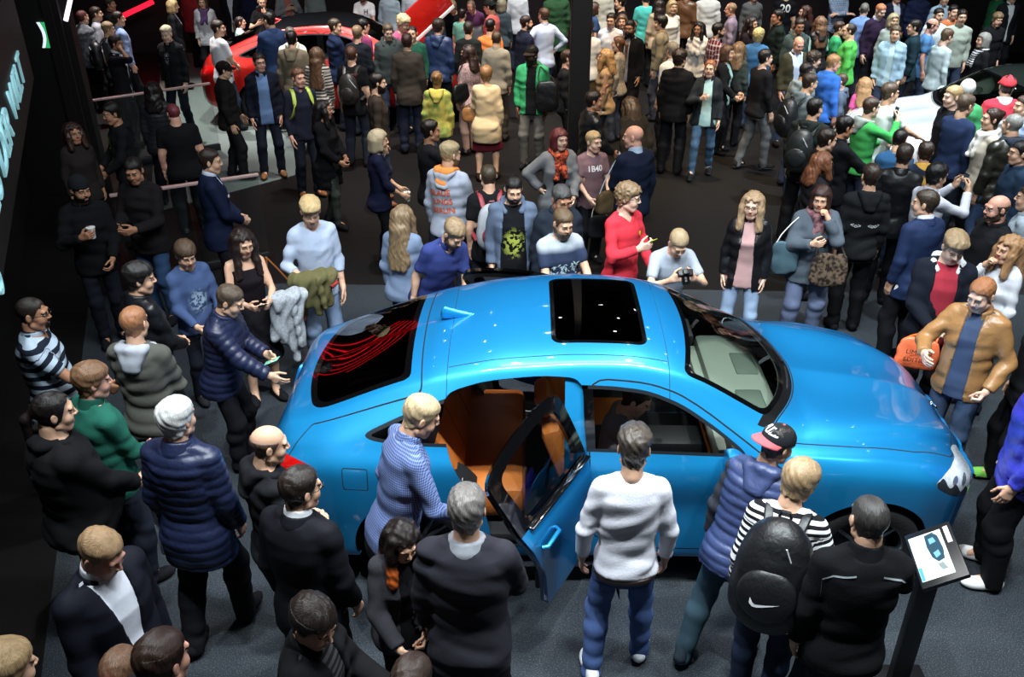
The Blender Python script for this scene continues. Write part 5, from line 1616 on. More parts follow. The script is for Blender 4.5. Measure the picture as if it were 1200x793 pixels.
K['blondsuit'] = P(120, 648, 1.80, 118, ('blazer', '11141f', dict(open=(.075, -.02, .05), inner='dfe3f0')), ('jeans', '1c2a44'), ('short', 'a98252'), 'fair-haired man in a dark suit jacket over an open white shirt', hp=38, hy=-8, arms=('hang', 'swing'), w=1.12, belly=.05, skin='red')
K['phoneman'] = P(368, 729, 1.74, 100, ('jacket', '0e0e11', dict(open=(.05, -1, .05), inner=('3a3c40', 'stripe', '17181a', 30.))), TR, ('mop', '241811'), 'dark-haired man in black tapping a phone at the bottom edge', hp=28, hy=25, arms=('phone', ((.16, .38, 1.16), 'hold')))
K['brownhead'] = P(191, 772, 1.80, 30, ('jacket', '1a1a1f', {}), TR, ('short', '3a2318'), 'head of brown-haired man in dark jacket at the bottom edge below the blond suit', hp=10, skin='red')
K['cornerblond'] = P(8, 784, 1.74, 40, ('jacket', '15161a', {}), TR, ('mop', 'b08c56'), 'fair-haired head cut off by the bottom corner by the black wall', hp=12)
K['hairclip'] = P(143, 784, 1.66, 10, ('sweater', '2a2328', {}), TR, ('ponytail', '7d5434', .2), 'woman with light brown tied hair and a pink hair clip, cut by the bottom edge', fem=True, hp=10)
K['bottomhead'] = P(484, 797, 1.68, 20, ('sweater', '1b1a1d', {}), TR, ('short', '3b261a'), 'crown of a brown-haired head just below the woman with orange hair tips', hp=10)
K['ponyman'] = P(64, 482, 1.80, 48, ('hoodie', '121214', dict(pat='speckprint', col2='4a4d52', freq=26., prt=(-1, .28, .13, .16))), TR, ('ponytail', '1e1613', .22), 'heavy man with a dark ponytail in a black hooded top printed grey', hy=14, hp=8, w=1.25, belly=.10, arms=('hang', 'clasp'))
K['green'] = P(109, 446, 1.76, 40, ('sweater', '12604f', dict(collar='0f5546')), DJ, ('mop', '8a5f38'), 'brown-haired man in a bottle-green sweater behind the ponytailed man', hy=18, hp=10, w=1.12, arms=('hang', 'clasp'), skin='red')
K['polo'] = P(39, 367, 1.76, 72, ('polo', '1b2433', dict(pat='stripe', col2='a9bdd0', freq=13.)), DJ, ('buzz', '2b221d'), 'man in glasses and goatee wearing a blue and white striped polo shirt', hy=10, hp=8, glasses='101010', beard=('goatee', '2a1f18'), skin='tan', w=1.12, belly=.07, arms=('hang', ((.16, .36, 1.02), 'grip')))
K['ginger'] = P(158, 378, 1.76, 4, ('jacket', '55554e', dict(hood='a9adb8')), DJ, ('crop', 'b5713a'), 'ginger-haired man in an olive grey jacket with a pale grey hood', hy=6, hp=8, arms=('clasp', 'clasp'))
K['blackjacket'] = P(164, 326, 1.78, 40, ('leather', '15171b', {}), TR, ('mop', '1f1a18'), 'dark-haired man in a black jacket standing in front of the boy in blue', hy=30, hp=10, arms=('clasp', 'clasp'))
K['boyblue'] = P(218, 298, 1.58, 135, ('sweater', '3e5480', dict(pat='print', col2='9db4cc', freq=38., prt=(1, .26, .10, .13))), ('slim', '141a26'), ('bowl', '5f472f'), 'boy in a blue long-sleeved top with a pale print', hp=26, hy=10, arms=('low', 'low'), child=True, shoes='202226')
K['boypuff'] = P(270, 352, 1.66, 96, ('puffer', '1a2140', dict(puff=.009)), TR, ('short', '5d4a36'), 'boy in a shiny navy padded jacket reaching out to the tail of the car', hp=30, lean=10, arms=('phone', 'reach'), child=True, hpose=('hold', 'relax'))
K['strappy'] = P(285, 284, 1.68, 150, ('vest_top', '19131a', {}), ('skirt', '141218'), ('long', '2a1a14', .36), 'woman with long dark hair in a strappy black top looking at a phone', fem=True, hp=26, hy=-8, arms=('phone', 'phone'), skin='light')
K['blondwhite'] = P(364, 248, 1.80, 158, ('sweater', 'a6b4cc', dict(slv=.72, vneck=.05)), LJ, ('quiff', 'cba968'), 'blond young man in a pale blue sweater holding an olive jacket', hp=34, hy=4, arms=('hang2', 'carry'), w=.98)
K['navysuit'] = P(247, 189, 1.80, 68, ('blazer', '141e3c', dict(inner='c5d3e8')), ('trousers', '17181d'), ('short', '3a2a20'), 'man in a navy suit jacket with a name badge by the glass railing', hy=14, hp=6, arms=('clasp', 'clasp'), w=1.03)
K['longdenim'] = P(472, 254, 1.66, 20, ('jacket', '6c7f9c', {}), DJ, ('long', '8d7048', .42), 'woman with very long light brown hair in a pale denim jacket', fem=True, hp=8, arms=('hang', 'clasp'))
K['bluepolo'] = P(532, 274, 1.76, 150, ('polo', '2d3a78', {}), JN, ('fade', '9a7c52'), 'bearded fair man in a blue polo shirt bending over the far door', hp=38, lean=22, roll=-8, hy=-10, beard=('short', '5f4630'), arms=('reachlow', 'hang2'))
K['printtee'] = P(602, 222, 1.80, 176, ('hoodie_open', '55647c', dict(inner=('101216', 'print', 'a8b52a', 24.), iprt=(1, .22, .11, .15), open=(.085, -1, .13))), TR, ('short', '15120f'), 'dark bearded man in an open grey jacket over a black shirt with yellow-green print', hp=24, hy=-6, beard=('short', '17120f'), skin='light', w=1.03, arms=('hang', 'hang'))
K['greyspecs'] = P(658, 233, 1.76, 168, ('jacket', '1c2430', dict(open=(.05, -1, .06), inner='2a3c72')), TR, ('grey', '4a4a48'), 'man with greying hair and dark glasses in a dark blue jacket', hp=30, hy=-12, glasses='101010', skin='tan')
K['navywhite'] = P(660, 261, 1.72, 158, ('tee', '26324c', dict(pat='yoke', col2='a2acb6', prt=(1, .455, 9., 9.))), DJ, ('short', '6b5232'), 'bearded man in a navy t-shirt with white shoulders and a pale chest print', hp=26, hy=-4, beard=('full', '5a4129'), w=1.06, arms=('reachlow', 'reachlow'))
K['red'] = P(737, 231, 1.82, 138, ('sweater', 'd3142e', dict(vneck=.07)), JN, ('curly', '8a6c44'), 'young man in glasses and a bright red sweater with a yellow shield', hy=-26, hp=8, glasses='1a1a1a', arms=('low', 'chest'), skin='pale', w=.98)
K['photog'] = P(795, 285, 1.67, 172, ('tee', '9aa4b2', {}), JN, ('short', 'a98e62'), 'man in a grey t-shirt leaning on the roof with a camera in both hands', hp=42, lean=18, arms=(((.10, .44, 1.34), 'hold'), ((.10, .44, 1.34), 'hold')))
K['leather'] = P(882, 240, 1.70, 196, ('leather', '131417', dict(open=(.045, -1, .085), inner='b98f8c', hem=-.14)), ('slim', '7d9cc2'), ('wavy', 'a68458', .24), 'woman with wavy blond hair and glasses in a black leather jacket', fem=True, hy=8, hp=8, glasses='2a2020', skin='pale', arms=('hang', 'hang'))
K['facehand'] = P(962, 232, 1.68, 184, ('jacket', '4a5560', dict(hem=-.16)), ('jeans', '5f6f96'), ('bob', '40221a'), 'woman holding a hand to her face, in a grey denim jacket and pink scarf', fem=True, hy=18, hp=12, w=1.18, scarf=('8a5d62', 'cotton', 'mottle', '5b3b44', 30.), arms=('face', 'chest'), shoes='3a3a40')
K['redtee'] = P(1118, 290, 1.82, 196, ('hoodie_open', '121722', dict(inner='a81f34', hoodcol='d4d6d6', open=(.075, -1, .10))), TR, ('quiff', '9c8055'), 'fair man in a red t-shirt and dark jacket with a white hood', hp=34, hy=-8, skin='pale', w=1.08, arms=('clasp', 'clasp'))
K['tan'] = P(1150, 345, 1.80, 222, ('leather', '9c6d36', dict(open=(.05, -1, .07), inner='3c4c6a')), ('jeans', '2d4668'), ('crop', 'b06a2c'), 'ginger-haired man in a tan leather jacket at the front corner of the car', hp=30, hy=12, skin='pale', arms=(((.22, .16, .98), 'grip'), ((.20, .36, 1.22), 'relax')), shoes=('c9c9c9', 'e0e0e0'))
K['whitesweater'] = P(1182, 292, 1.68, 262, ('sweater', 'd2d6de', {}), DJ, ('wavy', 'ab7a44', .22), 'woman with ginger-blond waves in a white sweater, hand raised to her face', fem=True, hp=4, hy=-8, arms=('hang2', 'face'))
K['baldspecs'] = P(1168, 244, 1.80, 268, ('jacket', '121317', {}), TR, ('ring', '5a4638'), 'balding bearded man in glasses and a black jacket facing the blue car', hy=-4, hp=4, glasses='1a1a1a', beard=('stubble', '4b3628'), w=1.12, belly=.05, skin='red')
K['purple'] = P(1236, 432, 1.82, 290, ('jacket', '2a2fb0', dict(fab='nylon')), ('sport', '0f1013'), ('short', '2a2018'), 'person in a shiny royal blue jacket and black trousers cut off by the frame', arms=('hang2', 'hang'), shoes=('e6e6e2', 'f0f0f0'), w=1.08)
K['greenshoes'] = P(1240, 352, 1.80, 275, ('jacket', '121317', {}), ('sport', '101114'), ('short', '1c1612'), 'person in black with bright green trainers at the frame edge behind the royal blue jacket', shoes=('6fbf35', '2a2d2a'))
# ---- second rows behind the car, centre
K['redbob'] = P(656, 163, 1.66, 168, ('cardigan', '6c6f74', dict(inner='1b1b20')), TR, ('bob', '6b1a22'), 'woman with a dark red bob, grey cardigan and orange scarf', fem=True, hy=-20, w=1.12, scarf=('c8501e', 'cotton', 'mottle', '6e1c16', 40.), arms=('low', 'hip'), skin='pale')
K['boymauve'] = P(696, 166, 1.60, 160, ('tee', '7d5f66', {}), TR, ('short', 'b89a5e'), 'blond boy in a mauve t-shirt with white lettering', hy=-16, child=True, skin='pale', arms=('low', 'low'))
K['baldnavy'] = P(742, 160, 1.84, 330, ('sweater', '101a30', dict(collar='9fb4cc')), ('jeans', '23405c'), ('none', '8a6a50'), 'bald man in a navy sweater with a pale blue collar', hy=-42, hp=6, w=1.10, arms=('clasp', 'hang'), skin='red')
K['undercut'] = P(528, 181, 1.84, 28, ('hoodie', 'a2aabc', dict(hoodcol='b0b6c4')), ('jeans', '1e2a44'), ('fade', 'b39a68'), 'blond man in a pale grey hooded top with orange lettering on the back', hy=26, hp=6, beard=('short', '80623c'), w=1.08, skin='light', arms=('hang', 'clasp'), extra=dict(hoodlining='e8861e'))
K['greypack'] = P(572, 206, 1.80, 352, ('tee', '141518', {}), DJ, ('buzz', '4a3c28'), 'short-haired man in a black t-shirt with a grey and red backpack', hy=-10, hp=4, w=1.02, arms=('hang', 'hang2'))
K['blackteeman'] = P(505, 153, 1.76, 62, ('tee', '16161b', {}), JN, ('short', '1a1410'), 'dark-haired man in a black t-shirt raising a hand to his mouth', hy=14, arms=('hang', ((.06, .26, 1.42), 'grip')), skin='tan')
K['blondbob'] = P(444, 164, 1.68, 76, ('sweater', '141833', dict(slv=.7)), ('slim', '101116'), ('bob', 'bfa980'), 'woman with a blond bob in a navy top holding a cup', fem=True, hp=8, arms=('low', 'low'))
K['beard'] = P(443, 97, 1.80, 78, ('sweater', '3a2f28', {}), ('jeans', '26344c'), ('short', '1d1512'), 'man with a big dark beard in a brown sweater and jeans', hp=4, beard=('full', '1f1511'), arms=('hang', 'hang'), skin='light', shoes=('7d4a28', '4a2c18'))
K['blackwoman'] = P(380, 128, 1.66, 108, ('cardigan', '0e0e11', dict(inner='18161a', hem=-.34)), ('slim', '303a33'), ('long', '1a1112', .22), 'woman with dark red-black hair and black cardigan walking by', fem=True, hy=-14, arms=('clasp', 'low'), skin='tan', walk=.4)
K['limepack'] = P(350, 91, 1.80, 150, ('sweater', '1d2030', dict(collar='5a5068')), ('jeans', '171d2b'), ('short', '7a4a2c'), 'smiling man with a lime green backpack strap over a navy sweater', hy=-12, skin='red', arms=('hang', 'hang2'), shoes=('8a4f24', '3b2616'))
K['smiler'] = P(304, 73, 1.82, 158, ('jacket', '131725', dict(open=(.07, -1, .08), inner='5f7fae', shirtcollar=True)), ('jeans', '182032'), ('short', '33231a'), 'smiling man in glasses, navy jacket and light blue shirt', hy=-12, glasses='141414', skin='red', arms=('hang', 'hang2'), shoes=('8a5a30', '3b2616'))
K['capdark'] = P(263, 82, 1.72, 74, ('jacket', '1c1a18', dict(open=(.04, -1, .04), inner='2a2a2c')), ('trousers', '17161a'), ('short', '1c1612'), 'man in a dark brown cap and jacket walking past the railing', cap=('1a1512', '1a1512', False), hp=8, arms=('swing', 'hang'), w=1.08, walk=.3)
K['redhair'] = P(203, 132, 1.66, 335, ('tee', '111114', {}), ('trousers', '121216'), ('buzz', '8a2c38'), 'heavy person with short pink-red hair in a black t-shirt', w=1.28, belly=.08, hy=-16, arms=('hang', 'hang'), skin='red', shoes=('3a3a3a', 'd8d8d0'))
K['limezip'] = P(131, 133, 1.78, 236, ('hoodie', '14161a', dict(pat='print', col2='9cc21c', freq=14., prt=(1, .28, .05, .20))), TR, ('short', '17120f'), 'dark-haired man in a black jacket with lime green stripes in the shadow', hy=-10, hp=12, arms=('low', 'low'), skin='tan')
K['darkpuffer'] = P(179, 106, 1.68, 350, ('puffer', '23252b', {}), TR, ('wavy', '1f1413', .16), 'woman with dark brown hair and grey padded jacket seen from behind', fem=True, arms=('hang', 'low'))
K['brownshadow'] = P(86, 156, 1.66, 130, ('jacket', '2a2422', {}), TR, ('wavy', '40241a', .15), 'brown-haired woman in a dark jacket standing in shadow by the wall', fem=True, skin='tan')
K['handsjoined'] = P(157, 200, 1.80, 192, ('jacket', '1b181a', {}), ('jeans', '1f4a78'), ('short', '1b1513'), 'man in a dark jacket and blue jeans leaning on the railing with joined hands', hp=22, hy=-14, arms=('phone', 'phone'), skin='tan')
K['cupman'] = P(94, 222, 1.76, 150, ('jacket', '0e1013', {}), ('jeans', '141a26'), ('short', '17120f'), 'bearded man in a dark knitted hat holding a white cup by the wall', cap=('1a1c20', '1a1c20', False, 'beanie'), beard=('short', '15110f'), hy=-20, hp=10, arms=('low', 'chest'), skin='tan')
# ---- far rows at the top, left to centre
K['greyjacket'] = P(97, 20, 1.74, 30, ('jacket', '8b8c95', dict(pat='mottle', col2='5e5f68', freq=16.)), TR, ('buzz', '6b2a28'), 'person in a mottled grey jacket next to the lit edge of the wall')
K['greyshirt'] = P(113, 16, 1.80, 70, ('shirt', 'b3b3bd', {}), TR, ('short', '3a281c'), 'brown-haired man in a light grey shirt facing the red light strip')
K['behindgrey'] = P(129, 5, 1.78, 84, ('jacket', '17161a', {}), TR, ('short', '33241a'), 'man in dark clothes beyond the one in the light grey shirt', skin='tan')
K['blondpack'] = P(127, 34, 1.70, 62, ('sweater', '4c4d52', {}), TR, ('short', '9c7c50'), 'fair-haired man with a black backpack behind the man on the phone', hp=8)
K['blueshirt'] = P(139, 22, 1.82, 46, ('shirt', '8fa6d6', {}), TR, ('short', '2b1e17'), 'dark-haired man in a light blue shirt seen from behind', hy=20)
K['caller'] = P(136, 51, 1.78, 86, ('blazer', '14131a', dict(inner='d0cde0')), TR, ('short', '2a1c17'), 'man in a black suit pressing a phone to his ear', arms=('hang', 'ear'), skin='tan', hp=6)
K['platinum'] = P(195, 40, 1.82, 196, ('jacket', '131417', dict(open=(.05, .0, .02), inner=('18191c', 'print', '8f9398', 30.), iprt=(1, .36, .06, .09))), ('jeans', '161d2c'), ('fade', 'd0bf98'), 'man with platinum blond hair in a black jacket behind the railing', hp=14, hy=-10, skin='pale', arms=('hang', 'hang'))
K['blondblazer'] = P(203, 7, 1.70, 74, ('blazer', '1b1a20', dict(inner='d8cfe0', open=(.07, -.1, .05))), TR, ('bob', 'cfae66'), 'blond woman in a dark blazer and white blouse', fem=True, hp=8)
K['lilacscarf'] = P(237, 2, 1.70, 172, ('puffer', 'aeb2b8', dict(puff=.006)), TR, ('bob', '5a3c2c'), 'woman in a pale grey quilted jacket with a purple scarf', fem=True, scarf='4f3560', hp=10)
K['redcoat'] = P(221, -12, 1.74, 30, ('jacket', 'b01520', {}), TR, ('short', '2a1d17'), 'person in a bright red jacket at the top edge')
K['topsuit'] = P(268, -14, 1.82, 176, ('blazer', '15161f', dict(inner='cfd0da')), TR, ('short', '2a1d17'), 'man in dark suit cut off by the top edge above the white t-shirt')
K['topnavy'] = P(291, -12, 1.80, 20, ('sweater', '18203c', {}), TR, ('short', '2a1d17'), 'person in a navy sweater cut off by the top edge')
K['whiteteeback'] = P(256, 33, 1.80, 42, ('tee', 'e6e3ea', {}), JN, ('short', '3b2a20'), 'dark-haired man in a white t-shirt by the tail of the red car', hy=36, arms=('hang', 'clasp'))
K['mint'] = P(282, 26, 1.70, 82, ('blazer', 'a9cfc8', dict(open=(.05, .1, .03), inner='e8ecec')), DJ, ('ponytail', '2d1f18', .2), 'woman with a dark ponytail in a mint green blazer', fem=True, arms=('hang', 'reach'))
K['blacktee'] = P(307, 2, 1.78, 176, ('tee', '141416', {}), TR, ('ring', 'b9a080'), 'man in a black t-shirt photographing over the red car', hp=14, hy=-14, arms=('photo', 'chest'))
K['coraltee'] = P(334, -14, 1.76, 150, ('hoodie_open', '8c9296', dict(inner='c8685c')), TR, ('short', '3a281c'), 'person in a grey hooded jacket over a coral t-shirt holding up a phone', arms=('chest', 'chest'))
K['greytop'] = P(368, -14, 1.80, 10, ('sweater', '74807f', {}), TR, ('short', '3a281c'), 'person in a grey-green sweater beyond the roof of the red car')
K['letterh'] = P(425, -5, 1.76, 184, ('tee', 'e4e2e6', {}), JN, ('short', '4a3424'), 'man in a white t-shirt with a black letter leaning on the red car', hp=16, lean=10, beard=('short', '4a3424'), arms=('reachlow', 'reachlow'), skin='red')
K['tracktop'] = P(315, 24, 1.78, 330, ('jacket', '1e3358', {}), JN, ('short', '191412'), 'black-haired man in a navy track top beside the red car', hy=-30, hp=14, arms=('low', 'hang'))
K['creamtop'] = P(340, 41, 1.78, 340, ('hoodie', 'e2e0cc', {}), LJ, ('short', '6d6258'), 'person in a cream white hooded top in front of the red car', hp=14, lean=8)
K['khaki'] = P(342, 46, 1.84, 4, ('coat', '6f6350', dict(hood=True, hem=-.26)), DJ, ('short', '14100e'), 'black-haired man in a khaki hooded parka seen from behind', hp=6, w=1.05)
K['stripedress'] = P(371, 64, 1.68, 8, ('cardigan', '4a3c35', dict(open=None, hem=-.2, pat='stripe', col2='b9b2a8', freq=22.)), ('slim', '22242a'), ('long', '6f4a2c', .44), 'woman with very long brown hair and a striped top', fem=True)
K['piping'] = P(393, 31, 1.80, 66, ('jacket', '182644', {}), DJ, ('short', '4a3826'), 'brown-haired man in a navy jacket with white arm piping', hy=20, arms=('cross', 'cross'))
K['brownback'] = P(419, 39, 1.78, 12, ('sweater', '1b2028', {}), DJ, ('short', '8f7048'), 'fair-haired man in a dark top facing the red car')
K['burgundy'] = P(426, 31, 1.80, 40, ('tee', '7a2a55', {}), JN, ('short', '15110f'), 'black-haired man in a burgundy t-shirt', hp=16, hy=12)
K['sportback'] = P(412, 64, 1.80, 8, ('tee', '101013', {}), DJ, ('crop', '5f3420'), 'auburn-haired man in a black t-shirt with red and white back lettering', w=1.06)
K['darkhood'] = P(455, 37, 1.82, 168, ('hoodie', '3b4443', {}), JN, ('short', '6b533a'), 'man in a slate green hooded top with pale drawstrings looking down', hp=24, hy=-6, skin='pale')
K['curlyblond'] = P(473, 27, 1.70, 120, ('sweater', 'b8547c', {}), JN, ('curly', 'd6bd82'), 'curly blond woman in a pink top bending over the red car', fem=True, hp=30, lean=8)
K['greencrew'] = P(483, 39, 1.74, 184, ('sweater', '1e5a44', {}), JN, ('buzz', '231d18'), 'short-haired man in a dark green top half hidden by the brown coat', skin='light')
K['browncoat'] = P(477, 49, 1.86, 2, ('blazer', '3c342c', dict(open=None)), ('trousers', '1d2336'), ('short', '42261c'), 'tall brown-haired man in an olive brown coat seen from behind', w=1.05)
K['olivecap'] = P(508, 18, 1.76, 330, ('jacket', '23383e', {}), JN, ('short', '6d5e44'), 'man with a drab olive cap in a dark teal jacket', cap=('6a6046', '6a6046', False), hp=16)
K['rainjacket'] = P(514, 31, 1.84, 12, ('jacket', '22375e', dict(hood=True, fab='nylon')), DJ, ('mop', '3a281e'), 'dark-haired man in a navy rain jacket with its hood down', hy=16, w=1.05)
K['bender'] = P(530, 9, 1.70, 200, ('sweater', '15151a', {}), TR, ('mop', '8d744e'), 'fair person in black bowing the head at the far side of the red car', hp=44, lean=14)
K['minttee'] = P(542, 17, 1.78, 24, ('tee', '6fc0aa', {}), JN, ('short', '231a14'), 'person in a mint green t-shirt beyond the navy rain jacket', dx=0)
K['jersey'] = P(552, 8, 1.78, 196, ('tee', 'cfd3dc', dict(pat='yoke', col2='67335f', prt=(-1, .3, 9., 9.))), TR, ('thin', '7a5a40'), 'balding man in a white and purple jersey bending forward', hp=48, lean=20, skin='red')
K['darkcollar'] = P(549, 34, 1.76, 8, ('sweater', '1f2422', {}), DJ, ('short', '3d2c22'), 'brown-haired man in a dark jumper between blue rain jacket and orange t-shirt', w=1.0)
K['orange'] = P(575, 31, 1.80, 22, ('tee', 'f07c10', {}), JN, ('short', '151210'), 'black-haired man in a bright orange t-shirt', w=1.06)
K['coralback'] = P(573, 8, 1.82, 292, ('tee', 'd85c58', {}), JN, ('short', '1d1815'), 'man in a dark cap and coral red t-shirt', hp=26, hy=-6, cap=('1e2420', '1e2420', True), w=1.05)
K['greyblond'] = P(588, 5, 1.68, 12, ('sweater', '43525c', {}), JN, ('bob', 'a89a7a'), 'woman with ash blond hair beyond the coral t-shirt', fem=True)
K['beigeshirt'] = P(582, 45, 1.78, 12, ('shirt', '8f8674', {}), ('trousers', '3a3630'), ('buzz', '5b422a'), 'man with cropped hair in a beige grey shirt seen from behind', w=1.04)
K['patternblouse'] = P(548, 62, 1.70, 318, ('sweater', 'b99a98', dict(pat='mottle', col2='8d6c6e', freq=60.)), ('slim', 'b08a7c'), ('wavy', '3a2219', .18), 'woman with wavy brown hair and glasses in a patterned pink blouse', fem=True, hy=-34, glasses='141414', w=1.12)
K['yellowhood'] = P(512, 93, 1.64, 2, ('jacket', 'b5a838', dict(hood=True, pat='mottle', col2='7f9038', freq=9.)), ('slim', '6f86a4'), ('bun', '8a5c26'), 'woman with tied ginger-blond hair in a yellow-green hooded jacket', fem=True)
K['beigecoat'] = P(570, 87, 1.66, 6, ('cardigan', 'cdb284', dict(open=None, hem=-.30)), ('skirt', '6d1226'), ('bowl', 'a06a2a'), 'woman with short ginger hair, beige cardigan and dark red skirt', fem=True, w=1.06, shoes='2a1f18', arms=('low', 'hang'))
K['greenhood'] = P(623, 64, 1.84, 190, ('hoodie_open', '1f9c5c', dict(inner='17181b', hoodcol='35b878', open=(.06, -1, .07))), ('jeans', '6a655c'), ('short', '14100e'), 'bearded man in a black cap and green hooded jacket', cap=('14120f', '2a2118', False), hy=24, hp=6, beard=('full', '17110e'), skin='dark', w=1.06, arms=('hang', 'hang'))
K['navyjacket'] = P(617, 27, 1.80, 62, ('jacket', '171e30', {}), DJ, ('short', '2a1b14'), 'dark-haired man in a navy jacket next to the light blue shirt', hy=16, beard=('stubble', '2a1b14'))
K['paleblue'] = P(637, 18, 1.84, 338, ('shirt', 'b4c6e6', {}), ('jeans', '2b4a7c'), ('short', '5d3d28'), 'brown-haired man in a pale blue shirt with hands by the waist', hy=-14, arms=('hip', 'hip'), w=1.05)
K['parka'] = P(652, -10, 1.84, 350, ('coat', '2f5a38', {}), TR, ('short', '2a1d17'), 'person in a dark green parka next to the black pillar', w=1.2)
K['whitestrap'] = P(607, -12, 1.80, 12, ('shirt', 'dfe2ea', {}), JN, ('short', '4a3424'), 'person in a white shirt with a dark shoulder strap at the top edge')
K['palegrey'] = P(456, -10, 1.80, 10, ('sweater', '9fb2c0', {}), JN, ('short', '4a3424'), 'person in a pale blue-grey top at the top edge beyond the red car')
K['topwhite'] = P(482, -13, 1.80, 350, ('shirt', 'd5dbe8', {}), JN, ('short', '4a3424'), 'person in a white shirt at the top edge beside the red tailgate')
K['behindpillar'] = P(666, 68, 1.72, 96, ('sweater', '1a1a1d', {}), TR, ('short', '4a3020'), 'person in black mostly hidden by the black pillar', arms=('hang', 'hang2'), skin='red')
# ---- far rows, centre to right (warm light)
K['denimvest'] = P(697, 10, 1.66, 70, ('tee', '2c4a78', {}), JN, ('bob', '4a3020'), 'brown-haired woman in a blue denim vest just beyond the pillar', fem=True)
K['creamshirt'] = P(708, -14, 1.80, 10, ('shirt', 'cfc8b4', {}), TR, ('short', '3a281c'), 'person in a cream shirt at the top edge near the pillar')
K['tieman'] = P(716, 24, 1.80, 192, ('shirt', 'd8dae2', {}), TR, ('short', '241a14'), 'man in glasses, white shirt and grey tie', glasses='141414', hp=4, hy=6)
K['behindtie'] = P(729, 25, 1.68, 190, ('sweater', '4a3a30', {}), TR, ('bob', '6b4a30'), 'woman with light brown hair between tie and black coat', fem=True)
K['blackcoat'] = P(738, 33, 1.82, 206, ('coat', '111114', dict(open=(.04, -1, .04), inner='8d8d96')), TR, ('short', '17120f'), 'bearded man in a long black coat with a pale strap', beard=('full', '1c1410'), w=1.06, skin='tan', glasses='141414')
K['knitwoman'] = P(724, 51, 1.70, 290, ('sweater', 'a59a86', dict(pat='mottle', col2='7d7464', freq=50.)), ('jeans', '3b4252'), ('ponytail', '7a4c26', .2), 'ginger-haired woman in a knitted grey-beige sweater and dark vest', fem=True, hy=-10)
K['safari'] = P(709, 67, 1.70, 285, ('jacket', '9c7c54', dict(open=(.05, -1, .05), inner=('e0ded8', 'stripe', '2a2a2c', 14.))), DJ, ('wavy', 'b0803c', .14), 'blond woman in a sand-coloured jacket over a striped shirt', fem=True)
K['whitepillar'] = P(690, 33, 1.76, 355, ('tee', 'dcdad6', {}), ('trousers', '8a6a3c'), ('short', '3a281c'), 'person in a white t-shirt partly behind the black pillar')
K['blackleft'] = P(727, 3, 1.80, 280, ('tee', '131216', {}), TR, ('short', '1d1512'), 'dark-haired man in a black t-shirt in profile at the top')
K['teal'] = P(757, -2, 1.80, 10, ('tee', '30b0a8', {}), TR, ('short', '4a2e1e'), 'brown-haired man in a turquoise t-shirt', hy=-10)
K['longdark'] = P(772, 6, 1.70, 352, ('jacket', 'a08c72', {}), TR, ('long', '2a1b13', .2), 'woman with long dark hair in a beige jacket', fem=True)
K['olivejacket'] = P(774, 27, 1.80, 286, ('jacket', '8a7d62', dict(open=(.05, -1, .08), inner='1f5fa6')), ('jeans', '3b4252'), ('mop', '241a14'), 'dark-haired man in an olive jacket over a bright blue shirt', skin='light')
K['glassesblond'] = P(788, 8, 1.70, 160, ('sweater', 'cfc8bc', {}), TR, ('bob', 'ab8c58'), 'fair-haired woman in glasses and a cream top', fem=True, glasses='141414')
K['brownleather'] = P(805, -8, 1.80, 20, ('leather', '6b4422', {}), TR, ('short', '2a1d17'), 'person in a brown leather jacket at the top edge')
K['whiteback'] = P(831, -10, 1.84, 6, ('shirt', 'dcd6cc', {}), TR, ('buzz', '5f3a2c'), 'broad person in an off-white shirt seen from behind at the top', w=1.12)
K['lilacshirt'] = P(856, 11, 1.80, 286, ('shirt', '8d7d92', {}), TR, ('thin', 'a07a52'), 'balding man in a lilac grey shirt', skin='red', hp=8)
K['whitescarf'] = P(819, 34, 1.68, 206, ('jacket', 'd3cec6', dict(open=(.03, -1, .04), inner='c9c4bc')), TR, ('long', '1d1512', .14), 'dark-haired woman in white with a white neck scarf', fem=True, scarf='d8d2ca', hy=10, skin='tan')
K['plaid'] = P(842, 36, 1.78, 74, ('shirt', '6a1c2c', dict(pat='plaid', col2='d8ccd0', freq=12.)), JN, ('short', '1f1713'), 'man in a dark red and white plaid shirt', hy=14, beard=('stubble', '2b211a'))
K['walker'] = P(832, 80, 1.72, 190, ('jacket', '22272b', dict(open=(.05, -1, .08), inner='a8d0cc')), ('slim', '2f5f86'), ('ponytail', 'a05c2c', .1), 'ginger-haired woman in a dark jacket, mint top and jeans striding forward', fem=True, walk=.55, hy=10, arms=('hang2', 'chest'), shoes=('17181b', 'e4e4e0'), skin='pale')
K['mintcard'] = P(853, 62, 1.66, 118, ('cardigan', '15161a', dict(inner='a4d2cc')), TR, ('bob', '5f3c26'), 'brown-haired woman in a black cardigan over a mint blouse', fem=True, arms=('low', 'low'))
K['frizz'] = P(866, 58, 1.68, 30, ('sweater', '3a4440', {}), TR, ('wavy', '8d6c46', .2), 'woman with frizzy light brown hair behind the black cardigan', fem=True)
K['tousle'] = P(797, 69, 1.82, 20, ('jacket', '101013', {}), TR, ('tousled', '2d1d16'), 'man with tousled dark hair in a long black jacket seen from behind', hy=30, w=1.04)
K['whitesleeve'] = P(787, 59, 1.78, 330, ('shirt', 'd6d2cc', dict(slv=.4)), TR, ('grey', '8d8474'), 'grey-haired man in a white shirt behind the tousled dark hair')
K['pillarhand'] = P(696, 118, 1.78, 70, ('leather', '17181a', {}), TR, ('short', '241a15'), 'man in a black jacket resting a raised hand on the pillar', hy=16, arms=('up', 'low'), skin='tan')
K['bowed'] = P(738, 124, 1.66, 340, ('jacket', '2c261c', {}), TR, ('long', '5a4228', .3), 'woman with long brown hair bowed deeply in shadow', fem=True, hp=40, lean=24)
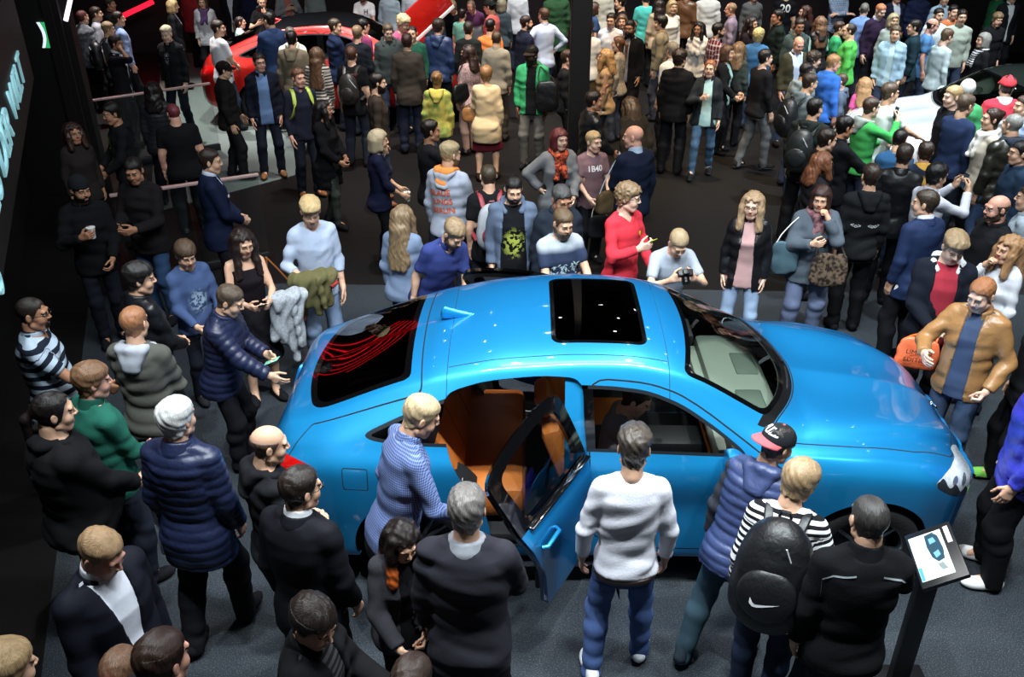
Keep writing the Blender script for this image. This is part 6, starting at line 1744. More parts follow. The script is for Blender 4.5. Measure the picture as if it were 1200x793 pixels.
# ---- right block (cool light)
K['greysweat'] = P(884, -6, 1.76, 172, ('sweater', '62605e', {}), TR, ('short', '4a2e22'), 'person in a grey-brown sweater at the top edge', skin='red')
K['darkwoman'] = P(881, 28, 1.66, 130, ('sweater', '221a22', {}), TR, ('long', '2b1a16', .2), 'woman with dark brown hair half hidden behind the denim jacket', fem=True)
K['bluedenim'] = P(889, 42, 1.68, 18, ('jacket', '2f6ba0', {}), JN, ('curly', 'cdb868'), 'blond woman with short curls in a blue denim jacket', fem=True, hy=22, w=1.1)
K['profile'] = P(911, 20, 1.82, 268, ('jacket', '15211f', {}), TR, ('short', '1d1512'), 'dark-haired man in a dark green jacket in profile', skin='tan')
K['jersey20'] = P(922, -9, 1.84, 10, ('tee', '111114', {}), TR, ('short', '2a1d17'), 'person in a black jersey with a white number')
K['auburn'] = P(943, 14, 1.70, 270, ('sweater', '141317', {}), TR, ('long', '4a2417', .2), 'auburn long-haired woman in black in profile', fem=True)
K['longbrown'] = P(961, 27, 1.70, 350, ('gilet', '17171c', dict(slvcol='9cc8c0')), TR, ('long', '7d5534', .32), 'woman with long light brown hair in a black vest with mint sleeves', fem=True, arms=('hang', ((.12, .3, 1.1), 'relax')))
K['greygreen'] = P(937, 30, 1.80, 170, ('hoodie', '3a4a48', {}), TR, ('short', '2b2018'), 'dark-haired man in a grey-green hooded top looking down', hp=20, hy=10, skin='tan')
K['elder'] = P(936, 52, 1.76, 168, ('blazer', '3d3a28', dict(open=(.09, -.05, .06), inner='bccbe8')), ('jeans', '33527c'), ('none', 'c9c0b0'), 'bald elderly man in an olive blazer and pale blue shirt', hp=28, hy=4, skin='red')
K['greenkid'] = P(984, 33, 1.60, 100, ('tee', '1d9a5c', {}), JN, ('short', '4a2a1c'), 'brown-haired child in a green t-shirt behind the bright green sweater', child=True)
K['brightgreen'] = P(995, 36, 1.82, 290, ('sweater', '3fae3c', {}), JN, ('thin', '2a1d15'), 'man with glasses in a bright green sweater', hy=-6, hp=4, glasses='1a1a1a', w=1.14, belly=.05, skin='light')
K['bluegrey'] = P(1013, 11, 1.78, 24, ('shirt', '6f8fc8', {}), JN, ('buzz', '7a7468'), 'man with cropped grey hair in a blue shirt seen from behind')
K['plaidarms'] = P(986, -13, 1.82, 170, ('shirt', '8d9db4', dict(pat='check', col2='5c6c88', freq=24.)), TR, ('short', '4a3424'), 'person in a grey-blue checked shirt at the top edge', arms=('cross', 'cross'))
K['gingerpurple'] = P(1032, 13, 1.84, 160, ('sweater', '2c1c34', dict(collar='d8d8de')), TR, ('crop', 'c8702c'), 'ginger-haired man in a dark purple sweater with a white collar', hp=28, skin='pale', w=1.06)
K['blacksweater'] = P(897, 68, 1.80, 66, ('sweater', '17171a', {}), ('jeans', '585c62'), ('short', '1f1814'), 'short-haired man in a black sweater and grey jeans walking', hy=14, walk=.5, arms=('swing', 'hang2'), shoes=('1a1a1c', 'cfcfcf'), skin='pale')
K['curlydark'] = P(954, 70, 1.78, 90, ('jacket', '4a5a58', {}), JN, ('curly', '3a2c22'), 'man with dark curls behind the grey hooded top', hp=12, skin='pale')
K['royal'] = P(977, 74, 1.80, 66, ('jacket', '1f68c8', {}), DJ, ('short', 'b07a3e'), 'fair ginger man in a vivid blue jacket', hp=14, hy=20, skin='red', w=1.06)
K['greyhood'] = P(945, 84, 1.78, 60, ('hoodie', '77868a', {}), JN, ('short', '1f1814'), 'dark-haired man in a light grey hooded top beside the vivid blue jacket', hp=10)
K['packhood'] = P(949, 97, 1.80, 66, ('hoodie', '5d6b70', {}), JN, ('short', '38261a'), 'brown-haired man in a grey hooded top with a black backpack', hy=12, hp=14)
K['boygrey'] = P(985, 95, 1.50, 285, ('hoodie', '5a6b80', {}), JN, ('short', '5d4632'), 'boy in a blue-grey hooded top facing the bright blue jacket', child=True, skin='pale')
K['pinkgirl'] = P(1013, 99, 1.58, 8, ('tee', 'e04a98', {}), JN, ('long', 'b48448', .24), 'girl with long blond hair in a hot pink top', fem=True, child=True)
K['forest'] = P(955, 127, 1.82, 36, ('hoodie', '1a2221', {}), TR, ('short', '15110f'), 'black-haired man in a dark green hooded top with a rucksack', hy=20, w=1.05, shoes=('17181b', 'dcdcd8'))
K['faceright'] = P(969, 164, 1.78, 80, ('jacket', '16181a', {}), TR, ('short', '2a1c15'), 'dark-haired man in profile above the curly ginger hair', hp=10)
K['gingercurl'] = P(964, 191, 1.66, 82, ('jacket', '1c1c20', {}), TR, ('wavy', '8a4e24', .12), 'woman with ginger-brown curls in profile', fem=True, hp=6)
K['blackzip'] = P(990, 149, 1.80, 78, ('jacket', '131519', {}), TR, ('short', '17110e'), 'dark-haired man in a black zip jacket looking at the silver car', hp=14, arms=('hang', 'reach'), skin='tan')
K['greenboy'] = P(1021, 126, 1.68, 78, ('hoodie', '2aa348', dict(hoodcol='8d9a94')), JN, ('short', '4a3424'), 'youth in a green hooded top holding up a phone', arms=('phone', 'photo'), skin='pale', hp=6)
K['tealprint'] = P(1043, 109, 1.78, 70, ('tee', 'dfe6e6', dict(pat='print', col2='2f97a8', freq=26., prt=(1, .28, .11, .14))), JN, ('short', '5a4430'), 'man with glasses in a white t-shirt printed in teal', glasses='1a1a1a', hy=14, arms=('reach', 'reach'))
K['hoodback'] = P(1020, 206, 1.78, 4, ('hoodie', '15171a', {}), ('trousers', '101114'), ('short', '3c2c20'), 'brown-haired man in a black hooded top with small white back print', hy=-6)
K['blackround'] = P(1060, 182, 1.80, 22, ('leather', '131518', {}), TR, ('short', '3a2b20'), 'brown-haired man in a plain black jacket between hooded top and yellow jacket', hy=10)
K['bluecrew'] = P(1054, 164, 1.70, 20, ('sweater', '1d4f78', {}), JN, ('short', '1b1512'), 'black-haired man in a petrol blue sweater stooping', hp=24, lean=12, hy=14)
K['yellowboy'] = P(1084, 178, 1.56, 10, ('jacket', 'd09a1c', dict(pat='yoke', col2='1b2438', prt=(0, .44, 9., 9.))), JN, ('short', '3a281a'), 'boy in a yellow and navy jacket seen from behind', child=True)
K['snapper'] = P(1098, 206, 1.72, 76, ('shirt', 'c9cbd6', {}), DJ, ('mop', '17130f'), 'black-haired man in a white-grey shirt photographing with a phone', arms=('photo', 'photo'), hp=6)
K['navyblazer'] = P(1084, 238, 1.78, 340, ('blazer', '1b2c50', dict(open=None, inner='e2e6ee')), TR, ('short', '40301f'), 'brown-haired man in a navy blazer with a white collar', hy=-36, hp=4)
K['blondhood'] = P(1116, 113, 1.80, 262, ('hoodie', '15171b', {}), DJ, ('short', 'b3925a'), 'blond young man in a black hooded top in profile at the silver car', hp=6, skin='pale')
K['navyarm'] = P(1132, 123, 1.80, 62, ('sweater', '1d2c4c', {}), ('jeans', '1d2638'), ('short', '5d4a34'), 'brown-haired man in a navy sweater resting an arm towards the silver car', hy=10, hp=14, arms=('reach', 'hang'))
K['woolhat'] = P(1133, 106, 1.72, 20, ('jacket', '2f9a58', {}), JN, ('short', '8d8a84'), 'person in a pale grey knitted hat beside the silver car', cap=('c2c4bc', 'c2c4bc', False, 'beanie'))
K['redcap'] = P(1180, 101, 1.80, 12, ('jacket', 'd8d8d8', dict(pat='yoke', col2='c8203a', prt=(0, .36, 9., 9.))), JN, ('short', '2a1f18'), 'man in a backwards red cap and a red and white jacket', cap=('d82838', 'd82838', False))
K['whitecollar'] = P(1162, 139, 1.70, 276, ('jacket', 'b7ab98', {}), TR, ('bun', '3a2419'), 'dark-haired woman in a cream jacket facing the silver car', fem=True, scarf='ddd8ce')
K['oliveleather'] = P(1186, 146, 1.84, 345, ('leather', '26251c', dict(hood='2a3240')), ('jeans', '2c4a74'), ('buzz', '8d8a82'), 'grey-cropped man in an olive leather jacket with a dark hood', hy=-14, w=1.14, arms=('hang', 'hang'))
K['specsblue'] = P(1195, 179, 1.78, 278, ('jacket', '1d3248', {}), TR, ('short', '1b1512'), 'dark-haired man in glasses and a steel blue jacket at the edge', glasses='141414', skin='light')
K['paleedge'] = P(1205, 232, 1.74, 300, ('jacket', '9aa8b4', {}), TR, ('short', '3a281c'), 'person in a pale grey jacket cut off by the frame edge')
K['edgeface'] = P(1199, 124, 1.80, 268, ('jacket', '8fa6c4', {}), TR, ('short', '4a3424'), 'man in a pale blue jacket at the edge beside the red cap')
# ---- beyond the silver car
K['navycard'] = P(1052, -5, 1.80, 168, ('cardigan', '161c30', dict(inner='b9bcc8')), TR, ('short', '5d3d28'), 'person in a navy cardigan at the top edge', skin='red')
K['fairgrey'] = P(1047, 24, 1.70, 176, ('sweater', '8d968c', {}), TR, ('bob', 'b09c6a'), 'fair-haired woman in a grey top behind the pale denim jacket', fem=True)
K['paledenim'] = P(1049, 39, 1.78, 200, ('jacket', '8fb0c4', dict(open=(.03, -1, .04), inner='a9c4cc')), JN, ('short', '5f4a32'), 'brown-haired man in a pale denim jacket beyond the silver car', hp=4)
K['darkteal'] = P(1071, 32, 1.78, 286, ('jacket', '17303a', {}), DJ, ('short', '231a15'), 'dark-haired man in a dark teal jacket looking over his shoulder')
K['baldblue'] = P(1093, 30, 1.80, 110, ('tee', '4a82b8', {}), JN, ('ring', '3a2c22'), 'balding man in a blue t-shirt beyond the silver car', hp=16, skin='red', w=1.06)
K['whitet'] = P(1100, 18, 1.80, 176, ('tee', 'd2dae0', {}), JN, ('short', '241a15'), 'dark-haired man in a white t-shirt behind the blue one')
K['strapgrey'] = P(1110, 43, 1.80, 76, ('sweater', 'aebfc2', {}), JN, ('short', '6b4a30'), 'man in a pale grey top with a dark shoulder strap', hp=20, skin='pale')
K['palegreen'] = P(1127, 20, 1.84, 190, ('sweater', 'a9b4a4', dict(collar='a9b4a4')), JN, ('short', '2b2018'), 'dark-haired man in a pale sage green sweater', w=1.06)
K['orangetop'] = P(1117, 14, 1.76, 170, ('tee', 'c8682a', {}), JN, ('short', '1b1512'), 'person in an orange top behind the sage green sweater')
K['greywoman'] = P(1152, 47, 1.68, 270, ('jacket', '17161a', {}), TR, ('bob', '98948c'), 'grey-haired woman in black with a striped scarf', fem=True, scarf=('cfd0d2', 'cotton', 'stripe', '2a2a2c', 30.))
K['blackkid'] = P(1169, 23, 1.70, 176, ('jacket', '15151a', {}), TR, ('mop', '8d6c42'), 'fair-haired youth in a black jacket facing us', hp=10)
K['greenjkt'] = P(1171, -8, 1.76, 260, ('jacket', '1f7a4a', {}), TR, ('short', '3a281c'), 'person in a green jacket at the top edge beyond the silver car')
K['opensuit'] = P(1187, -5, 1.82, 178, ('blazer', '15171c', dict(inner='cfd6d8')), TR, ('short', '3a281c'), 'man in a dark suit and white shirt at the top corner')
K['lightshirt'] = P(1107, -2, 1.80, 176, ('shirt', '9db8cc', {}), TR, ('short', '3a281c'), 'man in a light blue shirt at the top edge behind the white t-shirt')
K['bluetop'] = P(1079, -9, 1.80, 10, ('jacket', '1a2444', {}), TR, ('short', '3a281c'), 'person in a deep blue jacket at the top edge')
# ------------------------------------------------------------------ things people carry and things on the stand
def world_of(p, q):
    a = -math.radians(p['face']); G = p['root'].location
    return G + Vector(rotz(a) @ np.array(q, float))

def wrot(p, M):
    return Matrix((rotz(-math.radians(p['face'])) @ np.array(M)).tolist())

def phone(key, hand, label, name='phone', col='0b0c0e', both=False, screen='20303c'):
    p = K_(key); Wr, M = p['J']['hands'][hand]
    q = Wr + M @ np.array([0, .105, -.045])
    if both: q = (q + p['J']['hands'][1 - hand][0] + p['J']['hands'][1 - hand][1] @ np.array([0, .105, -.045])) / 2
    r = empty(name, world_of(p, q)); tag(r, label, 'camera' if name == 'camera' else 'phone')
    # the screen turns to the face
    f = np.array(p['J']['Hc']) - q; f = f / np.linalg.norm(f); x = np.cross([0, 0, 1.], f); x /= np.linalg.norm(x); y = np.cross(f, x)
    R3 = wrot(p, np.stack([x, y, f], 1)); r.rotation_euler = R3.to_euler()
    if name == 'camera':
        g = MB(); g.box((-.065, -.045, -.03), (.065, .045, .03), .012); g.box((-.028, .04, -.028), (.028, .068, .02), .01); g.build('camera_body', plain('camera_black', '101113', .45), r)
        g = MB(); g.lathe([(.001, -.035), (.034, -.034), (.036, 0), (.034, .02)], 24, Matrix.Translation((0, 0, -.05))); g.build('lens', plain('lens_black', '08090a', .2), r)
        g = MB(); g.box((-.045, -.032, .03), (.03, .030, .033), .002); g.build('display', plain('camera_display', 'c6b43a', .3, emit=.3), r)
    else:
        g = MB(); g.box((-.036, -.072, -.004), (.036, .072, .004), .004); g.build('phone_case', plain('phone_black', col, .3), r)
        g = MB(); g.box((-.033, -.064, .004), (.033, .064, .0055), .001); g.build('screen', plain('phone_screen' + screen, screen, .2, emit=.5), r)
    return r

def K_(k): return PEOPLE[K[k]]

def backpack(key, label, col, size=1., accent=None, front=False, mark=None):
    p = K_(key); J = p['J']; S, O, R, w = J['S'], J['O'], J['R'], J['w']
    T = lambda q: O + R @ (np.array(q, float) * S)
    r = empty('backpack', p['root'].location, -math.radians(p['face'])); tag(r, label, 'backpack')
    sg = -1
    yb = -.165 - .03 * (w - 1) * 6
    res = J['res']['cloth']
    c = T((0, yb - .10 * size, .30)); h = .24 * size
    v = Vol(c - .38 * size, c + .38 * size, res)
    Rm = R
    for (x, z, rr) in ((-.085, -.16, .095), (.085, -.16, .095), (-.075, .12, .085), (.075, .12, .085)):
        pass
    v.ell(c, (.165 * size, .115 * size, .255 * size), R=Rm, k=0)
    v.ell(T((0, yb - .09 * size, .30 - .12 * size)), (.170 * size, .12 * size, .16 * size), R=Rm, k=.05)
    v.ell(T((0, yb - .06 * size, .30 + .14 * size)), (.125 * size, .085 * size, .11 * size), R=Rm, k=.05)
    v.cut(lambda x, y, z: ((x - O[0]) * R[0, 1] + (y - O[1]) * R[1, 1] + (z - O[2]) * R[2, 1]) - (yb + .015) * S)
    v.add(lambda x, y, z: fold(x, y, z, 901, .003))
    a, b = v.mesh(); mesh_np('bag_body', a, b, cloth(col, 'nylon'), r, attrs=dict(run=a[:, 2]))
    c2 = T((0, yb - .20 * size, .24)); v = Vol(c2 - .2 * size, c2 + .2 * size, res)
    v.ell(c2, (.125 * size, .045 * size, .125 * size), R=Rm, k=0)
    a, b = v.mesh(); mesh_np('front_pocket', a, b, cloth(accent or col, 'nylon'), r, attrs=dict(run=a[:, 2]))
    sw = J['sw'] / S
    strapm = cloth(col if not accent else accent, 'nylon')
    if p['legs'] and True:
        for s in (-1, 1):
            g = MB()
            pts = [T((s * .075, yb + .01, .47)), T((s * .095, -.085 * w, .560)), T((s * .105, .0, .585)), T((s * .11, .085 * w, .545)), T((s * .125, .150 * w, .42)), T((s * .155, .125 * w, .27)), T((s * .185 * w, .02, .18)), T((s * .14, yb + .02, .12))]
            P_ = [Vector(q) for q in pts]; dense = []
            for i in range(len(P_) - 1):
                for t in (0, .25, .5, .75): dense.append(P_[i].lerp(P_[i + 1], t))
            dense.append(P_[-1])
            for _ in range(3):
                dense = [dense[0]] + [(dense[i - 1] + dense[i] * 2 + dense[i + 1]) / 4 for i in range(1, len(dense) - 1)] + [dense[-1]]
            g.tube(dense, .026 * S, 8, sq=.42); g.build('strap', strapm, r)
    g = MB(); g.tube([T((-.03, yb - .03, .30 + .25 * size)), T((-.02, yb - .05, .30 + .285 * size)), T((.02, yb - .05, .30 + .285 * size)), T((.03, yb - .03, .30 + .25 * size))], .008, 6); g.build('grab_loop', strapm, r)
    g = MB()
    for s in (-1,):
        g.tube([T((.05 + .08 * t, yb - .205 * size + .05 * t, .30 + .19 * size - .16 * size * t)) for t in np.linspace(0, 1, 6)], .005, 5)
    g.build('zip', plain('zip_grey', 'c9cccf', .4), r)
    for zz, xw, yy in ((.30 + .10 * size, .115, .175), (.24 + .105 * size, .10, .215)):      # piping along the compartments
        g = MB(); g.tube([T((xw * size * math.sin(t), yb - (yy * math.cos(t) ** .5 if math.cos(t) > .02 else .0) * size * .95 - .02, zz - .05 * (1 - math.cos(t)) * size)) for t in np.linspace(-1.35, 1.35, 15)], .006, 5); g.build('bag_piping', plain('piping_dark', '26282c', .6), r)
    if mark == 'tick':
        from mathutils.bvhtree import BVHTree
        body = [c_ for c_ in r.children if c_.name.startswith('front_pocket')][0]
        bv = BVHTree.FromPolygons([v_.co for v_ in body.data.vertices], [tuple(q.vertices) for q in body.data.polygons])
        up = [(-.075, .022), (-.058, -.004), (-.045, -.010), (-.025, -.006), (.075, .022)]
        lo = [(.075, .022), (-.03, -.024), (-.056, -.028), (-.076, -.014), (-.075, .022)]
        bm = bmesh.new(); n = 14
        def samp(P, t):
            P = [Vector((q[0], q[1], 0)) for q in P]; f = t * (len(P) - 1); i = min(int(f), len(P) - 2); return P[i].lerp(P[i + 1], f - i)
        A = [samp(up, t / n) for t in range(n + 1)]; B = [samp(lo[::-1], t / n) for t in range(n + 1)]
        def put(q):
            o_ = T((q.x * 1.0, yb - .5, .215 + q.y * 1.0)); h = bv.ray_cast(Vector(o_), Vector(R @ np.array([0, 1., 0])))
            return (h[0] if h[0] is not None else Vector(T((q.x, yb - .25 * size, .215 + q.y)))) - Vector(R @ np.array([0, .004, 0]))
        va = [bm.verts.new(put(q)) for q in A]; vb = [bm.verts.new(put(q)) for q in B]
        for i in range(n):
            try: bm.faces.new((va[i], va[i + 1], vb[i + 1], vb[i]))
            except ValueError: pass
        me = bpy.data.meshes.new('curved_tick'); bm.to_mesh(me); bm.free(); link('curved_tick', me, r, [plain('tick_white', 'eef0f2', .6)])
    return r

def handbag(key, label, col, at, size=(.30, .10, .22), strap_to=None, name='handbag', kind='leather', pat=None, strapcol=None, yaw=0, cat='bag', pts=None):
    """bag hanging at a point of the owner's frame (1.80 m person), its strap running up to a shoulder or a hand"""
    p = K_(key); J = p['J']; S = J['S']
    A = np.array(at, float) * S
    r = empty(name, world_of(p, A), -math.radians(p['face'] + yaw)); tag(r, label, cat)
    v = Vol((-size[0], -size[1] * 1.2, -size[2]), (size[0], size[1] * 1.2, size[2]), max(.009, J['res']['cloth'] * .8))
    x, y, z = v.P((slice(None),) * 3)
    e = 4.
    d = ((np.abs(x) / (size[0] / 2 * (1 - .12 * z / size[2]))) ** e + (np.abs(y) / (size[1] / 2 * (1.1 - .5 * (z + size[2] / 2) / size[2]))) ** e + (np.abs(z) / (size[2] / 2)) ** e) ** (1 / e)
    v.D = ((d - 1) * size[1] / 2).astype(np.float32); v.add(lambda x, y, z: fold(x, y, z, 77, .0022))
    a, b = v.mesh(); mesh_np('bag_body', a, b, cloth(col, kind, *(pat or ())), r, attrs=dict(run=a[:, 2]))
    sm = plain('bag_strap_' + (strapcol or col), strapcol or col, .5)
    if strap_to is not None:
        Ri = rotz(math.radians(yaw)); 
        for s in (-1, 1):
            g = MB(); top = Ri @ (np.array(strap_to, float) * S - A)
            q0 = Vector((s * size[0] * .36, 0, size[2] * .44)); q1 = Vector(top) + Vector((0, s * .012, 0))
            g.tube([q0, q0.lerp(q1, .33) + Vector((s * .02, 0, .0)), q0.lerp(q1, .7) + Vector((s * .015, 0, 0)), q1], .0055 if kind == 'cotton' else .008, 6); g.build('strap', sm, r)
    return r

def draped(key, label, col, at, size, name='jacket', lining=None, kind='cotton', pat=None, cat='jacket'):
    p = K_(key); S = p['J']['S']; A = np.array(at, float) * S
    r = empty(name, world_of(p, A), -math.radians(p['face'])); tag(r, label, cat)
    sx, sy, sz = size
    v = Vol((-sx, -sy * 1.6, -sz * 1.1), (sx, sy * 1.6, sz * .5), .0095)
    v.cone((-sx * .55, 0, 0), (sx * .55, 0, .0), sy * .75, sy * .75, k=0)
    for s, z, q in ((-1, -.75, .40), (0, -.95, .35), (1, -.62, .45)):
        v.cone((s * sx * .35, sy * .35, 0), (s * sx * .42, sy * .30, sz * z), sy * .55, sy * q, k=.05)
    v.cone((sx * .5, 0, 0), (sx * .72, sy * .3, -sz * .55), sy * .5, sy * .45, k=.03)
    v.add(lambda x, y, z: .009 * np.sin(52 * x + 2.2 * np.sin(9 * z + 5 * y) + 14 * z) + .005 * np.sin(60 * y + 25 * z + 2 * np.sin(20 * x)))
    a, b = v.mesh(); mesh_np('folded_cloth', a, b, cloth(col, kind, *(pat or ())), r, attrs=dict(run=a[:, 2]))
    v = Vol((-sx, -sy * 1.6, -sz * 1.2), (sx, sy * 1.8, sz * .5), .0095)
    v.cone((-sx * .1, sy * .75, .02), (-sx * .22, sy * .95, -sz * .72), sy * .34, sy * .26, k=0)
    v.add(lambda x, y, z: .005 * np.sin(60 * z + 20 * x + 2 * np.sin(30 * x)))
    a, b = v.mesh(); mesh_np('sleeve', a, b, cloth(col, kind, *(pat or ())), r, attrs=dict(run=a[:, 2]))
    if lining:
        g = MB(); g.tube([(-sx * .55, sy * .5, .03), (-sx * .7, sy * .6, -sz * .12), (-sx * .5, sy * .75, -sz * .2)], sy * .3, 8); g.build('lining', cloth(lining), r)
    return r

def info_stand():
    A, B, C_, D = at_z(1055, 628, 1.02), at_z(1108, 612, 1.16), at_z(1140, 670, 1.16), at_z(1085, 690, 1.02)
    ce = (A + B + C_ + D) / 4; u = ((B + C_) - (A + D)).normalized(); v = ((A + B) - (D + C_)); v = (v - u * v.dot(u)).normalized(); n = u.cross(v)
    if n.z < 0: n = -n
    w, h = ((B - A).length + (C_ - D).length) / 2, ((A - D).length + (B - C_).length) / 2
    M = Matrix(((u.x, v.x, n.x, ce.x), (u.y, v.y, n.y, ce.y), (u.z, v.z, n.z, ce.z), (0, 0, 0, 1)))
    base = at_z(1052, 800, .0); r = empty('information_stand', (ce.x, ce.y, 0)); tag(r, 'black information stand with a tilted screen in front of the blue car', 'stand')
    Mi = Matrix.Translation((-ce.x, -ce.y, 0)) @ M
    blk = plain('stand_black', '0d0e10', .4)
    def rect(x0, x1, y0, y1, z0, z1, nm, mat, par=r, bev=.002):
        g = MB(); g.box((x0 * w, y0 * h, z0), (x1 * w, y1 * h, z1), bev, Mi); return g.build(nm, mat, par)
    rect(-.5, .5, -.5, .5, -.03, 0, 'panel', blk, bev=.008)
    sc_ = rect(-.44, .26, -.40, .40, 0, .003, 'screen', plain('screen_picture', 'c3cfc6', .25, emit=.55))
    # the pictured car: dark outline on a pale ground
    pic = plain('pictured_car', '1f3b4a', .3, emit=.12); pl = plain('pictured_glass', '5f8fa6', .3, emit=.25)
    def flat(P, z, nm, mat):
        g = MB(); g.prism([(x * w, y * h) for x, y in P], .0012, Mi @ Matrix.Translation((0, 0, z))); g.build(nm, mat, sc_, smooth=False)
    flat([(-.10, .36), (.08, .38), (.17, .30), (.20, .05), (.16, -.12), (.02, -.15), (-.08, -.05), (-.12, .15)], .0032, 'pictured_car', pic)
    flat([(-.04, .28), (.07, .29), (.10, .20), (-.04, .18)], .0046, 'pictured_window', pl); flat([(-.03, .02), (.09, .05), (.11, -.04), (.0, -.08)], .0046, 'pictured_window', pl)
    flat([(-.02, -.18), (.10, -.17), (.16, -.30), (.04, -.30)], .0032, 'pictured_shadow', plain('pictured_grey', '6f7a78', .3, emit=.2))
    flat([(-.43, -.39), (-.36, -.39), (-.36, -.16), (-.43, -.16)], .0032, 'pictured_banner', plain('pictured_blue', '3f86b0', .3, emit=.4))
    lb = rect(.33, .43, .12, .42, 0, .002, 'label', plain('label_white', 'd9dde0', .5), bev=.0005)
    g = MB(); pb = Vector((ce.x, ce.y, 0))
    g.box((-.055, -.03, .02), (.055, .03, ce.z - .04), .006); g.build('post', blk, r)
    g = MB(); g.box((-.22, -.18, .0), (.22, .18, .02), .006); g.build('base_plate', blk, r)
    return r

def build_props():
    phone('ombre', 1, 'phone held low by the woman with orange hair tips')
    phone('phoneman', 1, 'phone under the finger of the man in black at the bottom edge', both=True)
    phone('boypuff', 0, 'small phone with a lit screen held by the boy in the padded jacket', screen='6fb09c')
    phone('strappy', 1, 'phone held by the woman in the strappy top', both=True)
    phone('red', 1, 'phone with a yellow-green back held by the man in the red sweater', col='9aa834')
    phone('caller', 1, 'phone at the ear of the man in the black suit')
    phone('snapper', 1, 'black phone raised by the man in the white-grey shirt', both=True)
    phone('greenboy', 1, 'phone raised by the youth in the green hooded top')
    phone('coraltee', 1, 'phone raised over the roof of the red car')
    phone('photog', 1, 'black camera with a yellow display held over the roof of the blue car', name='camera', both=True)
    phone('blacktee', 0, 'camera in the hands of the man in black above the red car', name='camera')
    backpack('stripes', 'black backpack with a white curved tick on the striped top', '121316', 1.18, mark='tick')
    backpack('greypack', 'grey backpack with red trim on the man in the black t-shirt', 'a3a8b0', .9, accent='8d2430')
    backpack('limepack', 'lime green backpack on the smiling man in navy', 'a4b81c', .9)
    backpack('blondpack', 'black rucksack hanging on the fair man by the wall', '141417', .9)
    backpack('packhood', 'black rucksack on the grey hooded top', '15171a', .95)
    backpack('forest', 'dark patterned rucksack on the dark green hooded top', '202527', .95)
    backpack('sportback', 'dark grey rucksack beside red and white back lettering', '2a2623', .85)
    handbag('patternblouse', 'black shoulder bag on the patterned pink blouse', '121214', (-.24, -.06, 1.08), (.32, .12, .28), strap_to=(-.17, -.03, 1.52))
    handbag('beigecoat', 'tan leather handbag on the arm of the beige cardigan', '8a5a26', (-.22, .10, 1.02), (.34, .15, .22), strap_to=(-.20, .08, 1.22))
    handbag('blondbob', 'small black shoulder bag of the blond woman in navy', '0f1012', (-.24, -.05, .98), (.22, .09, .20), strap_to=(.0, .08, 1.48), strapcol='b4b0a8')
    handbag('facehand', 'knitted brown and cream shoulder bag hanging in front of the woman in grey denim', '6a5846', (-.13, .25, .98), (.34, .11, .34), strap_to=(-.05, .15, 1.45), kind='wool', pat=('mottle', '2a211c', 26.), strapcol='4a3a36')
    handbag('facehand', 'blue tote bag with a white strap on the arm of the woman in grey denim', '44606c', (.30, .14, 1.05), (.26, .07, .34), strap_to=(.20, .05, 1.46), kind='cotton', strapcol='d8dadc')
    handbag('strappy', 'brown leather shoulder bag beside the grey knitted jacket', '8a4f24', (-.34, .02, .86), (.32, .12, .24), strap_to=(-.20, .0, 1.44))
    handbag('greenhood', 'large black shoulder bag hung on the man in the green hood', '101013', (-.24, .16, 1.12), (.34, .18, .44), strap_to=(-.12, .06, 1.50), kind='nylon')
    handbag('boymauve', 'dark paper carrier bag on cords held by the boy in mauve', '17171b', (.0, .30, .62), (.26, .10, .28), strap_to=(.0, .26, 1.0), kind='cotton', strapcol='b8b4ac')
    handbag('baldnavy', 'brown carrier bag on pale cords beside the bald man in navy', '4a3a22', (-.26, .12, .95), (.22, .12, .26), strap_to=(-.15, .06, 1.5), kind='cotton', strapcol='aebccc')
    ob = handbag('redtee', 'bright orange carrier bag with black lettering', 'f0641e', (.12, .36, .84), (.32, .08, .28), strap_to=(.04, .28, 1.02), kind='nylon')
    for i, t in enumerate(('LIMITED', 'EDITION')):
        me, wd = text_mesh(t, .055, .002); me.transform(Matrix.Translation((wd / 2, .056, .02 - .07 * i)) @ Matrix.Rotation(math.pi, 4, 'Z') @ Matrix.Rotation(math.pi / 2, 4, 'X'))
        link('lettering', me, ob, [plain('ink_black', '120c08', .7)])
    draped('strappy', 'grey knitted jacket draped over the arm of the woman in black', 'a3a9b0', (-.28, .24, 1.12), (.20, .09, .62), pat=('mottle', '8f959c', 60.))
    draped('blondwhite', 'olive jacket with a red lining folded over the forearm of the blond man', '5f5a34', (.08, .28, 1.12), (.26, .10, .34), lining='a8322a')
    info_stand()
    # white sheet under the arm of the white-haired man
    p = K_('whitehair'); S = p['J']['S']
    r = empty('paper_bag', world_of(p, np.array([-.24, .06, .72]) * S), -math.radians(p['face'] - 8)); tag(r, 'white paper carrier bag under the arm of the white-haired man', 'bag')
    g = MB(); g.box((-.015, -.13, -.02), (.015, .13, .40), .006); g.build('bag_body', cloth('d4dcee'), r)
    g = MB(); g.tube([(0, -.07, .40), (-.02, -.06, .60), (.02, .0, .74), (.02, .03, .60), (0, .07, .40)], .006, 6); g.build('cord', plain('bag_cord', 'd8dce8', .7), r)
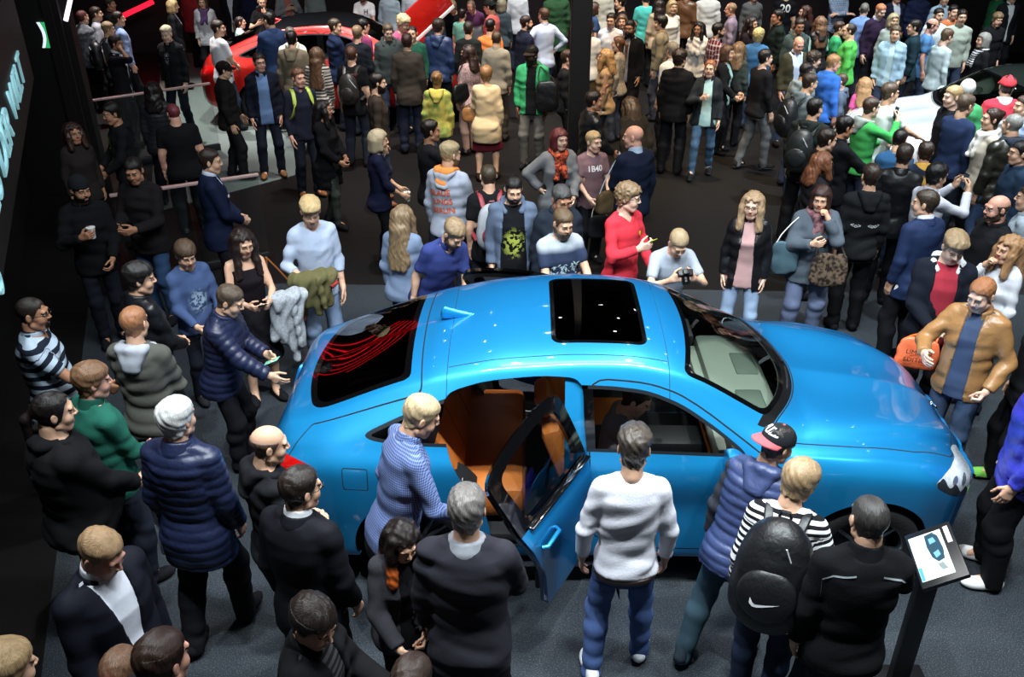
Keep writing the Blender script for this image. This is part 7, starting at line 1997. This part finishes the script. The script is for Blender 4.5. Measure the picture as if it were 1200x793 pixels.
    # cups and papers
    for k, h, lb in (('cupman', 1, 'white paper cup in the hand of the bearded man by the wall'), ('blondbob', 1, 'white paper cup held by the blond woman in navy')):
        p = K_(k); Wr, M = p['J']['hands'][h]; q = Wr + M @ np.array([0, .09, -.045])
        r = empty('paper_cup', world_of(p, q)); tag(r, lb, 'cup')
        g = MB(); g.lathe([(.001, -.05), (.028, -.05), (.038, .05), (.040, .053), (.036, .05), (.001, .02)], 24); g.build('cup_wall', plain('cup_paper', 'd9d6cc', .6), r)
        g = MB(); g.lathe([(.041, .048), (.041, .058), (.03, .062), (.001, .06)], 24); g.build('cup_lid', plain('cup_lid', 'e6e4de', .4), r)
    # lettering and marks on clothing
    print_on(K_('undercut'), ['BLAUE', 'JUNGS', 'BERLIN'], .080, .25, 'd8581e', -1, tilt=.12)
    print_on(K_('boymauve'), ['1B40'], .10, .36, 'dfe0e4', 1)
    print_on(K_('sportback'), ['SPORT'], .075, .42, 'c83038', -1)
    print_on(K_('letterh'), ['H'], .12, .36, '17171b', 1, xo=-.05)
    print_on(K_('jersey20'), ['20'], .20, .34, 'd8d4cc', -1)
    print_on(K_('hoodback'), ['<o>    <oo>'], .055, .24, 'aeb2b6', -1)
    print_on(K_('platinum'), ['A'], .13, .38, '8d9196', 1, target='shirt') if False else None
    def leaves(seed, wd, ht):
        def fn(bm, s, y):
            r = np.random.default_rng(seed)
            for _ in range(46):
                cx, cz, a, l = r.uniform(-wd, wd), r.uniform(-ht, ht), r.uniform(0, 3.1), r.uniform(.012, .03)
                P_ = [(l, 0), (.2 * l, .32 * l), (-l, 0), (.2 * l, -.32 * l)]
                bm.faces.new([bm.verts.new((cx + q[0] * math.cos(a) - q[1] * math.sin(a), cz + q[0] * math.sin(a) + q[1] * math.cos(a), 0)) for q in P_])
        return fn
    print_on(K_('navywhite'), [leaves(4, .13, .055)], .001, .30, 'a9c4cc', 1, name='chest_print')
    def shield(bm, s, y):
        P_ = [(-.5, .5), (.5, .5), (.5, -.1), (.25, -.5), (0, -.7), (-.25, -.5), (-.5, -.1)]
        bm.faces.new([bm.verts.new((a * s * .7, y + b * s * .8 + s * .3, 0)) for a, b in P_])
    print_on(K_('red'), [shield], .05, .37, 'e0b428', 1, xo=-.085)
    def badge(bm, s, y):
        bm.faces.new([bm.verts.new((a * s, y + b * s, 0)) for a, b in ((-.5, -.15), (.5, -.15), (.5, .35), (-.5, .35))])
    print_on(K_('navysuit'), [badge], .06, .36, 'd8dce4', 1, xo=.085, target='suit_jacket')
    # piping on the black pullover
    p = K_('pullover'); bar = [(-.17, .505), (-.05, .54)]
    for pts in ([(-.19, .46), (-.15, .495), (-.06, .525)], [(.19, .46), (.15, .495), (.06, .525)], [(-.19, .46), (-.185, .36)], [(.19, .46), (.185, .36)]):
        def seam(bm, s, y, pts=pts):
            V_ = []
            for i in range(len(pts) - 1):
                for t in np.linspace(0, 1, 8): V_.append((pts[i][0] + (pts[i + 1][0] - pts[i][0]) * t, pts[i][1] + (pts[i + 1][1] - pts[i][1]) * t))
            a = [bm.verts.new((x, z - .30 + y, 0)) for x, z in V_]; b = [bm.verts.new((x, z - .308 + y, 0)) for x, z in V_]
            for i in range(len(a) - 1): bm.faces.new((a[i], a[i + 1], b[i + 1], b[i]))
        print_on(p, [seam], .001, .30, '8d9298', -1, name='piping')
    # belt and back pockets of the man in white
    p = K_('white'); J = p['J']; S, O, R, w = J['S'], J['O'], J['R'], J['w']
    v = Vol(O + np.array([-.25, -.22, -.12]), O + np.array([.25, .22, .14]), .008)
    torso(v, O, R, J['pf'], S, w, .021, -.085 * S, -.045 * S); a, b = v.mesh(); mesh_np('belt', a, b, cloth('3a2a22', 'leather'), p['root'], attrs=dict(run=a[:, 2]))
    for sx in (-1, 1):
        def pocket(bm, s, y, sx=sx):
            P_ = [(-.055, .05), (.055, .05), (.055, -.03), (0, -.06), (-.055, -.03)]
            for (x0, z0), (x1, z1) in zip(P_, P_[1:] + P_[:1]):
                n_ = 5; dx, dz = x1 - x0, z1 - z0; L_ = math.hypot(dx, dz); ox, oz = -dz / L_ * .003, dx / L_ * .003
                va = [bm.verts.new((sx * .085 + x0 + dx * t - ox, -.17 + z0 + dz * t - oz, 0)) for t in np.linspace(0, 1, n_)]; vb = [bm.verts.new((sx * .085 + x0 + dx * t + ox, -.17 + z0 + dz * t + oz, 0)) for t in np.linspace(0, 1, n_)]
                for i in range(n_ - 1): bm.faces.new((va[i], va[i + 1], vb[i + 1], vb[i]))
        print_on(p, [pocket], .001, .0, '1f3460', -1, name='pocket_seam', target='jeans', off=.003)
    # white lettering on the peaked cap, a clip in tied hair
    p = K_('capman'); J = p['J']
    capo = [c for c in p['root'].children if c.name.startswith('cap')][0]
    from mathutils.bvhtree import BVHTree
    bv = BVHTree.FromPolygons([v.co for v in capo.data.vertices], [tuple(q.vertices) for q in capo.data.polygons])
    me, wd = text_mesh('BULL', .05, 0, bold=.002)
    Hc, Rh = Vector(J['Hc']), Matrix(J['Rh'].tolist())
    for v in me.vertices:
        q = Hc + Rh @ Vector((v.co.x - wd / 2, -.4, .075 + v.co.y)); h = bv.ray_cast(q, Rh @ Vector((0, 1, 0)))
        v.co = (h[0] if h[0] is not None else Hc) - Rh @ Vector((0, .004, 0))
    link('lettering', me, capo, [plain('cap_ink', 'e8e8ea', .7)])
    p = K_('hairclip'); J = p['J']
    g = MB(); g.tube([Vector(J['Hc']) + Matrix(J['Rh'].tolist()) @ Vector((x, -.128, .05)) for x in (-.05, 0, .05)], .011, 8); g.build('hair_clip', plain('pink_clip', 'c85a8a', .4), p['root'])
# ------------------------------------------------------------------ the scene
sc = bpy.context.scene
build_hall()
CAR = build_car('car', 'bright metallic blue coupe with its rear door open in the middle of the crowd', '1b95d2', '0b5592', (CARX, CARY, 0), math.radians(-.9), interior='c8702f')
q = at_z(392, 42, 1.5); q.y += .95
RC = q
build_car('car', 'red car with a black roof standing in the crowd at the top', 'c41c12', '7a0d0a', (q.x, q.y, 0), math.radians(4), main=False, roofcol=plain('black_roof', '15171a', .12, coat=1.), raised=(at_y(474, 36, q.y - .2), at_y(522, -8, q.y + .2)))
q = at_z(1148, 100, 1.5); q.x += .70; q.y += .12
SC = q
build_car('car', 'silver-white car with a dark roof in the crowd by the upper edge', 'e6eaec', 'b4bcc0', (q.x, q.y, 0), math.radians(184), main=False, roofcol=plain('dark_glass_roof', '1c2220', .12, coat=1.), interior='c6d2c4', dash='c4d4c6')
# passenger seated in the blue car
K['passenger'] = len(PEOPLE)
person(0, 0, 1.76, 90, ('sweater', '7a7a84', {}), ('trousers', '3a3230'), ('short', '17120f'), 'man in grey sitting in the front seat of the blue car', arms=(((.16, .30, .98), 'relax'), ((.16, .34, 1.0), 'relax')), hp=30, hy=20, lean=10, sit=True)
_g0 = ground_of
SEATED = dict(xy=(CARX - .10, CARY - .40), z=-.40)
def ground_of(p):
    if p['sit']: return np.array([SEATED['xy'][0], SEATED['xy'][1], SEATED['z']])
    return _g0(p)
OBST += [(CARX - .05, CARY, math.radians(-.9), 2.55, 1.22), (RC.x, RC.y, math.radians(4), 2.55, 1.2), (SC.x, SC.y, math.radians(4), 2.55, 1.2)]
settle()
for i, p in enumerate(PEOPLE): build_person(p, i)
build_props()
build_lights()
cam = bpy.data.cameras.new('camera'); co = bpy.data.objects.new('camera', cam); COL.objects.link(co)
co.location = (0, 0, CAMH); co.rotation_euler = (math.pi / 2 - TH, 0, 0); cam.sensor_width = 36; cam.lens = 36 * FPX / 1200; cam.clip_end = 100
sc.camera = co
sc.view_settings.view_transform = 'Standard'; sc.view_settings.look = 'None'; sc.view_settings.gamma = 1; sc.view_settings.use_curve_mapping = False
sc.view_settings.exposure = 0.0
sc.cycles.use_denoising = True
sc.cycles.max_bounces = 6; sc.cycles.transparent_max_bounces = 12
